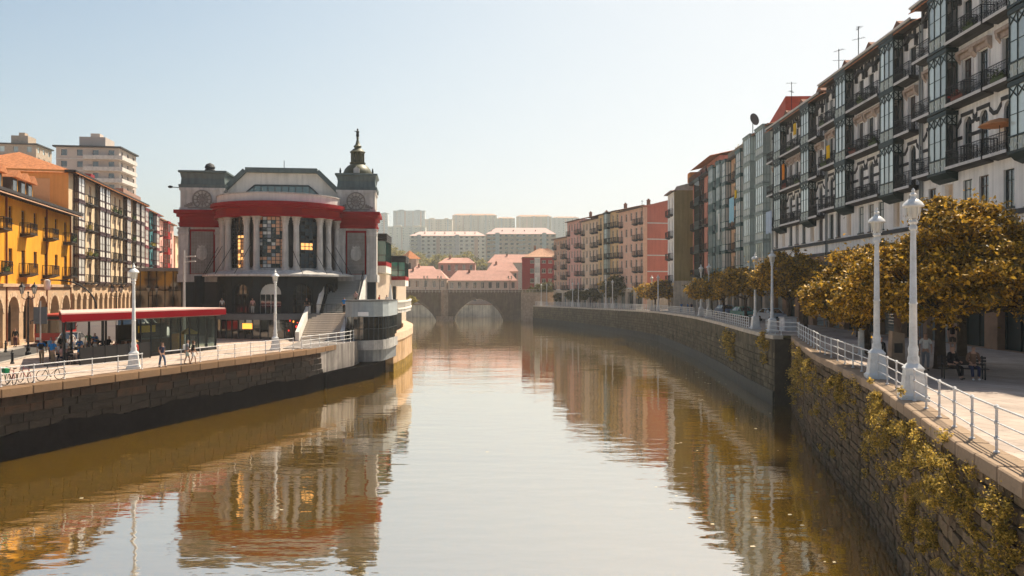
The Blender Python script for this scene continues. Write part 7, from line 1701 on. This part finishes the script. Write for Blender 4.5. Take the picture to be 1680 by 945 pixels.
    if bag:
        mb = MB(); mb.cbox(-.15*s,.15*s,-.07*s,.07*s,-.18*s,.18*s,.03*s); mb.build('bag', bag, t, tuple(che+V(0,-.2,-.1))); mb = MB()
        for q in (-1,1): mb.tube([tuple(che+V(q*.1,-.15,.05)),tuple(che+V(q*.11,-.02,.13)),tuple(che+V(q*.11,.10,.02)),tuple(spi+V(q*.11,.02,0))], .015*s, 4)
        mb.build('bag_strap', bag, t)
    return t
C = lambda n, c: M('cloth_'+n, c, rough=.9, var=.1, scale=6)
BLUE, NAVY, KHAKI, WHT, PNK2, BLK, TEALC, REDC, GREYC, BEIGE, DENIM = C('blue',(0.02,0.20,0.50)), C('navy',(0.02,0.03,0.07)), C('khaki',(0.30,0.21,0.13)), C('white',(0.65,0.62,0.58)), C('pink',(0.60,0.36,0.33)), C('black',(0.014,0.014,0.016)), C('teal',(0.02,0.16,0.17)), C('red',(0.40,0.04,0.03)), C('grey',(0.20,0.20,0.21)), C('beige',(0.48,0.36,0.25)), C('denim',(0.06,0.10,0.18))
def lp(label, px, py, face, shirt, legs, zbase=ZL, **k):
    Y = (CAMZ-zbase)*F/(py-474); return person(label, WX(px,Y), Y, zbase, face, shirt, legs, **k)
GP_ = 'people on the left promenade'
lp('man in bright blue shirt and khaki trousers walking with a black backpack', 68, 597, -20, BLUE, KHAKI, pose='walk', bag=BLK, h=1.76, seed=1, group=GP_)
lp('broad man in bright blue shirt seen from behind, right of the backpacker', 86, 598, 10, BLUE, KHAKI, hair='brown', build=1.2, h=1.74, seed=2, group=GP_)
lp('man in a pale blue shirt half hidden behind the broad man in blue', 82.5, 592, 20, C('pale_blue',(0.16,0.32,0.48)), NAVY, h=1.78, hair='brown', seed=3, group=GP_)
lp('person in dark clothes just left of the black cafe screen', 99, 586, 100, BLK, NAVY, sleeve='long', h=1.75, seed=4, group=GP_)
lp('woman in a white top and pale shorts beside the black cafe screen', 107.5, 594, 200, WHT, C('pale_pink',(0.55,0.40,0.34)), hair='blond', long_hair=True, h=1.66, shorts=True, seed=5, group=GP_)
lp('person in a blue jacket leaning on the black cafe screen', 131, 589, 170, BLUE, NAVY, sleeve='long', pose='arms', h=1.62, hair='brown', seed=6, group=GP_)
lp('man in a black shirt and beige shorts standing at the cafe screen', 178, 589, 30, BLK, BEIGE, shorts=True, pose='arms', h=1.76, build=1.1, seed=7, group=GP_)
lp('waiter in a blue and white top standing inside the cafe terrace', 156, 582, 180, C('mid_blue',(0.05,0.16,0.35)), WHT, h=1.78, pose='arms', seed=8, group=GP_)
lp('woman with a straw hat and red top right behind the left lamp post', 224, 598, 250, REDC, BLK, hair='blond', hat=C('straw',(0.50,0.34,0.16)), h=1.66, seed=9, group=GP_)
lp('woman in dark clothes with a brown bag walking by the left railing', 266, 603, 120, NAVY, DENIM, pose='walk', bag=C('brown_bag',(0.25,0.12,0.06)), hair='brown', long_hair=True, h=1.7, seed=10, group=GP_)
lp('man in a grey shirt and pale shorts, left one of the couple by the railing', 307, 598, 60, GREYC, C('pale_green',(0.35,0.40,0.36)), shorts=True, pose='walk', h=1.74, hair='brown', bag=WHT, seed=11, group=GP_)
lp('woman in a dark top and white shorts, right one of the couple by the railing', 317, 598, 60, BLK, WHT, shorts=True, pose='walk', h=1.66, hair='brown', long_hair=True, seed=12, group=GP_)
lp('person in dark clothes standing before the ochre arcade', 25, 569, 180, BLK, C('plum',(0.08,0.03,0.04)), sleeve='long', h=1.74, seed=13, group=GP_)
for k, (x, y, fc, sh, lab) in enumerate(((2.9,1.4,60,TEALC,'person in a teal top sitting at the left cafe table'),(1.6,1.7,120,PNK2,'person in a pink top sitting at the left cafe table'),(5.3,1.9,-60,NAVY,'person in a navy top sitting at the middle cafe table'),(7.3,1.5,200,TEALC,'person in a teal top sitting by the first glass pane'),(4.3,4.6,180,BLK,'person in black sitting at the back cafe table'),(6.9,2.2,150,REDC,'person in a red top sitting at the glass pane table'),(3.4,4.2,40,WHT,'person in white sitting at the back cafe table'),(2.0,.4,330,BLUE,'person in blue sitting with their back to the black cafe screen'))):
    px_, py_ = pvw(x, y); person(lab, px_, py_, ZL, fc, sh, NAVY, pose='sit', hair=['dark','brown','grey'][k % 3], seed=30+k, group='cafe guests')
lp('person in a dark green shirt standing at the street side of the cafe terrace', 145, 578, 160, C('dark_green',(0.03,0.10,0.05)), NAVY, seed=14, group=GP_)
lp('person in a white shirt walking by the silver car', 118, 577, 200, WHT, DENIM, pose='walk', seed=15, hair='grey', group=GP_)
# market side
mp_ = Vector((-27.0,92.0)); cr_, sr_ = math.cos(R(7)), math.sin(R(7))
def mkp(x, y): return mp_.x+x*cr_-y*sr_, mp_.y+x*sr_+y*cr_
for k, (x, y, sh, lg, lab) in enumerate(((-1.7,-6.0,PNK2,WHT,'woman in a light pink top on the market terrace between two arches'),(-5.2,-4.6,WHT,NAVY,'person in white in the left dark arch of the market terrace'),(3.9,-5.2,BLK,NAVY,'person in black at the right arch of the market terrace'))):
    a, b = mkp(x, y); person(lab, a, b, ZL+2.7, 180, sh, lg, seed=40+k, hair=['brown','dark','grey'][k], group='people on the market terrace')
person('person in bright blue shirt and black trousers on the staircase landing', -18.6, 88.2, ZL+2.69, 20, BLUE, BLK, seed=44, hair='grey', h=1.76)
person('person in a pale pink shirt on the upper stairs', -17.7, 90.3, ZL+3.45, 200, PNK2, BLK, seed=45, hair='grey')
for k, (x, y, sh, lab) in enumerate(((-15.6,93.5,REDC,'person in red on the deck behind the river restaurant'),(-14.9,95.0,WHT,'person in white on the deck behind the river restaurant'))): person(lab, x, y, ZL+3.0, 90+k*120, sh, NAVY, seed=47+k, group='people on the river deck')
um = thing('folded_parasol','folded white parasol standing on the deck above the river wall','parasol',(-14.8,97.0,ZL+3.0)); MB().lathe([(.2,0),(.2,.06),(.03,.1),(.03,1.0)], 8).build('stand', IRON, um); MB().lathe([(.05,.9),(.28,1.1),(.2,1.9),(.05,2.9),(.02,3.0)], 10).build('canopy', WHITE_W, um)
# right promenade
def bpt(dx, dy): c, s_ = math.cos(R(-18)), math.sin(R(-18)); return 18.7+dx*c-dy*s_, 33.0+dx*s_+dy*c
a, b = bpt(.35,.0); person('person in brown top, dark trousers and white shoes on the shaded bench', a, b, ZR, 197, C('brown_check',(0.16,0.09,0.06)), NAVY, pose='sit', shoes=SHOE_W, sleeve='long', hair='brown', seed=60, group='people in the tree shade')
a, b = bpt(-.45,.0); person('person in black sitting at the left end of the shaded bench', a, b, ZR, 160, BLK, BLK, pose='sit', sleeve='long', seed=61, group='people in the tree shade')
person('person in dark clothes standing beside the tree trunk by the nearest lamp post', 17.9, 35.4, ZR, 150, NAVY, BLK, sleeve='long', h=1.78, seed=62, group='people in the tree shade')
person('person in a white shirt and grey trousers standing behind the nearest lamp post', 18.9, 36.4, ZR, 200, WHT, GREYC, h=1.7, hair='brown', seed=63, group='people in the tree shade')
person('man in black shirt and shorts standing by the shop fronts behind the trees', 26.0, 47.0, ZR, 200, BLK, C('dark_brown',(0.07,0.05,0.04)), shorts=True, h=1.78, seed=64)
person('person in black standing next to the second lamp post', 15.9, 34.4, ZR, 60, BLK, BLK, sleeve='long', h=1.68, seed=65)
for k, (x, y, sh, lab) in enumerate(((26.8,126,C('mid_blue',(0.05,0.16,0.35)),'left person of the group in blue under the olive gable'),(27.6,125,BLUE,'middle person of the group in blue under the olive gable'),(28.4,126,NAVY,'right person of the group in blue under the olive gable'))): person(lab, x, y, zr(y), 120*k, sh, DENIM, seed=70+k, group='group of people under the olive gable')

# ------------------------------------------------------------------ haze
hz_m = bpy.data.materials.new('haze'); hz_m.use_nodes = True; N, L = hz_m.node_tree.nodes, hz_m.node_tree.links; N.clear()
o_ = N.new('ShaderNodeOutputMaterial'); pv_ = N.new('ShaderNodeVolumePrincipled'); pv_.inputs['Color'].default_value = (0.93,0.95,0.96,1); pv_.inputs['Density'].default_value = HAZE_D; pv_.inputs['Anisotropy'].default_value = 0.35
L.new(pv_.outputs[0], o_.inputs['Volume'])
hb = MB().box(-1000,1000,-90,2750,-4.2,190).build('haze', hz_m); hb['kind'] = 'stuff'; hb['label'] = 'warm pale haze over the river and the hills'; hb['category'] = 'haze'
